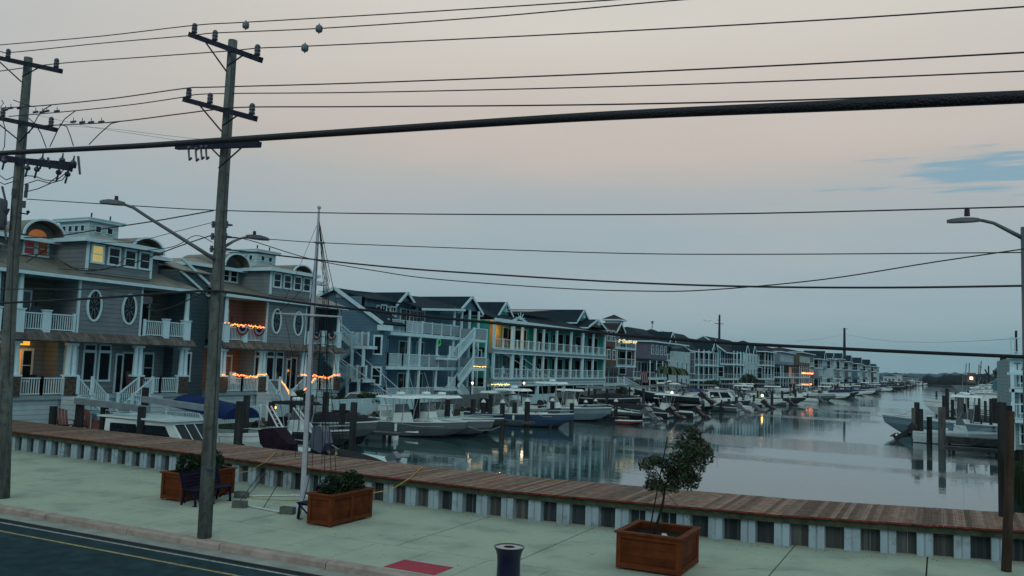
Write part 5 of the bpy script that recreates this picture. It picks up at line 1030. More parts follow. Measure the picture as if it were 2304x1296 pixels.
# ================================================================ BOATS
def hull_mesh(L, B, fb, bow, stripe=True):
    """stern x=-L, stem head x=0; z=0 waterline. materials: 0 hull, 1 bottom, 2 gunwale"""
    mb = MB(); n_ = 13; rings = []
    for i in range(n_):
        s_ = i/(n_-1); x_ = -L+L*s_; hb = B/2*(1-max(0, (s_-.4)/.6)**2.3*.985); sh = fb+(bow-fb)*s_**2.2
        rake = .16*L*max(0, (s_-.78)/.22)**1.5; cb = hb*(.86-.45*max(0, (s_-.5)/.5)); xw = x_-rake*.55; xk = x_-rake
        kz = -.3+.3*max(0, (s_-.75)/.25)**2; cz = .05+.28*max(0, (s_-.45)/.55)**1.6
        rings.append([(xk, 0, kz), (xw-rake*.1, cb, cz), (x_-rake*.1, hb*.97, sh*.62), (x_, hb, sh), (x_, hb, sh+.06), (x_-.03, hb-.14 if hb > .2 else hb*.3, sh+.06)])
    vs = [p for r in rings for p in r]+[(x_, -y_, z_) for r in rings for x_, y_, z_ in r]; m = 6; o = n_*m
    for i in range(n_-1):
        for k, mt in ((0, 1), (1, 0), (2, 0), (3, 2), (4, 2)):
            a = i*m+k; mb_f = (a, a+m, a+m+1, a+1); mb.f.append(mb_f); mb.m.append(mt); mb.f.append((o+a, o+a+1, o+a+m+1, o+a+m)); mb.m.append(mt)
    mb.v = vs; mb.f.append((0, 1, 2, 3, 4, o+4, o+3, o+2, o+1)); mb.m.append(0)
    return mb, rings
def lerp(a, b_, t_): return a+(b_-a)*t_
def boat(label, P, rz=0, L=8, B=2.5, fb=.75, bow=1.15, hm=GELG, kind='cc', motors=2, top=None, seed=0, mcol=MOTB, name='motor_boat', group=None, ztop=2.35, tilt=True, cat='boat', simple=False, lift=0, rod=True, outrig=False, ms=1.0):
    rn = random.Random(seed); t = thing(name, label, cat, (0, 0, 0), group)
    mb, R_ = hull_mesh(L, B, fb, bow); part(mb, 'hull', [hm, BOTT, GELW], t)
    # deck: foredeck closed, cockpit sunk
    mb = MB(); n_ = len(R_); fl = fb*.35
    for i in range(n_-1):
        a, b_ = R_[i][5], R_[i+1][5]; deckz = (lambda q: q[2]-.05) if i >= 8 else (lambda q: fl)
        mb.add([(a[0], a[1], deckz(a)), (b_[0], b_[1], deckz(b_)), (b_[0], -b_[1], deckz(b_)), (a[0], -a[1], deckz(a))], [(0, 3, 2, 1)])
        if i < 8:
            for s_ in (1, -1): mb.add([(a[0], s_*a[1], a[2]), (b_[0], s_*b_[1], b_[2]), (b_[0], s_*b_[1], fl), (a[0], s_*a[1], fl)], [(0, 1, 2, 3)])
    q = R_[8][5]; mb.add([(q[0], q[1], fl), (q[0], -q[1], fl), (q[0], -q[1], q[2]-.05), (q[0], q[1], q[2]-.05)], [(0, 1, 2, 3)]); q = R_[0][5]; mb.add([(q[0], q[1], fl), (q[0], -q[1], fl), (q[0], -q[1], q[2]), (q[0], q[1], q[2])], [(0, 3, 2, 1)])
    part(mb, 'deck', GELW, t)
    cx = -L*.56
    if kind in ('cc', 'ccx'):
        mb = MB(); cw = B*.2; mb.add([(cx-.55, -cw, fl), (cx+.75, -cw, fl), (cx+.75, cw, fl), (cx-.55, cw, fl), (cx-.45, -cw*.9, fl+1.15), (cx+.35, -cw*.9, fl+1.2), (cx+.35, cw*.9, fl+1.2), (cx-.45, cw*.9, fl+1.15)], [(3, 2, 1, 0), (4, 5, 6, 7), (0, 1, 5, 4), (1, 2, 6, 5), (2, 3, 7, 6), (3, 0, 4, 7)])
        co = part(mb, 'console', GELW, t)
        mb = MB(); mb.quad((cx+.35, -cw*.85, fl+1.2), (cx+.35, cw*.85, fl+1.2), (cx+.12, cw*.75, fl+1.75), (cx+.12, -cw*.75, fl+1.75), .02); mb.quad((cx+.34, -cw*.88, fl+1.2), (cx+.11, -cw*.77, fl+1.75), (cx-.3, -cw*.77, fl+1.72), (cx-.3, -cw*.88, fl+1.2), .02); part(mb, 'windshield', GLASSC, co)
        mb = MB(); mb.box(cx-.05, cx+.3, -cw*.915, -cw*.89, fl+.7, fl+.78); part(mb, 'console_hatch', GLASS, co)
        mb = MB(); mb.box(cx-1.35, cx-.85, -B*.22, B*.22, fl, fl+.85); mb.box(cx-1.4, cx-1.3, -B*.22, B*.22, fl+.85, fl+1.25); part(mb, 'leaning_post', GELW if seed % 2 else CANVG, t)
        if not simple:
            mb = MB(); mb.box(cx+1.0, cx+1.7, -.4, .4, fl, fl+.5); part(mb, 'bow_seat', CANVG if seed % 2 else GELW, t)
    if kind in ('cc', 'ccx') and ztop:
        tl0, tl1 = cx-1.5, cx+1.05; mb = MB(); tw = B*.38
        mb.add([(tl0, -tw, ztop), (tl1, -tw*.85, ztop), (tl1, tw*.85, ztop), (tl0, tw, ztop), (tl0+.15, -tw*.9, ztop+.15), (tl1-.2, -tw*.7, ztop+.17), (tl1-.2, tw*.7, ztop+.17), (tl0+.15, tw*.9, ztop+.15)], [(3, 2, 1, 0), (4, 5, 6, 7), (0, 1, 5, 4), (1, 2, 6, 5), (2, 3, 7, 6), (3, 0, 4, 7)])
        tt = part(mb, 'hardtop', top or GELW, t)
        mb = MB()
        for s_ in (1, -1):
            for xa, xb in ((cx-.45, cx-.9), (cx+.3, cx+.65), (cx-.45, cx-.2)): mb.tube([(xa, s_*B*.24, fl), (lerp(xa, xb, .6), s_*B*.235, fl+1.3), (xb, s_*B*.3, ztop)], .03, 5)
        part(mb, 'hardtop_frame', ALU, t)
        if not simple:
            mb = MB(); mb.lathe((cx-.2, 0, ztop+.1), [(.1, 0), (.1, .08), (.3, .1), (.32, .2), (.28, .28), (.1, .31)], 14); part(mb, 'radar', GELW, tt, True)
            mb = MB(); mb.cyl((cx+.1, .4, ztop+.1), (cx+.0, .45, ztop+2.3), .015, .008, 4); mb.cyl((cx-.8, -.5, ztop+.1), (cx-1.4, -.6, ztop+1.8), .018, .01, 4)
            if rod:
                for k in range(4): mb.cyl((tl0, -tw+.2+k*.3, ztop-.05), (tl0-.25, -tw+.2+k*.3, ztop+.5), .02, n=5)
            part(mb, 'antenna', ALU, tt)
        elif seed % 3 == 0: mb = MB(); mb.cyl((cx, .3, ztop), (cx-.1, .3, ztop+2), .02, n=4); part(mb, 'antenna', ALU, tt)
    if outrig:
        for s_ in (1, -1): mb = MB(); mb.tube([(cx-.3, s_*.9, ztop+.1), (cx-2.8, s_*1.2, ztop+1.6), (cx-5.2, s_*1.5, ztop+3.0)], [.04, .03, .02], 5); part(mb, 'outrigger', ALU, t)
    if kind == 'bimini':
        mb = MB(); n2 = 6
        for i in range(n2):
            a0, a1 = i/n2, (i+1)/n2; z0, z1 = 1.9+.25*math.sin(math.pi*a0), 1.9+.25*math.sin(math.pi*a1); mb.quad((-L*.75+a0*2.2, -B*.42, z0), (-L*.75+a1*2.2, -B*.42, z1), (-L*.75+a1*2.2, B*.42, z1), (-L*.75+a0*2.2, B*.42, z0), .03)
        part(mb, 'bimini', top or CANVAS, t)
        mb = MB()
        for s_ in (1, -1):
            for xa in (0, 1.1, 2.2): mb.tube([(-L*.75+1.1, s_*B*.45, fb), (-L*.75+xa, s_*B*.42, 1.92)], .02, 4)
        part(mb, 'bimini_frame', ALU, t)
        mb = MB(); mb.box(cx-.3, cx+.3, -B*.2, B*.2, fl, fl+.9); part(mb, 'console', GELW, t); mb = MB(); mb.box(-L*.9, -L*.82, -B*.4, B*.4, fl, fl+.6); part(mb, 'seat', GELW, t)
    if kind == 'cover':
        mb = MB(); vs = []
        for i in range(0, n_):
            q = R_[i][4]; pz = .45*math.sin(math.pi*min(1, max(0, (i+.6)/n_))); vs += [(q[0], q[1], q[2]+.02), (q[0], q[1]*.45, q[2]+pz+rn.uniform(-.03, .03)), (q[0], 0, q[2]+pz*1.25), (q[0], -q[1]*.45, q[2]+pz), (q[0], -q[1], q[2]+.02)]
        mb.add(vs, [(i*5+k, i*5+k+1, i*5+k+6, i*5+k+5) for i in range(n_-1) for k in range(4)]+[(0, 1, 2, 3, 4)]); part(mb, 'canvas_cover', top or CANVG, t)
    if kind == 'cabin':
        ch = 1.42; x0, x1 = -L*.80, -L*.40; cb = B*.36; ht = fb+ch
        mb = MB(); mb.add([(x0, -cb, fb), (x1+1.1, -cb*.8, fb+.25), (x1+1.1, cb*.8, fb+.25), (x0, cb, fb), (x0, -cb*.92, ht), (x1, -cb*.75, ht+.05), (x1, cb*.75, ht+.05), (x0, cb*.92, ht)], [(3, 2, 1, 0), (4, 5, 6, 7), (0, 1, 5, 4), (1, 2, 6, 5), (2, 3, 7, 6), (3, 0, 4, 7)]); ca = part(mb, 'cabin', GELW, t)
        mb = MB(); A = lambda u, v: (lerp(x0, lerp(x1+1.1, x1, v), u), -lerp(lerp(cb, cb*.8, u), lerp(cb*.92, cb*.75, u), v)-.02, lerp(lerp(fb, fb+.25, u), ht, v))
        for u0, u1 in ((.08, .46), (.52, .88)): mb.quad(A(u0, .30), A(u1, .30), A(u1, .88), A(u0, .88), .02)
        part(mb, 'side_window', GLASS, ca)
        mb = MB(); S = lambda u, v: (lerp(x1+1.1, x1, v)+.02, lerp(-cb*.78, cb*.78, u), lerp(fb+.25, ht+.05, v))
        for u0, u1 in ((.06, .33), (.37, .63), (.67, .94)): mb.quad(S(u0, .22), S(u1, .22), S(u1, .9), S(u0, .9), .02)
        part(mb, 'windscreen', GLASS, ca)
        mb = MB(); mb.box(x0-.5, x1+.2, -cb*.97, cb*.97, ht+.06, ht+.13); part(mb, 'cabin_roof', GELW, ca)
        mb = MB()
        for s_ in (1, -1): mb.tube([(x0-.2, s_*cb*.8, ht+.14), (x0-.2, s_*cb*.8, ht+.34), (x1-.2, s_*cb*.7, ht+.34), (x1, s_*cb*.7, ht+.14)], .02, 5); mb.tube([(x0-.9, s_*cb*.95, fb), (x0-.9, s_*cb*.95, ht+.08)], .03, 5)
        part(mb, 'roof_rail', ALU, ca)
        mb = MB(); mb.lathe((x0+1.0, 0, ht+.14), [(.1, 0), (.1, .14), (.3, .16), (.32, .28), (.28, .36), (.1, .4)], 14); part(mb, 'radar', GELW, ca, True)
    if kind in ('cc', 'ccx', 'cabin', 'bimini') or motors:
        for k in range(motors):
            yy = (k-(motors-1)/2)*.62; mb = MB(); tl = .95 if tilt else 0; c, s_ = math.cos(tl), math.sin(tl); k0 = len(mb.v)
            mb.add([(-.28, -.2, .1), (.22, -.2, .1), (.22, .2, .1), (-.28, .2, .1), (-.34, -.17, .45), (.12, -.17, .62), (.12, .17, .62), (-.34, .17, .45)], [(3, 2, 1, 0), (4, 5, 6, 7), (0, 1, 5, 4), (1, 2, 6, 5), (2, 3, 7, 6), (3, 0, 4, 7)])
            mb.bar((-.05, 0, .1), (.0, 0, -.85), .14, .22); mb.bar((-.25, 0, -.55), (.15, 0, -.55), .3, .03); mb.tube([(-.22, 0, -.8), (.2, 0, -.8)], .07, 6); mb.cyl((-.3, 0, -.8), (-.22, 0, -.8), .16, .16, 8)
            mb.v = [(-L-.25+x_*c+z_*s_, yy+y_, fb*.75+.1+z_*c-x_*s_) for x_, y_, z_ in mb.v]
            if ms != 1: mb.v = [(-L+(x_+L)*ms, yy+(y_-yy)*ms, fb*.75+(z_-fb*.75)*ms) for x_, y_, z_ in mb.v]
            part(mb, 'outboard', mcol, t)
    if not simple:
        mb = MB()
        for i in range(n_-1):
            for s_ in (1, -1):
                a, b_ = R_[i][2], R_[i+1][2]; c_, d_ = R_[i][3], R_[i+1][3]; f0, f1 = .66, .71
                P0 = [lerp(a[j], c_[j], f0) for j in range(3)]; P1 = [lerp(b_[j], d_[j], f0) for j in range(3)]; P2 = [lerp(b_[j], d_[j], f1) for j in range(3)]; P3 = [lerp(a[j], c_[j], f1) for j in range(3)]
                q4 = [(p_[0], s_*(p_[1]+.012), p_[2]) for p_ in (P0, P1, P2, P3)]; mb.add(q4, [(0, 1, 2, 3)])
        part(mb, 'hull_stripe', MOTG if hm in (GELB, GELD, GELG) else CANVAS, t)
        for k, s__ in enumerate((3, 6)):
            q_ = R_[s__][4]
            for s_ in (1, -1): mb = MB(); mb.tube([(q_[0], s_*(q_[1]+.1), q_[2]-.62), (q_[0], s_*(q_[1]+.1), q_[2]-.15)], [.09, .09], 8); mb.cyl((q_[0], s_*(q_[1]+.1), q_[2]-.15), (q_[0], s_*(q_[1]-.02), q_[2]+.02), .015, n=4); part(mb, 'fender', GELW if k else CANVAS, t)
    if not simple and kind != 'cover':
        mb = MB()
        for s_ in (1, -1):
            pts = [(R_[i][4][0], s_*R_[i][4][1]*.93, R_[i][4][2]+.22) for i in (8, 9, 10, 11)]; mb.tube([(R_[7][4][0], s_*R_[7][4][1]*.93, R_[7][4][2])]+pts+[(R_[12][4][0]-.1, 0, R_[12][4][2]+.22)], .018, 5)
        part(mb, 'bow_rail', ALU, t)
    t.location = (P[0], P[1], WATER_Z+lift); t.rotation_euler.z = rz
    return t
def bowp(px, py, h=1.05): return on(2, WATER_Z+h, px, py)
PI = math.pi
pos = {}
boat('grey centre console boat with white hardtop, nearest of the three at the near dock', bowp(1052, 953), .0, 9.0, 2.9, .85, 1.15, GELG, 'cc', 2, seed=1, ztop=2.45, outrig=True)
boat('long grey centre console boat in the middle of the three at the near dock', bowp(1112, 951), .0, 9.3, 2.9, .9, 1.15, GELG, 'cc', 2, seed=2, ztop=2.45)
boat('pale open boat with hardtop, farthest of the three at the near dock', bowp(1134, 944), .02, 8.8, 2.8, .85, 1.1, GELD, 'cc', 2, seed=3, ztop=2.35)
boat('navy blue centre console boat with white hardtop', bowp(1292, 936), .0, 9.2, 2.9, .9, 1.2, GELB, 'cc', 2, seed=5, ztop=2.8)
boat('pale blue centre console boat with radar dome and outriggers', bowp(1377, 925), .0, 10.2, 3.1, 1.0, 1.35, GELLB, 'cc', 3, seed=6, ztop=3.25, outrig=True)
boat('white pilothouse boat with big side windows behind the boardwalk cap', (-25.4, 27.6, 0), .0, 9.6, 3.2, .66, 1.0, GELW, 'cabin', 1, seed=7, lift=-.08)
boat('open boat with dark canvas cover behind the yellow rope', (-23.4, 28.2, 0), PI*.98, 4.6, 2.1, .75, 1.0, GELD, 'cover', 1, top=CANVG, seed=8, mcol=MOTG)
boat('small white skiff with a raised outboard beside the mast', (-26.8, 31.0, 0), PI*1.0, 6.0, 2.2, .7, 1.0, GELW, 'open', 1, seed=9, mcol=MOTG)
boat('white bow rail boat moored behind the pilothouse boat', (-29.2, 34.4, 0), .05, 7.2, 2.5, .85, 1.2, GELW, 'open', 1, seed=10, rod=False)
# canopy boat on its lift
mb = MB(); t = thing('boat_canopy', 'blue canvas canopy arched over a boat lift beside the townhouse stairs', 'canopy', (-33.5, 33.5, 1.6)); n2 = 10; vs = []; CX0, CX1 = on(1, 33.6, 425, 900).x, on(1, 33.6, 548, 900).x
for i in range(n2+1):
    an = math.pi*i/n2; vs += [(CX0, 33.6-1.25*math.cos(an), 1.5+.62*math.sin(an)), (CX1, 33.6-1.25*math.cos(an), 1.05+.62*math.sin(an))]
mb.add(vs, [(i*2, i*2+1, i*2+3, i*2+2) for i in range(n2)]+[tuple(range(0, 2*n2+2, 2))[::-1], tuple(range(1, 2*n2+2, 2))]); part(mb, 'canvas', mat('canvas_royal', (.008, .024, .09), .8, .25, 1.2), t)
mb = MB()
for xx in (CX0+.2, CX1-.2):
    for yy in (32.15, 35.05): mb.cyl((xx, yy, .1), (xx, yy, 1.1), .03, n=5)
part(mb, 'canopy_frame', ALU, t)
# outrigger ladder frames
for (a, b_, lb) in (((600, 913), (632, 975), 'pair of pale ladder rails leaning up from the skiff, left of the mast'), ((660, 918), (702, 975), 'pair of pale ladder rails leaning up just behind the mast')):
    mb = MB(); A_, B_ = on(1, 31, *a), on(1, 31, *b_); A2, B2 = on(1, 31, a[0]+10, a[1]+1), on(1, 31, b_[0]+10, b_[1]-3); mb.tube([A_, B_], .045, 6); mb.tube([A2, B2], .045, 6)
    for k in range(1, 6): mb.tube([A_.lerp(B_, k/6), A2.lerp(B2, k/6)], .03, 5)
    single(mb, 'boarding_ladder', ALU, lb, 'ladder')
# covered engine + big outboard + propeller end near the wall
boat('dark boat with tilted black and grey outboards at the seawall beside the mast', (-25.8, 29.0, 0), PI*.97, 3.2, 1.9, .6, .8, GELD, 'open', 0, seed=11)
t = thing('outboard_motor', 'big grey black outboard motor raised out of the water right of the mast', 'outboard motor', (-21.2, 27.6, .3))
mb = MB(); c_ = on(1, 27.6, 722, 975); mb.add([(c_.x+a, 27.6+b_, c_.z+c) for a, b_, c in [(-.35, -.28, -.55), (.25, -.28, -.75), (.25, .28, -.75), (-.35, .28, -.55), (-.25, -.22, .28), (.12, -.22, .3), (.12, .22, .3), (-.25, .22, .28), (.42, -.26, -.35), (.42, .26, -.35), (.3, -.22, .1), (.3, .22, .1)]],
    [(0, 1, 2, 3), (4, 5, 1, 0), (2, 6, 7, 3), (0, 3, 7, 4), (4, 7, 6, 5), (5, 10, 8, 1), (6, 2, 9, 11), (10, 11, 9, 8), (5, 6, 11, 10), (1, 8, 9, 2)]); part(mb, 'cowling', mat('outboard_silver', (.07, .09, .13), .3, .15), t)
mb = MB(); mb.bar((c_.x+.1, 27.6, c_.z-.6), (c_.x+.55, 27.6, c_.z-.95), .25, .3); mb.tube([(c_.x+.3, 27.6, c_.z-1.1), (c_.x+.9, 27.6, c_.z-.75)], .11, 8); mb.bar((c_.x-.2, 27.6, c_.z-.6), (c_.x-.2, 27.6, c_.z-1.6), .3, .3); part(mb, 'leg', MOTB, t)
mb = MB(); h_ = Vector((c_.x+.85, 27.5, c_.z-.62))
for k in range(3): an = k*2.09+.3; mb.quad(h_, h_+Vector((.05, .1*math.cos(an+.7), .1*math.sin(an+.7))), h_+Vector((.09, .22*math.cos(an+.3), .22*math.sin(an+.3))), h_+Vector((0, .2*math.cos(an-.3), .2*math.sin(an-.3))), .015)
part(mb, 'propeller', mat('bronze_prop', (.25, .24, .14), .4, .2, metal=.5), t)
mb = MB(); c_ = on(1, 28, 622, 985)
mb.add([(c_.x+a, 28+b_, c_.z+c) for a, b_, c in [(-.75, -.3, .28), (-.35, -.35, .38), (.1, -.35, .42), (.45, -.3, .12), (.9, -.2, -.2), (.9, .3, -.2), (.45, .4, .12), (.1, .4, .42), (-.35, .4, .38), (-.75, .3, .28), (-.55, -.35, -.25), (.1, -.38, -.75), (.9, -.25, -.8), (.9, .35, -.8), (.1, .4, -.75), (-.55, .4, -.25)]],
    [(0, 1, 8, 9), (1, 2, 7, 8), (2, 3, 6, 7), (3, 4, 5, 6), (0, 10, 11, 2, 1), (2, 11, 12, 4, 3), (4, 12, 13, 5), (9, 8, 7, 14, 15), (7, 6, 5, 13, 14), (0, 9, 15, 10), (10, 15, 14, 11), (11, 14, 13, 12)]); single(mb, 'engine_cover', mat('maroon_canvas', (.018, .010, .020), .85, .4, 4, .4, 8), 'dark maroon canvas engine cover hanging above the boardwalk cap', 'engine cover')
# docks
def dock(label, x0, x1, y0, y1, z=.15, th=.2, piles=True):
    t = thing('dock', label, 'dock', ((x0+x1)/2, (y0+y1)/2, z)); mb = MB(); mb.box(x0, x1, y0, y1, z-.06, z); part(mb, 'deck_boards', DOCKW, t)
    mb = MB(); mb.box(x0, x1, y0-.04, y0, z-th, z-.005); mb.box(x0, x1, y1, y1+.04, z-th, z-.005); mb.box(x1, x1+.04, y0, y1, z-th, z-.005); mb.box(x0, x1, y0-.05, y0-.041, z-.06, z+.01); part(mb, 'edge_beam', mat('edge_beam_wood', (.06, .07, .07), .85, .4), t)
    if piles:
        k = x0+.6
        while k < x1:
            for yy in (y0+.2, y1-.2): mb = MB(); mb.cyl((k, yy, -2.5), (k, yy, z-.07), .11, n=6); part(mb, 'support_pile', PILE, t)
            k += 2.6
    return t
dock('low finger dock in front of the nearest grey boat', -35.9, -29.2, 43.6, 44.6, -.1, .14); dock('low dock in front of the pilothouse boat', -36, -31, 29.5, 30.7, .2)
dock('finger dock beside the navy blue boat', -35.9, -27.5, 59.0, 60.0, .0); dock('finger dock beyond the pale blue boat', -35.9, -25.5, 79.0, 80.2, .0)
mb = MB(); mb.box(-27.6, -26.0, 76.4, 77.8, -.62, -.3); mb.box(-28, -27.6, 76.5, 77.7, -.6, -.1); single(mb, 'float_dock', GELD, 'small dark floating dock off the bow of the pale blue boat', 'dock')
p = on(2, -.65, 878, 988); mb = MB(); mb.box(p.x-.25, p.x+.4, p.y-.3, p.y+.3, -.8, -.38); mb.box(p.x-.4, p.x-.25, p.y-.25, p.y+.25, -.75, -.45); single(mb, 'dock_float', GELW, 'white float bobbing beside the nearest grey boat', 'float')
for k, (a, b_, Y, lb) in enumerate([((172, 902), (334, 921), 26.9, 'pale lift beam across the view left of the pilothouse roof'), ((322, 898), (462, 918), 28.9, 'pale lift beam passing behind the pilothouse radar dome')]):
    mb = MB(); mb.bar(on(1, Y, *a), on(1, Y, *b_), .25, .26); single(mb, 'lift_beam', BEAMW, lb, 'lift beam')

# pilings: (px, top py, Y, radius, capped, label)
def piling(px, py, Y, r=.15, cap=False, label='', lean=0, m=PILE, group=None):
    q = on(1, Y, px, py); z0 = -2.6; mb = MB(); mb.tube([(q.x-lean, Y, z0), q], [r*1.08, r], 12); t = thing('dock_piling', label, 'piling', (q.x, Y, WATER_Z), group); part(mb, 'post', m, t)
    if cap: mb = MB(); mb.lathe((q.x, q.y, q.z-.02), [(r*1.12, 0), (r*1.12, .06), (r*.5, .2), (.02, .26)], 10); part(mb, 'cap', PILECAP, t)
    return t
PL = [(75, 843, 28.5, .17, 0, 'tall dark piling left of the stone pier, rising in front of the porch rail'), (121, 914, 26.9, .17, 0, 'short dark piling beside the small brown steps'), (181, 905, 27.2, .19, 0, 'dark piling under the left end of the pale lift beam'), (236, 914, 27.3, .18, 0, 'greenish piling left of the pilothouse boat'),
      (320, 915, 26.6, .17, 0, 'dark piling standing in front of the pilothouse side window'), (328, 872, 31.5, .17, 0, 'dark piling top in front of the right porch pier'), (541, 903, 29.2, .19, 0, 'thick greenish piling right of the tall wooden utility pole'), (556, 890, 33.5, .17, 0, 'black piling right behind the thick greenish one'),
      (797, 905, 36.4, .17, 0, 'tall black piling standing in open water by the near grey boat'), (771, 908, 39.5, .18, 0, 'dark piling at the stern of the near grey boat'), (734, 882, 41.0, .18, 0, 'dark piling entangled with the mast rigging'), (939, 894, 50.6, .19, 0, 'dark piling between the first and second hardtops'),
      (1008, 897, 54.0, .19, 1, 'capped piling between the second and third hardtops'), (1065, 898, 57.5, .19, 0, 'dark piling at the bow of the three grey boats'), (1131, 906, 58.2, .18, 1, 'white capped piling left of the navy boat console'), (1130, 950, 49.5, .16, 0, 'piling standing in water off the middle bow'),
      (1187, 903, 59.6, .20, 1, 'white capped piling in front of the navy boat'), (1243, 902, 67.0, .19, 1, 'white capped piling behind the navy boat bow'), (1287, 907, 70.5, .19, 0, 'dark piling in front of the pale blue boat console'), (1238, 952, 62.0, .12, 0, 'thin short piling at the navy boat stem'),
      (1386, 903, 77.8, .19, 1, 'white capped piling at the pale blue boat bow'), (1340, 902, 80.5, .18, 1, 'white capped piling behind the pale blue foredeck'), (1104, 888, 62, .17, 0, 'dark piling by the lamp with the flag')]
for a in PL: piling(a[0], a[1], a[2], a[3], bool(a[4]), a[5])
rn = random.Random(12)
far_lab = ['tall capped piling near the upturned outboards', 'pale slim piling standing in the water by the dark boat', 'piling beside the orange lit boat', 'piling in front of the white pontoon', 'dark piling near the purple canopy', 'piling left of the glowing dock lamp', 'piling right of the glowing dock lamp', 'piling by the blue grey house dock']
for k, (px, py, Y, r, c) in enumerate([(1413, 908, 88, .17, 1), (1494, 908, 92, .15, 1), (1462, 912, 88, .2, 1), (1560, 897, 104, .2, 1), (1603, 893, 108, .2, 1), (1657, 892, 118, .2, 1), (1737, 880, 128, .2, 0), (1640, 898, 112, .18, 0)]): piling(px, py, Y, r, bool(c), far_lab[k], m=PILEL if k == 1 else PILE)
HN = [(103, 'teal house'), (118, 'brown cupola house'), (150, 'purple grey house'), (176, 'pale blue grey house'), (216, 'sea blue house'), (243, 'dark slate house'), (279, 'light blue house'), (325, 'beige house'), (400, 'distant decked houses'), (9999, 'last houses of the row')]
def near(Y): return next(n for y, n in HN if Y < y+10)
Y = 84
while Y < 520:
    xb = -36+max(0, (Y-150))*.05
    fx = xb+(8+rn.uniform(0, 3) if Y > 95 else 7)
    for dx in (.3, .62, 1.0):
        q = Vector((xb+(fx-xb)*dx+rn.uniform(-.4, .4), Y+rn.uniform(-.8, .8), rn.uniform(.8, 2.1))); w_ = 'outer' if dx == 1 else ('middle' if dx > .5 else 'inner')
        tall = 'tall' if q.z > 1.5 else 'short'
        mb = MB(); mb.cyl((q.x+rn.uniform(-.1, .1), q.y, -2.5), q, .18, .16, 8); single(mb, 'dock_piling', PILE if rn.random() < .8 else PILEL, f'{tall} {w_} dock piling off the {near(Y)} on the left bank', 'piling', f'pilings off the {near(Y)}')
    if Y > 84 and Y < 330:
        z_ = .05+rn.uniform(-.1, .2); t = thing('finger_dock', f'narrow finger dock off the {near(Y)} on the left bank', 'dock', (xb, Y, z_), f'finger docks off the {near(Y)}'); mb = MB(); mb.box(xb, fx, Y+.3, Y+1.4, z_-.08, z_); part(mb, 'deck_boards', DOCKW, t); mb = MB(); mb.box(xb, fx, Y+.25, Y+.3, z_-.28, z_-.01); part(mb, 'edge_beam', mat('edge_beam_wood', (0, 0, 0)), t)
    Y += rn.uniform(5, 7)+Y*.012

# procession of smaller boats along the left bank
specs = [  # label, Y, x stern->bow pos, rz, L, hull, kind, motors, top, ztop, motor colour, lift
    ('small grey boat with a tilted grey outboard off the pale blue bow', 82.5, -25.5, PI*.95, 6.0, GELD, 'open', 1, None, 0, MOTG, 0),
    ('dark low workboat tied left of the pale slim piling', 86.5, -24.6, PI, 7.5, GELD, 'cover', 1, CANVG, 0, MOTB, 0),
    ('black hulled boat with twin raised outboards near the lit boat', 90.5, -23.0, PI, 7.5, GELD, 'cc', 2, GELW, 2.2, MOTB, 0),
    ('dark boat raised on a lift with orange light on its rail', 97, -24.0, PI*1.0, 8.0, GELD, 'bimini', 1, CANVG, 2, MOTB, 1.4),
    ('white hardtop boat behind the orange lit boat', 101, -24.5, .0, 7.6, GELW, 'cc', 2, GELW, 2.6, MOTB, .6),
    ('white boat with a purple bimini canopy', 104.5, -23.5, .02, 7.0, GELW, 'bimini', 1, CANVP, 2, MOTB, .5),
    ('grey covered boat with a raised silver outboard', 108, -22.2, PI, 6.5, GELG, 'cover', 1, CANVG, 0, MOTG, 0),
    ('white runabout with a large raised silver outboard', 113.5, -21.5, PI, 6.6, GELW, 'open', 1, None, 0, MOTG, 0),
    ('dark cabin boat left of the glowing dock lamp', 119, -22.8, .0, 7.0, GELD, 'cabin', 1, None, 0, MOTB, 0),
    ('black boat with twin outboards right by the glowing dock lamp', 124, -22, PI, 6.8, GELD, 'cc', 2, CANVG, 2.2, MOTB, 0),
    ('white centre console boat with tall hardtop before the slate house', 131, -20.6, .0, 9.5, GELW, 'cc', 2, GELW, 2.8, MOTB, 0),
    ('pale boat with dark canopy before the light blue house', 138.5, -21, PI, 8, GELG, 'bimini', 1, CANVG, 2, MOTB, 0),
    ('dark hulled long boat before the beige house', 147, -19.4, .0, 9, GELD, 'cc', 2, GELW, 2.6, MOTB, 0),
    ('green topped pontoon boat before the beige house', 154, -21.5, .0, 8, GELW, 'bimini', 1, CANVGR, 2, MOTB, 0),
    ('small white boat with bare deck under the far power pole', 163, -19.5, PI, 7, GELW, 'cc', 1, None, 0, MOTG, 0),
    ('grey hulled hardtop boat pointing at the open channel', 171, -17.2, .0, 10, GELG, 'cc', 2, GELW, 2.7, MOTB, 0),
    ('navy hulled boat beyond the grey hardtop boat', 181, -18.5, .0, 8.5, GELB, 'cc', 2, CANVG, 2.6, MOTB, 0)]
for k, (lb, Y, x_, rz, L_, hm, kd, mo, tp_, zt, mc, lf) in enumerate(specs):
    boat(lb, (x_ if abs(rz) < 1 else x_-L_*1.0, Y), rz, L_, L_*.31, .8 if abs(rz) < 1 else .52, 1.15, ms=1.0 if abs(rz) < 1 else 1.35, **dict(zip(('hm', 'kind', 'motors', 'top', 'seed', 'mcol'),(hm, kd, max(mo, 1) if abs(rz) < 1 else 2, tp_, 20+k, mc))), ztop=zt, simple=k > 10, lift=lf) # hm, kd, mo, tp_, 20+k, mc, ztop=zt, simple=k > 10, lift=lf)
def kidcopy(o, parent=None):
    c = o.copy(); col.objects.link(c)
    if parent: c.parent = parent
    for ch in o.children: kidcopy(ch, c)
    return c
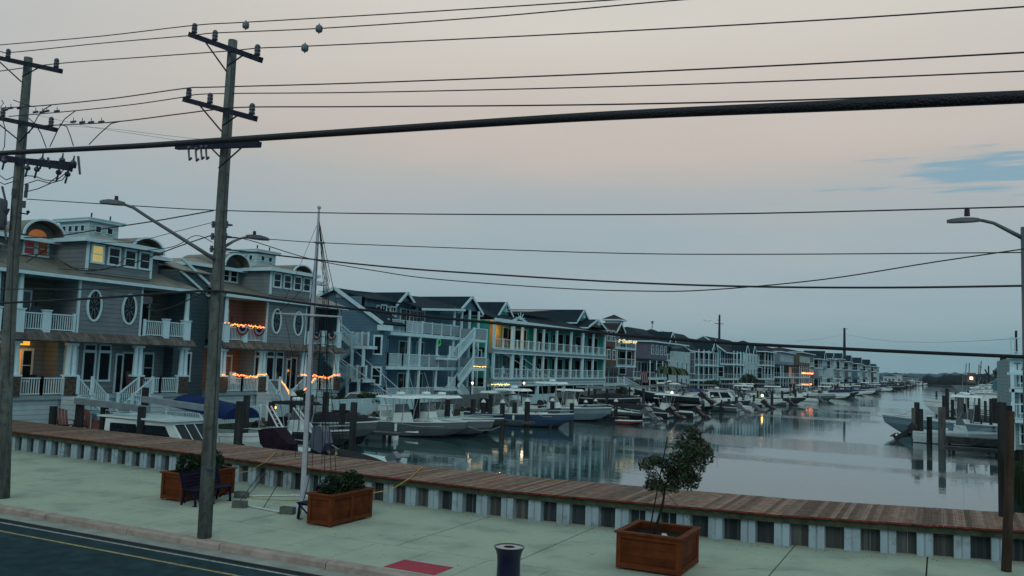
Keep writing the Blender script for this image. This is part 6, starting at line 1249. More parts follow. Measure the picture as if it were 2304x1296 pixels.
protos = [boat('white hardtop boat, first of the small boats beyond the navy one', (-16.5, 190), .0, 8.5, 2.7, .85, 1.2, GELW, 'cc', 2, seed=40, simple=True, group='small boats moored along the distant left bank'),
          boat('dark canopy boat, second of the small boats beyond the navy one', (-17.5, 199), 0, 8, 2.6, .8, 1.1, GELG, 'bimini', 1, CANVG, seed=41, simple=True, group='small boats moored along the distant left bank'),
          boat('covered boat, third of the small boats beyond the navy one', (-17, 207), 0, 7.5, 2.5, .8, 1.1, GELD, 'cover', 1, CANVAS, seed=42, simple=True, group='small boats moored along the distant left bank')]
Y = 217
dist_lab = ['small hardtop boat in the crowded distant left bank row', 'small canopy boat in the crowded distant left bank row', 'small covered boat in the crowded distant left bank row']
while Y < 660:
    k = rn.randrange(3); c = kidcopy(protos[k]); off = -16.8+(Y-200)*.022; c.location = (off+rn.uniform(-2.5, 1), Y, WATER_Z); kn = ['hardtop', 'canopied', 'canvas covered'][k]
    c['label'] = f'small {kn} boat moored off the {near(Y)}'; c['group'] = f'{kn} boats off the {near(Y)}'; s_ = rn.uniform(.9, 1.2); c.scale = (s_, s_, s_); c.rotation_euler.z = rn.uniform(-.08, .08)
    if rn.random() < .5:
        d = kidcopy(protos[rn.choice((0, 2))]); d.location = (off-8, Y+rn.uniform(1, 4), WATER_Z+rn.choice((0, 1.2))); d.rotation_euler.z = rn.uniform(-.1, .1); d['label'] = f'boat tucked behind the outer boats off the {near(Y)}'; d['group'] = f'inner boats off the {near(Y)}'
    Y += rn.uniform(5.5, 8)+max(0, Y-300)*.03
for lb, px, py, hm in (('tiny white motorboat alone in the far channel', 2073, 866, GELW), ('second tiny white motorboat at the far channel mouth', 2087, 866.5, GELW)):
    p = on(2, WATER_Z, px, py); b_ = boat(lb, (p.x, p.y), 0, 7, 2.6, .9, 1.2, hm, 'cc', 1, seed=50, ztop=2.2, simple=True)
jk = on(2, WATER_Z+.3, 1422, 948); boat('red and white jet ski tied off the pale blue boat', (jk.x+1.0, jk.y), .0, 2.4, 1.0, .3, .4, GELR, 'open', 0, seed=51, simple=True, name='jet_ski', cat='jet ski')

# ---------------------------------------------------------------- right bank
boat('white sport boat with hardtop moored bow out at the right dock', on(2, WATER_Z+1.5, 1985, 936), PI, 11.5, 3.6, 1.25, 1.6, GELLB, 'cc', 2, GELW, 60, ztop=3.5)
boat('white open boat with a dark cover moored stern out at the right dock', (5.6, 76.0), .0, 7.5, 2.8, .85, 1.15, GELW, 'ccx', 2, None, 61, ztop=0, ms=1.4)
boat('large white yacht with anchor pulpit behind the sport boat', on(2, WATER_Z+2.2, 2078, 899), PI, 15, 4.6, 1.9, 2.3, GELW, 'cabin', 0, None, 62)
for k, (lb, px, py, L_, kd, tp_, zt) in enumerate([('white hardtop boat third along the right bank', 2120, 893, 10, 'cc', GELW, 3.4), ('tall white cabin cruiser fourth along the right bank', 2135, 884, 12, 'cabin', None, 0), ('blue canopied boat on the right bank below the lit tavern', 2160, 880, 10, 'bimini', CANVAS, 3),
                                             ('white hardtop boat beyond the blue canopied one', 2170, 875, 10, 'cc', GELW, 3.2), ('white cabin boat near the fishing vessel', 2170, 872, 12, 'cabin', None, 0)]):
    p = on(2, WATER_Z+1.5, px, py); boat(lb, (p.x, p.y), PI, L_, L_*.3, 1.2, 1.6, GELW, kd, 1, tp_, 70+k, ztop=zt, simple=k > 0)
def masts(t, lst, Y, m=STEELG, r=.12):
    for a, b_ in lst: mb = MB(); mb.tube([on(1, Y, *a), on(1, Y, *b_)], r, 6); part(mb, 'mast', m, t)
Yf = 250
p = on(1, Yf, 2168, 862); t = thing('fishing_vessel', 'commercial fishing vessel with brightly lit wheelhouse and tall masts', 'fishing boat', (p.x, Yf, WATER_Z))
def bx(px0, px1, py0, py1, Y, d, m, n_='superstructure'):
    a, b_ = on(1, Y, px0, py1), on(1, Y, px1, py0); mb = MB(); mb.box(a.x, b_.x, Y, Y+d, a.z, b_.z); return part(mb, n_, m, t)
a = on(1, Yf, 2160, 862)
mb = MB(); mb.add([(a.x-2, Yf+3, 2.6), (a.x+18, Yf, 2.0), (a.x+18, Yf+6, 2.0), (a.x+1.5, Yf+3, -.8), (a.x+18, Yf+.5, -.8), (a.x+18, Yf+5.5, -.8)], [(0, 1, 2), (0, 3, 4, 1), (0, 2, 5, 3), (1, 4, 5, 2), (3, 5, 4)]); part(mb, 'hull', GELLB, t)
bx(2177, 2194, 842, 862, Yf+1, 3, PILEL); bx(2182, 2189, 848, 854, Yf+.9, .1, mat('lit_wheelhouse', (1, .8, .6), .5, 0, em=(1, .62, .35), es=3.2), 'lit_window'); bx(2176, 2196, 839, 842, Yf+.5, 4, STEELG, 'wheelhouse_roof')
masts(t, [((2174, 818), (2172, 860)), ((2181, 816), (2180, 845)), ((2203, 820), (2201, 862)), ((2208, 812), (2205, 845)), ((2169, 838), (2169, 860)), ((2204, 826), (2209, 826))], Yf+1.5)
masts(t, [((2216, 831), (2226, 850)), ((2224, 823), (2225, 862))], Yf+8, ARMW, .2)
lamp_light(on(1, Yf-1.5, 2185, 851), 60, (1, .6, .35), .4)
# tavern with tower, and the white building at the frame edge
Yt = 130
def bld(label, px0, px1, py0, py1, Y, d, m, name='tavern_building'):
    a, b_ = on(1, Y, px0, py1), on(1, Y, px1, py0); t = thing(name, label, 'building', ((a.x+b_.x)/2, Y, .3)); mb = MB(); mb.box(a.x, b_.x, Y, Y+d, .3, b_.z); part(mb, 'wall', m, t); return t, a, b_
t, a, b_ = bld('small waterside tavern with lit eaves and an open upper deck', 2243, 2283, 858, 880, Yt, 10, S_TB)
mb = MB(); l0, l1, z0 = on(1, Yt-1, 2238, 848).x, on(1, Yt-1, 2285, 848).x, on(1, Yt-1, 2260, 838).z
mb.quad((l0, Yt-1.2, z0-.6), (l1, Yt-1.2, z0-.6), (l1, Yt+4, z0+.3), (l0, Yt+4, z0+.3), .15); part(mb, 'roof', SHINGB, t)
mb = MB()
for px in (2246, 2270, 2282): q = on(1, Yt-.8, px, 850); mb.box(q.x-.1, q.x+.1, Yt-.9, Yt-.7, .3, z0-.5)
part(mb, 'post', TRIM, t); z1 = b_.z; mb = MB(); rail(mb, (l0+.3, Yt-1.1, 1.8), (l1-.3, Yt-1.1, 1.8), 1.0, .5); mb.box(l0+.2, l1, Yt-1.2, Yt, 1.6, 1.8); part(mb, 'deck_railing', TRIM, t)
for k in range(2): window(t, FY(Yt), a.x+.6+k*1.4, a.x+1.6+k*1.4, 2.2, 3.2)
q0, q1 = on(1, Yt+2, 2238, 828), on(1, Yt+2, 2275, 838); mb = MB(); mb.quad((q0.x, Yt-1, q0.z), (q1.x, Yt-1, q0.z-.1), (q1.x, Yt+4, q1.z+.2), (q0.x, Yt+4, q0.z-.3), .35); part(mb, 'upper_awning', S_SLV, t)
tw = on(1, Yt, 2268, 825); mb = MB(); zt = on(1, Yt, 2268, 812).z; mb.lathe((tw.x, Yt+1.5, .3), [(.75, 0), (.7, zt-.3)], 8); part(mb, 'tower', S_WHITE, t); mb = MB(); mb.lathe((tw.x, Yt+1.5, zt), [(.85, 0), (.8, .5), (.5, .75), (.05, .9)], 8); part(mb, 'tower_cap', CANVG, t)
for k, (px, py) in enumerate([(2255, 839), (2262, 844), (2266, 865), (2273, 869)]):
    q = on(1, Yt-1.4, px, py); mb = MB(); mb.ball(q, .12, n=6); single(mb, 'deck_lamp', BULBW if k != 1 else BULBY, ['white lamp under the tavern eave', 'orange lamp beside the white one under the tavern eave', 'left lamp of the low pair on the tavern deck', 'right lamp of the low pair on the tavern deck'][k], 'lamp')
t, a, b_ = bld('tall white waterfront building with a sign, cut off by the right edge', 2276, 2340, 806, 990, 60, 14, S_WF, 'waterfront_building')
X0, X1 = a.x, b_.x; zt = b_.z
mb = MB(); mb.box(X0-.2, X1, 59.6, 60, zt-.12, zt); mb.box(X0-.2, X1, 59.5, 60, zt-1.05, zt-.9); part(mb, 'sign_frame', TRIM, t)
mb = MB(); mb.box(X0-.05, X1, 59.8, 59.96, zt-.9, zt-.14); sg = part(mb, 'sign_board', TRIM, t)
tc_ = bpy.data.curves.new('sign_text', 'FONT'); tc_.body = 'TAVERN'; tc_.size = .62; tc_.extrude = .01; to = bpy.data.objects.new('tmp', tc_); col.objects.link(to)
bpy.context.view_layer.update(); me = bpy.data.meshes.new_from_object(to); bpy.data.objects.remove(to); mb = MB()
mb.add([(X0+.15+v.co.x, 59.78-v.co.z, zt-.74+v.co.y) for v in me.vertices], [tuple(p.vertices) for p in me.polygons]); part(mb, 'sign_lettering', MOTG, sg)
for z_ in (3.9, 2.1, 6.0): mb = MB(); mb.box(X0-.1, X1, 59.2, 60, z_-.2, z_); part(mb, 'floor_band', TRIM, t); mb = MB(); rail(mb, (X0, 59.25, z_), (X1, 59.25, z_), .9, .2); part(mb, 'railing', TRIM, t)
for z_ in (4.3, 2.5, .7): window(t, FY(60), X0+.5, X0+1.3, z_, z_+1.1)
mb = MB(); mb.box(X0-.02, X0+.14, 59.2, 59.36, .3, zt-1); mb.box(X0+.9, X0+1.1, 59.2, 59.36, .3, zt-1); part(mb, 'post', TRIM, t)
# right docks and pilings
dock('wide dark dock under the right hand moored boats', .0, 4.7, 71.6, 73.0, .1, .5); dock('second low dock nearer the seawall on the right', .2, 4.7, 66.4, 67.4, -.25, .25); dock('dock between the sport boat and the yacht', -1.5, 4.7, 92, 93.2, .2, .4)
RP = [(2056, 918, 76, .17, 'slim leading piling at the outer end of the right dock', PILEL), (2063, 905, 77, .2, 'tallest dark piling of the outer right dock cluster', PILE), (2071, 920, 75.5, .2, 'dark piling just right of the tallest in the outer cluster', PILE), (2091, 938, 72, .19, 'short dark piling between the outer cluster and the thick one', PILE),
      (2119, 916, 70, .24, 'thick greenish piling in front of the right moored boats', PILEL), (2131, 874, 115, .2, 'slim piling behind the yacht pulpit', PILE), (2161, 889, 95, .3, 'stout piling amid the right bank boats', PILEL), (2185, 922, 84, .2, 'grey piling behind the open white boat', PILEL), (2197, 911, 90, .18, 'short piling behind the dark cover', PILE), (2124, 890, 100, .18, 'dark short piling by the yacht side', PILE), (2240, 896, 88, .3, 'stout dark piling left of the brown post top', PILE), (2143, 899, 95, .15, 'thin piling between two right bank boats', PILE)]
for px, py, Y, r, lb, m in RP: piling(px, py, Y, r, False, lb, m=m)
t = thing('bulkhead', 'dark green weedy timber bulkhead at the right edge of the canal', 'bulkhead', (3.4, 35, .3)); mb = MB(); mb.box(3.05, 3.4, 27.4, 44, -3, .45); part(mb, 'planking', mat('weedy_timber', (.018, .035, .016), .9, .5, 3, .6, 12, streak=True), t)
for k in range(9): mb = MB(); mb.cyl((2.95, 27.6+k*2, -3), (2.95, 27.6+k*2, .9), .15, n=8); part(mb, 'support_pile', mat('weedy_timber', (0, 0, 0)), t)
rn = random.Random(9); t = thing('reed_clump', 'dark green reeds hanging over the right hand bulkhead', 'plant', (3.4, 31, .4)); mb = MB()
for k in range(900):
    y_ = rn.uniform(27.5, 40); x_ = rn.uniform(3.0, 4.6); h = rn.uniform(.6, 2.3); a = Vector((x_, y_, .3)); tp__ = a+Vector((rn.uniform(-.6, .3), rn.uniform(-.4, .4), h)); d = Vector((.025, .02, 0)); mb.add([a-d, a+d, tp__], [(0, 1, 2)])
part(mb, 'blades', [mat('reed_green', (.02, .05, .02), .8, .5, 2)], t)
# distant woods, power poles, gulls
rn = random.Random(4)
def woods(px0, px1, top0, top1, Y, label, dens, m):
    mb = MB(); a, b_ = on(1, Y, px0, 860).x, on(1, Y, px1, 860).x; n_ = int((b_-a)/dens); pts = []
    z_ = lambda i: 4.4+(850+(px0+(px1-px0)*i/n_-2120)*.034-lerp(top0, top1, i/n_))*depth((lerp(a, b_, i/n_), Y, 5))/F_PX
    for i in range(n_):
        x_ = lerp(a, b_, i/n_); h = max(1.5, z_(i)*rn.uniform(.8, 1.05)); r = dens*rn.uniform(1.2, 2.2); mb.lathe((x_, Y+rn.uniform(0, 30), -.5), [(r*.9, 0), (r*1.05, h*.35), (r*rn.uniform(.8, 1), h*.65), (r*rn.uniform(.4, .7), h*.9), (.1, h*1.03)], 7)
    o = single(mb, 'distant_woods', m, label, 'woods', None, True, 'stuff'); return o
woods(1960, 2330, 838, 838, 1500, 'long low blue grey line of woods on the horizon', 7, mat('far_wood_hazed', (.05, .10, .14), 1, .2, .02))  # distance haze is put into this paler, bluer wood colour
woods(2088, 2246, 843, 838, 640, 'darker grove of trees on the right horizon behind the fishing vessel', 3.2, TREEF)
woods(2030, 2062, 851, 855, 800, 'small dark clump of trees at the far canal bend', 3, TREEF)
for lb, px, py0, py1, Y, arm in (('lone power pole with crossarms behind the pale blue grey house', 1618, 708, 800, 285, ((1608, 728), (1628, 729))), ('lone tall power pole behind the distant houses', 1900, 738, 830, 480, ((1896, 740), (1907, 740))), ('distant power pole above the tavern at right', 2286, 744, 830, 160, ((2284, 746), (2289, 746)))):
    a, b_ = on(1, Y, px, py1), on(1, Y, px+(1 if px < 1800 else 0), py0); t = thing('utility_pole', lb, 'utility pole', (a.x, Y, .3)); mb = MB(); mb.tube([(a.x, Y, .2), b_], [.3*Y/150, .16*Y/150], 8); part(mb, 'pole', ARMW, t)
    mb = MB(); mb.bar(on(1, Y, *arm[0]), on(1, Y, *arm[1]), .16, .2); 
    if px == 1618: mb.bar(on(1, Y, 1613, 720), on(1, Y, 1619, 720), .1, .15)
    part(mb, 'crossarm', ARMW, t)
def fwire(pts, Ys, lb, r=.05):
    P_ = [on(1, y, *p) for p, y in zip(pts, Ys)]; mb = MB(); mb.tube(P_, r, 4); single(mb, 'overhead_wire', WIRE, lb, 'overhead wire')
fwire([(1790, 768), (1850, 762), (1900, 752)], [380, 430, 478], 'distant wire sagging left from the tall far pole', .035)
fwire([(1900, 752), (1960, 763), (2020, 769), (2100, 770.5), (2200, 767), (2286, 762)], [478, 410, 350, 290, 220, 160], 'distant wire sagging between the two far power poles', .035)
p = on(1, 110, 1591, 722); mb = MB(); mb.add([(p.x-.7, 110, p.z+.15), (p.x-.2, 110, p.z+.12), (p.x, 110, p.z-.1), (p.x+.25, 110, p.z+.1), (p.x+.75, 110, p.z+.05), (p.x, 110.2, p.z+.02)], [(0, 1, 2), (2, 3, 4), (1, 2, 5), (2, 3, 5)]); single(mb, 'gull', PILECAP, 'white gull gliding left of the crossarmed far power pole', 'gull')

# ---------------------------------------------------------------- yard things on the left bank
def picket(label, x0, x1, y0, y1, h=1.1, m=TRIM):
    t = thing('picket_fence', label, 'fence', ((x0+x1)/2, (y0+y1)/2, .25)); mb = MB(); rail(mb, (x0, y0, .25), (x1, y1, .25), h, .16, True, .07, .1); part(mb, 'pickets', m, t)
picket('white picket fence in front of the white parked car', -36.4, -36.4, 46.5, 57.5, 1.2); picket('white picket fence below the blue canopy', -36.5, -36.5, 33, 40, 1.0); picket('white picket fence below the teal house lamp post', -36.4, -36.4, 74, 84, 1.0); picket('white picket fence right of the blue canopy', -36.4, -36.4, 40.5, 44, 1.1)
mb = MB(); mb.box(-36.7, -36.5, 84.5, 104, .25, 1.4); single(mb, 'garden_wall', mat('pale_render', (.12, .155, .16), .9, .15), 'low pale garden wall in front of the teal house', 'wall')
mb = MB(); mb.box(-36.7, -36.5, 62, 73.5, .25, 1.5); single(mb, 'garden_wall', mat('pale_render', (0, 0, 0)), 'pale solid fence in front of the blue grey house', 'fence')
# parked car
p = on(0, -37.8, 842, 893); t = thing('parked_car', 'white parked car behind the picket fence below the blue grey gable wall', 'car', (-38.2, 53.6, .25)); t_y = 53.6
sec = [(-2.25, .5), (-2.2, 1.0), (-1.5, 1.12), (-.95, 1.62), (.2, 1.70), (1.3, 1.62), (2.0, 1.15), (2.25, 1.05), (2.3, .5)]
t_x = -38.4
mb = MB(); mb.prism([(-u, v) for u, v in sec], lambda u, v, tt: (tt, t_y+u, v+.1), t_x-.85, t_x+.85); part(mb, 'body', CARW, t)
mb = MB(); mb.prism([(-1.4, 1.25), (-.98, 1.6), (-.1, 1.66), (-.1, 1.2)], lambda u, v, tt: (tt, t_y-u, v+.08), t_x+.852, t_x+.87); mb.prism([(.02, 1.2), (.02, 1.66), (1.25, 1.58), (1.7, 1.2)], lambda u, v, tt: (tt, t_y-u, v+.08), t_x+.852, t_x+.87); mb.quad((t_x-.7, t_y-2.05, 1.32), (t_x+.7, t_y-2.05, 1.32), (t_x+.65, t_y-1.42, 1.68), (t_x-.65, t_y-1.42, 1.68), .02); part(mb, 'window', GLASS, t)
for s_ in (-1.4, 1.4):
    mb = MB(); mb.cyl((t_x+.65, t_y+s_, .6), (t_x+.88, t_y+s_, .6), .35, n=16); w_ = part(mb, 'wheel', TYRE, t)
# adirondack chairs, bushes, palms, flags, lamps
def adir(label, x_, y_, rz, m=ADIR, z=.26):
    t = thing('adirondack_chair', label, 'chair', (x_, y_, z)); ca, sa = math.cos(rz), math.sin(rz)
    def T(mb): mb.v = [(x_+a*ca-b_*sa, y_+a*sa+b_*ca, z+c) for a, b_, c in mb.v]; return mb
    mb = MB()
    for k in range(5): mb.bar((-.35, -.26+k*.13, .32), (-.75, -.30+k*.15, 1.15-.05*abs(k-2)), .11, .03)
    part(T(mb), 'backrest', m, t); mb = MB()
    for k in range(5): mb.bar((-.35+k*.14, -.3, .3+k*.03), (-.35+k*.14, .3, .3+k*.03), .12, .03)
    part(T(mb), 'seat', m, t)
    for s_ in (-.36, .36):
        mb = MB(); mb.bar((-.55, s_, .6), (.3, s_, .62), .14, .03); part(T(mb), 'armrest', m, t); mb = MB(); mb.bar((.25, s_, 0), (.25, s_, .6), .09, .04); mb.bar((-.6, s_, 0), (.3, s_, .4), .04, .12); part(T(mb), 'leg', m, t)
adir('brown slatted garden chair left of the lift beam piling', on(1, 27.8, 146, 930).x, 27.8, -.3); adir('brown slatted garden chair between two pilings near the stairs', on(1, 28.0, 214, 930).x, 28.0, 0.1, z=.35); adir('brown slatted garden chair nearest the pilothouse boat', on(1, 27.6, 262, 940).x, 27.6, -.2, z=.3); adir('teal garden chair on the bank by the purple grey house', -34.5, 118, 0, S_TEAL); adir('pale garden chair beside the teal garden chair', -34.5, 121, 0, TRIM)
mb = MB()
for k in range(5): mb.box(-35.2+.0, -34.4, 26.9+k*.18, 27.08+k*.18, .25, .35+k*.17)
single(mb, 'wooden_steps', ADIR, 'small brown wooden steps with white side posts behind the boardwalk', 'steps')
for k, (x_, y_, z_, r, lb) in enumerate([(-38.4, 49.6, 1.0, .9, 'rounded green bush at the corner of the string lit porch'), (-37.0, 44.2, 1.6, .6, 'dark bush at the foot of the lit left stair rail'), (-37, 51.5, 1.4, .7, 'pale green bush beside the white parked car'), (-37.3, 113, 1.6, 1.0, 'dark tropical bush beside the purple grey house'), (-35.5, 150, 1.6, 1.4, 'dark bush between the slate and light blue houses'), (-33, 168, 2.2, 1.8, 'dark green bush in front of the light blue terrace'), (-36.2, 105, 1.2, .7, 'low dark bush at the teal house end')]):
    t = thing('bush', lb, 'bush', (x_, y_, .25)); mb = MB(); rr = random.Random(k)
    for j in range(4): leaf_cloud(mb, (x_+rr.uniform(-.4, .4)*r, y_+rr.uniform(-.6, .6)*r, z_+rr.uniform(-.2, .4)*r), r*.7, 420, .10 if y_ < 60 else .2, rr, .9, (0, 0, 1), 1, .3)
    part(mb, 'foliage', [LEAF, LEAFD], t); mb = MB(); mb.cyl((x_, y_, .2), (x_, y_, z_), .07, n=5); part(mb, 'stem', TWIG, t)
def palm(label, x_, y_, h):
    t = thing('palm_tree', label, 'palm tree', (x_, y_, .25)); mb = MB(); mb.tube([(x_, y_, .2), (x_+.1, y_, h*.5), (x_, y_+.1, h)], [.16, .12, .1], 7); part(mb, 'trunk', TWIG, t); mb = MB()
    for k in range(16):
        an = k*.785+.2*(k // 8); d = Vector((math.cos(an), math.sin(an), 0)); c = Vector((x_, y_+.1, h)); up = 1.0 if k < 8 else .35; pts = [c, c+d*.7+Vector((0, 0, .45*up)), c+d*1.3+Vector((0, 0, .25*up)), c+d*1.8+Vector((0, 0, -.5))]; s_ = d.cross(Vector((0, 0, 1)))
        for a, b_ in zip(pts, pts[1:]): mb.add([a-s_*.22, a, b_, b_-s_*.2+Vector((0, 0, -.18))], [(0, 1, 2, 3)]); mb.add([a+s_*.22, a, b_, b_+s_*.2+Vector((0, 0, -.18))], [(0, 3, 2, 1)])
    part(mb, 'fronds', [LEAF], t)
palm('palm tree behind the orange lit boat', -33.8, 117, 4.2); palm('second palm tree right of the first behind the lit boat', -33.6, 121, 4.0)
def flag(label, px, py, Y, w_, h_, tilt=.3):
    q = on(1, Y, px, py); t = thing('flag', label, 'flag', q); mb = MB(); mb.cyl(q+Vector((-w_*.5, .06, h_*.6)), q+Vector((-w_*.5, .06, -h_*1.1)), .03, n=5); part(mb, 'staff', ALU, t)
    for i in range(7):
        mb = MB(); x0 = q.x-w_/2+w_*i/7; n2 = 6
        for j in range(n2): z0 = q.z+h_/2-h_*j/n2; dx = tilt*w_*j/n2; mb.quad((x0+dx, Y+.04*(j % 2), z0), (x0+w_/7+dx, Y+.04*(j % 2), z0), (x0+w_/7+dx+tilt*w_/n2, Y+.04*((j+1) % 2), z0-h_/n2), (x0+dx+tilt*w_/n2, Y+.04*((j+1) % 2), z0-h_/n2), .02)
        part(mb, 'stripe', BUNR if i % 2 == 0 else BUNW, t)
flag('striped flag hanging below the lamp at the blue house stair tower', 1075, 878, 73, .55, .9, .05); flag('red and white striped flag on the purple grey house', 1448, 848, 122, 1.1, 1.6, .25); flag('faded striped flag leaning in front of the sea blue house', 1683, 866, 185, 1.2, 2.6, .6)
def lamp_post(label, px, py, Y, m=BULBW, e=120, r=.10, c=(1, .85, .6)):
    q = on(1, Y, px, py); t = thing('lamp_post', label, 'lamp post', (q.x, Y, .25)); mb = MB(); mb.tube([(q.x-.25, Y+.1, .2), (q.x-.2, Y+.1, q.z+.35)], [.09, .06], 8); mb.bar((q.x-.4, Y+.1, q.z+.25), (q.x+.1, Y+.1, q.z+.25), .06, .06); part(mb, 'pole', ARMW, t); mb = MB(); mb.ball(q, r, n=10); part(mb, 'globe', m, t, True)
    lamp_light(q+Vector((.3, -.5, 0)), e, c, .2)
lamp_post('lit lamp post with a white globe at the stair tower', 1063, 862, 66, e=4); lamp_post('lit lamp post with a white globe before the teal house', 1179, 862, 72, e=5)
for lb, px, py, m, Y in (('amber dock lamp glowing near the slate house', 1715, 890, BULBY, 126), ('amber lamp glowing under the red lifted boat', 1512, 884, BULBY, 95), ('small amber lamp under the lit left stairs', 619, 917, BULBY, 40), ('white lamp at the far end of the house row', 1974, 848, BULBW, 500), ('yellow lamp before the plain purple grey house', 1932, 848, BULBY, 420), ('lower white lamp at the far end of the house row', 1970, 856, BULBW, 500)):
    q = on(1, Y, px, py); t = thing('dock_lamp', lb, 'lamp', q); mb = MB(); s_ = depth(q)/F_PX; mb.ball(q, s_*2.6, n=8, sz=1.2); part(mb, 'globe', m, t); mb = MB(); mb.cyl(q-Vector((0, 0, s_*2)), (q.x, q.y, .2 if q.y > 100 else q.z-.6), s_*.8, n=6); part(mb, 'post', PILEL, t)
for k, (a_, b_, lb) in enumerate([((-26.4, 47.6, .3), on(1, 49.5, 1131, 958), 'mooring line from the middle grey bow to its piling'), ((-27.5, 46.4, .3), on(1, 36.4, 796, 925), 'mooring line from the nearest grey boat to the tall black piling'), ((-27, 61.9, .3), on(1, 59.6, 1187, 915), 'mooring line from the navy boat to the white capped piling'), ((-27, 75.2, .5), on(1, 77.8, 1386, 915), 'mooring line from the pale blue bow to its capped piling'), ((-4.9, 83.4, .8), on(1, 77, 2063, 920), 'mooring line from the sport boat bow to the tallest piling'), ((2, 77.2, .4), on(1, 70, 2119, 935), 'mooring line from the white open boat to the thick piling')]):
    A_, B_ = Vector(a_), Vector(b_); rope([A_, A_.lerp(B_, .33)+Vector((0, 0, -.25)), A_.lerp(B_, .66)+Vector((0, 0, -.25)), B_], lb, .018, mat('mooring_rope', (.3, .32, .3), .9, .2))
for k, (Y, x_, L_, kd, hm, tp_, lf, lb, zt) in enumerate([(38.5, -28.5, 6.8, 'cc', GELD, CANVG, 0, 'dark open boat with a small canvas top behind the mast', 2.3), (41.5, -29.0, 6.5, 'cover', GELG, CANVG, .3, 'grey covered boat just beyond the mast rigging', 0), (64.5, -28.5, 7.6, 'cc', GELW, GELW, 0, 'white hardtop boat tucked behind the navy boat', 2.5), (69.5, -29.5, 7.0, 'bimini', GELD, CANVG, .2, 'dark canopied boat between the navy and pale blue boats', 0), (79.5, -29, 6.6, 'cc', GELG, GELW, .2, 'small grey hardtop boat beyond the pale blue boat', 2.3),
        (151, -27.5, 7, 'cc', GELW, GELW, .3, 'white hardtop boat in the inner slip off the sea blue house', 2.4), (168, -26.5, 7, 'bimini', GELG, CANVG, .2, 'grey canopied boat in the inner slip off the sea blue house', 0)]):
    boat(lb, (x_, Y), rn.uniform(-.06, .06), L_, L_*.32, .8, 1.1, hm, kd, 1, tp_, 140+k, MOTG if k % 2 else MOTB, ztop=zt, simple=k > 3, lift=lf, rod=True)
for k, (px, py, Y, lb) in enumerate([(1088, 905, 61, 'dark piling right of the lamp with the flag'), (1158, 905, 63, 'dark piling behind the navy boat hardtop'), (1215, 900, 69, 'dark piling left of the pale blue boat console'), (1318, 905, 76, 'dark piling behind the pale blue boat gunwale'), (1362, 898, 84, 'dark piling behind the pale blue bow'), (1440, 905, 90, 'dark piling left of the pale slim one'), (1478, 900, 98, 'dark piling right behind the orange lit boat'), (1522, 905, 95, 'dark piling below the palm trees'), (1540, 900, 103, 'dark piling just right of the orange lit boat'),
        (1582, 902, 100, 'dark piling in front of the purple canopy'), (1622, 900, 106, 'dark piling among the silver outboards'), (1672, 893, 120, 'dark piling left of the amber dock lamp'), (1696, 888, 128, 'thin dark piling beside the amber dock lamp'), (1760, 880, 140, 'dark piling right of the tall hardtop boat'), (1790, 876, 150, 'dark piling before the beige house'), (660, 890, 42, 'dark piling behind the lit right stair rail'), (700, 888, 44, 'dark piling just right behind the mast'), (612, 905, 36, 'short dark piling left of the ladder rails')]):
    piling(px, py, Y, .18, k % 3 == 0, lb)
for k, (px, py, L_, kd, tp_, zt, lb) in enumerate([(2088, 908, 9, 'cc', GELW, 3.0, 'white hardtop boat just behind the outer piling cluster'), (2132, 918, 8.5, 'cover', CANVG, 0, 'dark covered boat behind the thick greenish piling'), (2165, 925, 8, 'cc', CANVG, 2.8, 'white boat with a dark top right of the thick piling'), (2190, 914, 9, 'bimini', CANVAS, 3, 'navy canopied boat beside the short pilings at right'), (2205, 935, 7.5, 'open', None, 0, 'small open boat nearest the brown post top'), (2150, 906, 9, 'cabin', None, 0, 'white cabin boat in the middle of the right bank cluster')]):
    p = on(2, WATER_Z+1.3, px, py); boat(lb, (p.x, p.y), PI, L_, L_*.31, 1.05, 1.4, (GELW, GELG, GELLB)[k % 3], kd, 1, tp_, 160+k, ztop=zt, simple=k > 2, outrig=k in (0, 2))
# gas grill / bits on the bank for clutter people keep there
rn = random.Random(21)
for k, (Y, lb) in enumerate([(47, 'behind the nearest grey boat'), (52.5, 'behind the middle grey boat'), (60.6, 'at the inner end of the navy boat dock'), (68, 'behind the navy boat stern'), (75, 'behind the pale blue boat stern'), (88, 'below the teal house right half'), (96, 'behind the dark hulls below the teal house'), (109, 'by the brown cupola house stairs')]):
    h = rn.uniform(.5, 1.1); x_ = -36.2+rn.uniform(-.2, .6); t = thing('dock_box', ('pale' if k % 3 else 'dark')+' storage box '+lb, 'dock box', (x_, Y, .26)); m_ = GELW if k % 3 else CANVG
    mb = MB(); mb.box(x_-.35, x_+.35, Y-.5, Y+.5, .26, .26+h*.8); part(mb, 'box', m_, t); mb = MB(); mb.box(x_-.4, x_+.4, Y-.55, Y+.55, .26+h*.8, .3+h*.82); part(mb, 'lid', m_, t)
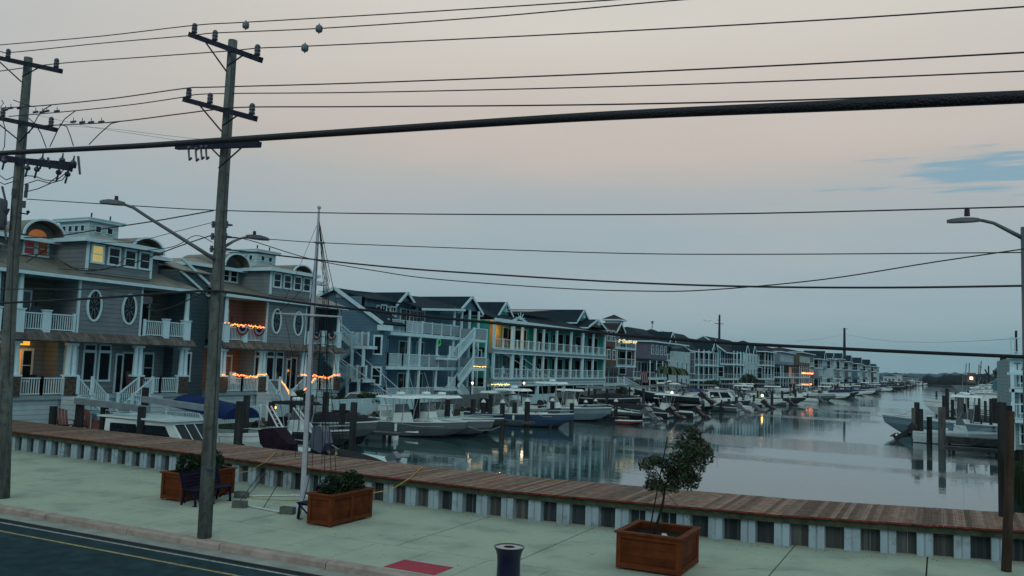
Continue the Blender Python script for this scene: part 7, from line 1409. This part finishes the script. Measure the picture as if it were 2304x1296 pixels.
# small open boats, lifts and gear filling the slips
def lift(Y, x_, lb):
    t = thing('boat_lift', lb, 'boat lift', (x_, Y, WATER_Z))
    for dx in (0, 3.2):
        for dy in (0, 3.0): mb = MB(); mb.cyl((x_+dx, Y+dy, -2.5), (x_+dx, Y+dy, 2.0), .14, .13, 8); part(mb, 'post', PILE, t)
    for dy in (0, 3.0): mb = MB(); mb.bar((x_-.3, Y+dy, 2.05), (x_+3.5, Y+dy, 2.05), .16, .2); part(mb, 'lift_beam', BEAMW, t)
for k, (Y, x_, lb) in enumerate([(86, -34.5, 'boat lift frame with pale beams below the teal house end'), (99, -34.2, 'boat lift frame below the brown cupola house'), (111, -34, 'boat lift frame near the palm trees'), (127, -33.5, 'boat lift frame off the purple grey house right bay'), (146, -33, 'boat lift frame off the pale blue grey house'), (166, -31.5, 'boat lift frame off the sea blue house'), (188, -31, 'boat lift frame beyond the sea blue house')]): lift(Y, x_, lb)
for k, (Y, x_, L_, kd, hm, tp_, lf, lb) in enumerate([(87, -28, 6.5, 'cover', GELD, CANVG, .8, 'dark covered boat hanging in the lift below the teal house end'), (94, -28.5, 6, 'open', GELD, None, 0, 'low dark skiff inside the slip below the teal house end'), (106, -28, 6.5, 'bimini', GELG, CANVG, .7, 'grey canopied boat in the inner slip by the brown cupola house'), (115.5, -27, 6.8, 'cc', GELD, CANVG, .3, 'dark open boat with canvas top off the purple grey house'),
        (122, -28.5, 6.5, 'cover', GELW, CANVP, .9, 'pale boat with purple cover on a lift off the purple grey house'), (134, -28, 7, 'cc', GELW, GELW, .4, 'white boat in the inner slip off the purple grey house'), (143, -27, 7, 'bimini', GELD, CANVG, 0, 'black canopied boat off the pale blue grey house'), (158, -27, 7, 'cc', GELG, GELW, .5, 'grey hardtop boat in the inner slip off the pale blue grey house'), (176, -25.5, 7, 'cover', GELW, CANVAS, 1, 'navy covered boat on a lift off the sea blue house')]):
    boat(lb, (x_, Y), rn.uniform(-.1, .1), L_, L_*.32, .75, 1.05, hm, kd, 1, tp_, 90+k, MOTB, ztop=2.2, simple=True, lift=lf)
for k, (px, py, L_, kd, tp_, zt, lb) in enumerate([(2148, 897, 9, 'cc', GELW, 3.0, 'white hardtop boat tight behind the yacht bow'), (2172, 889, 9, 'cover', CANVG, 0, 'dark covered boat between the yacht and the white building'), (2195, 884, 9, 'cc', CANVAS, 3.0, 'boat with navy canvas top in front of the tavern'), (2185, 878, 10, 'cc', GELW, 3.4, 'white hardtop boat half hidden in front of the tavern deck'), (2210, 893, 8, 'bimini', CANVAS, 3, 'blue canopied boat beside the white waterfront building')]):
    p = on(2, WATER_Z+1.4, px, py); boat(lb, (p.x, p.y), PI, L_, L_*.3, 1.1, 1.5, GELW if k != 1 else GELG, kd, 1, tp_, 120+k, ztop=zt, simple=True)
for k, (px, py, Y) in enumerate([(2107, 880, 130), (2150, 884, 125), (2178, 879, 118), (2203, 893, 100), (2217, 902, 92), (2229, 897, 84), (2171, 908, 86)]):
    piling(px, py, Y, .12, False, 'dark piling standing '+['left of the yacht stern', 'above the yacht deck', 'between the canopied boats', 'beside the white building dock', 'right of the yacht cabin', 'left of the stout piling by the brown post', 'behind the sport boat hardtop'][k])
# ================================================================ HAZE
HAZE = 0.0001
if HAZE:
    mb = MB(); mb.box(-950, 950, -40, 1700, -5, 60)
    hz = bpy.data.materials.new('haze_air'); hz.use_nodes = True; n = hz.node_tree.nodes; n.remove(n['Principled BSDF'])
    v = n.new('ShaderNodeVolumePrincipled'); v.inputs['Color'].default_value = (.72, .85, .92, 1); v.inputs['Density'].default_value = HAZE
    hz.node_tree.links.new(v.outputs[0], n['Material Output'].inputs['Volume'])
    o = _mesh(mb, 'haze', hz, (0, 0, 0)); o['kind'] = 'stuff'
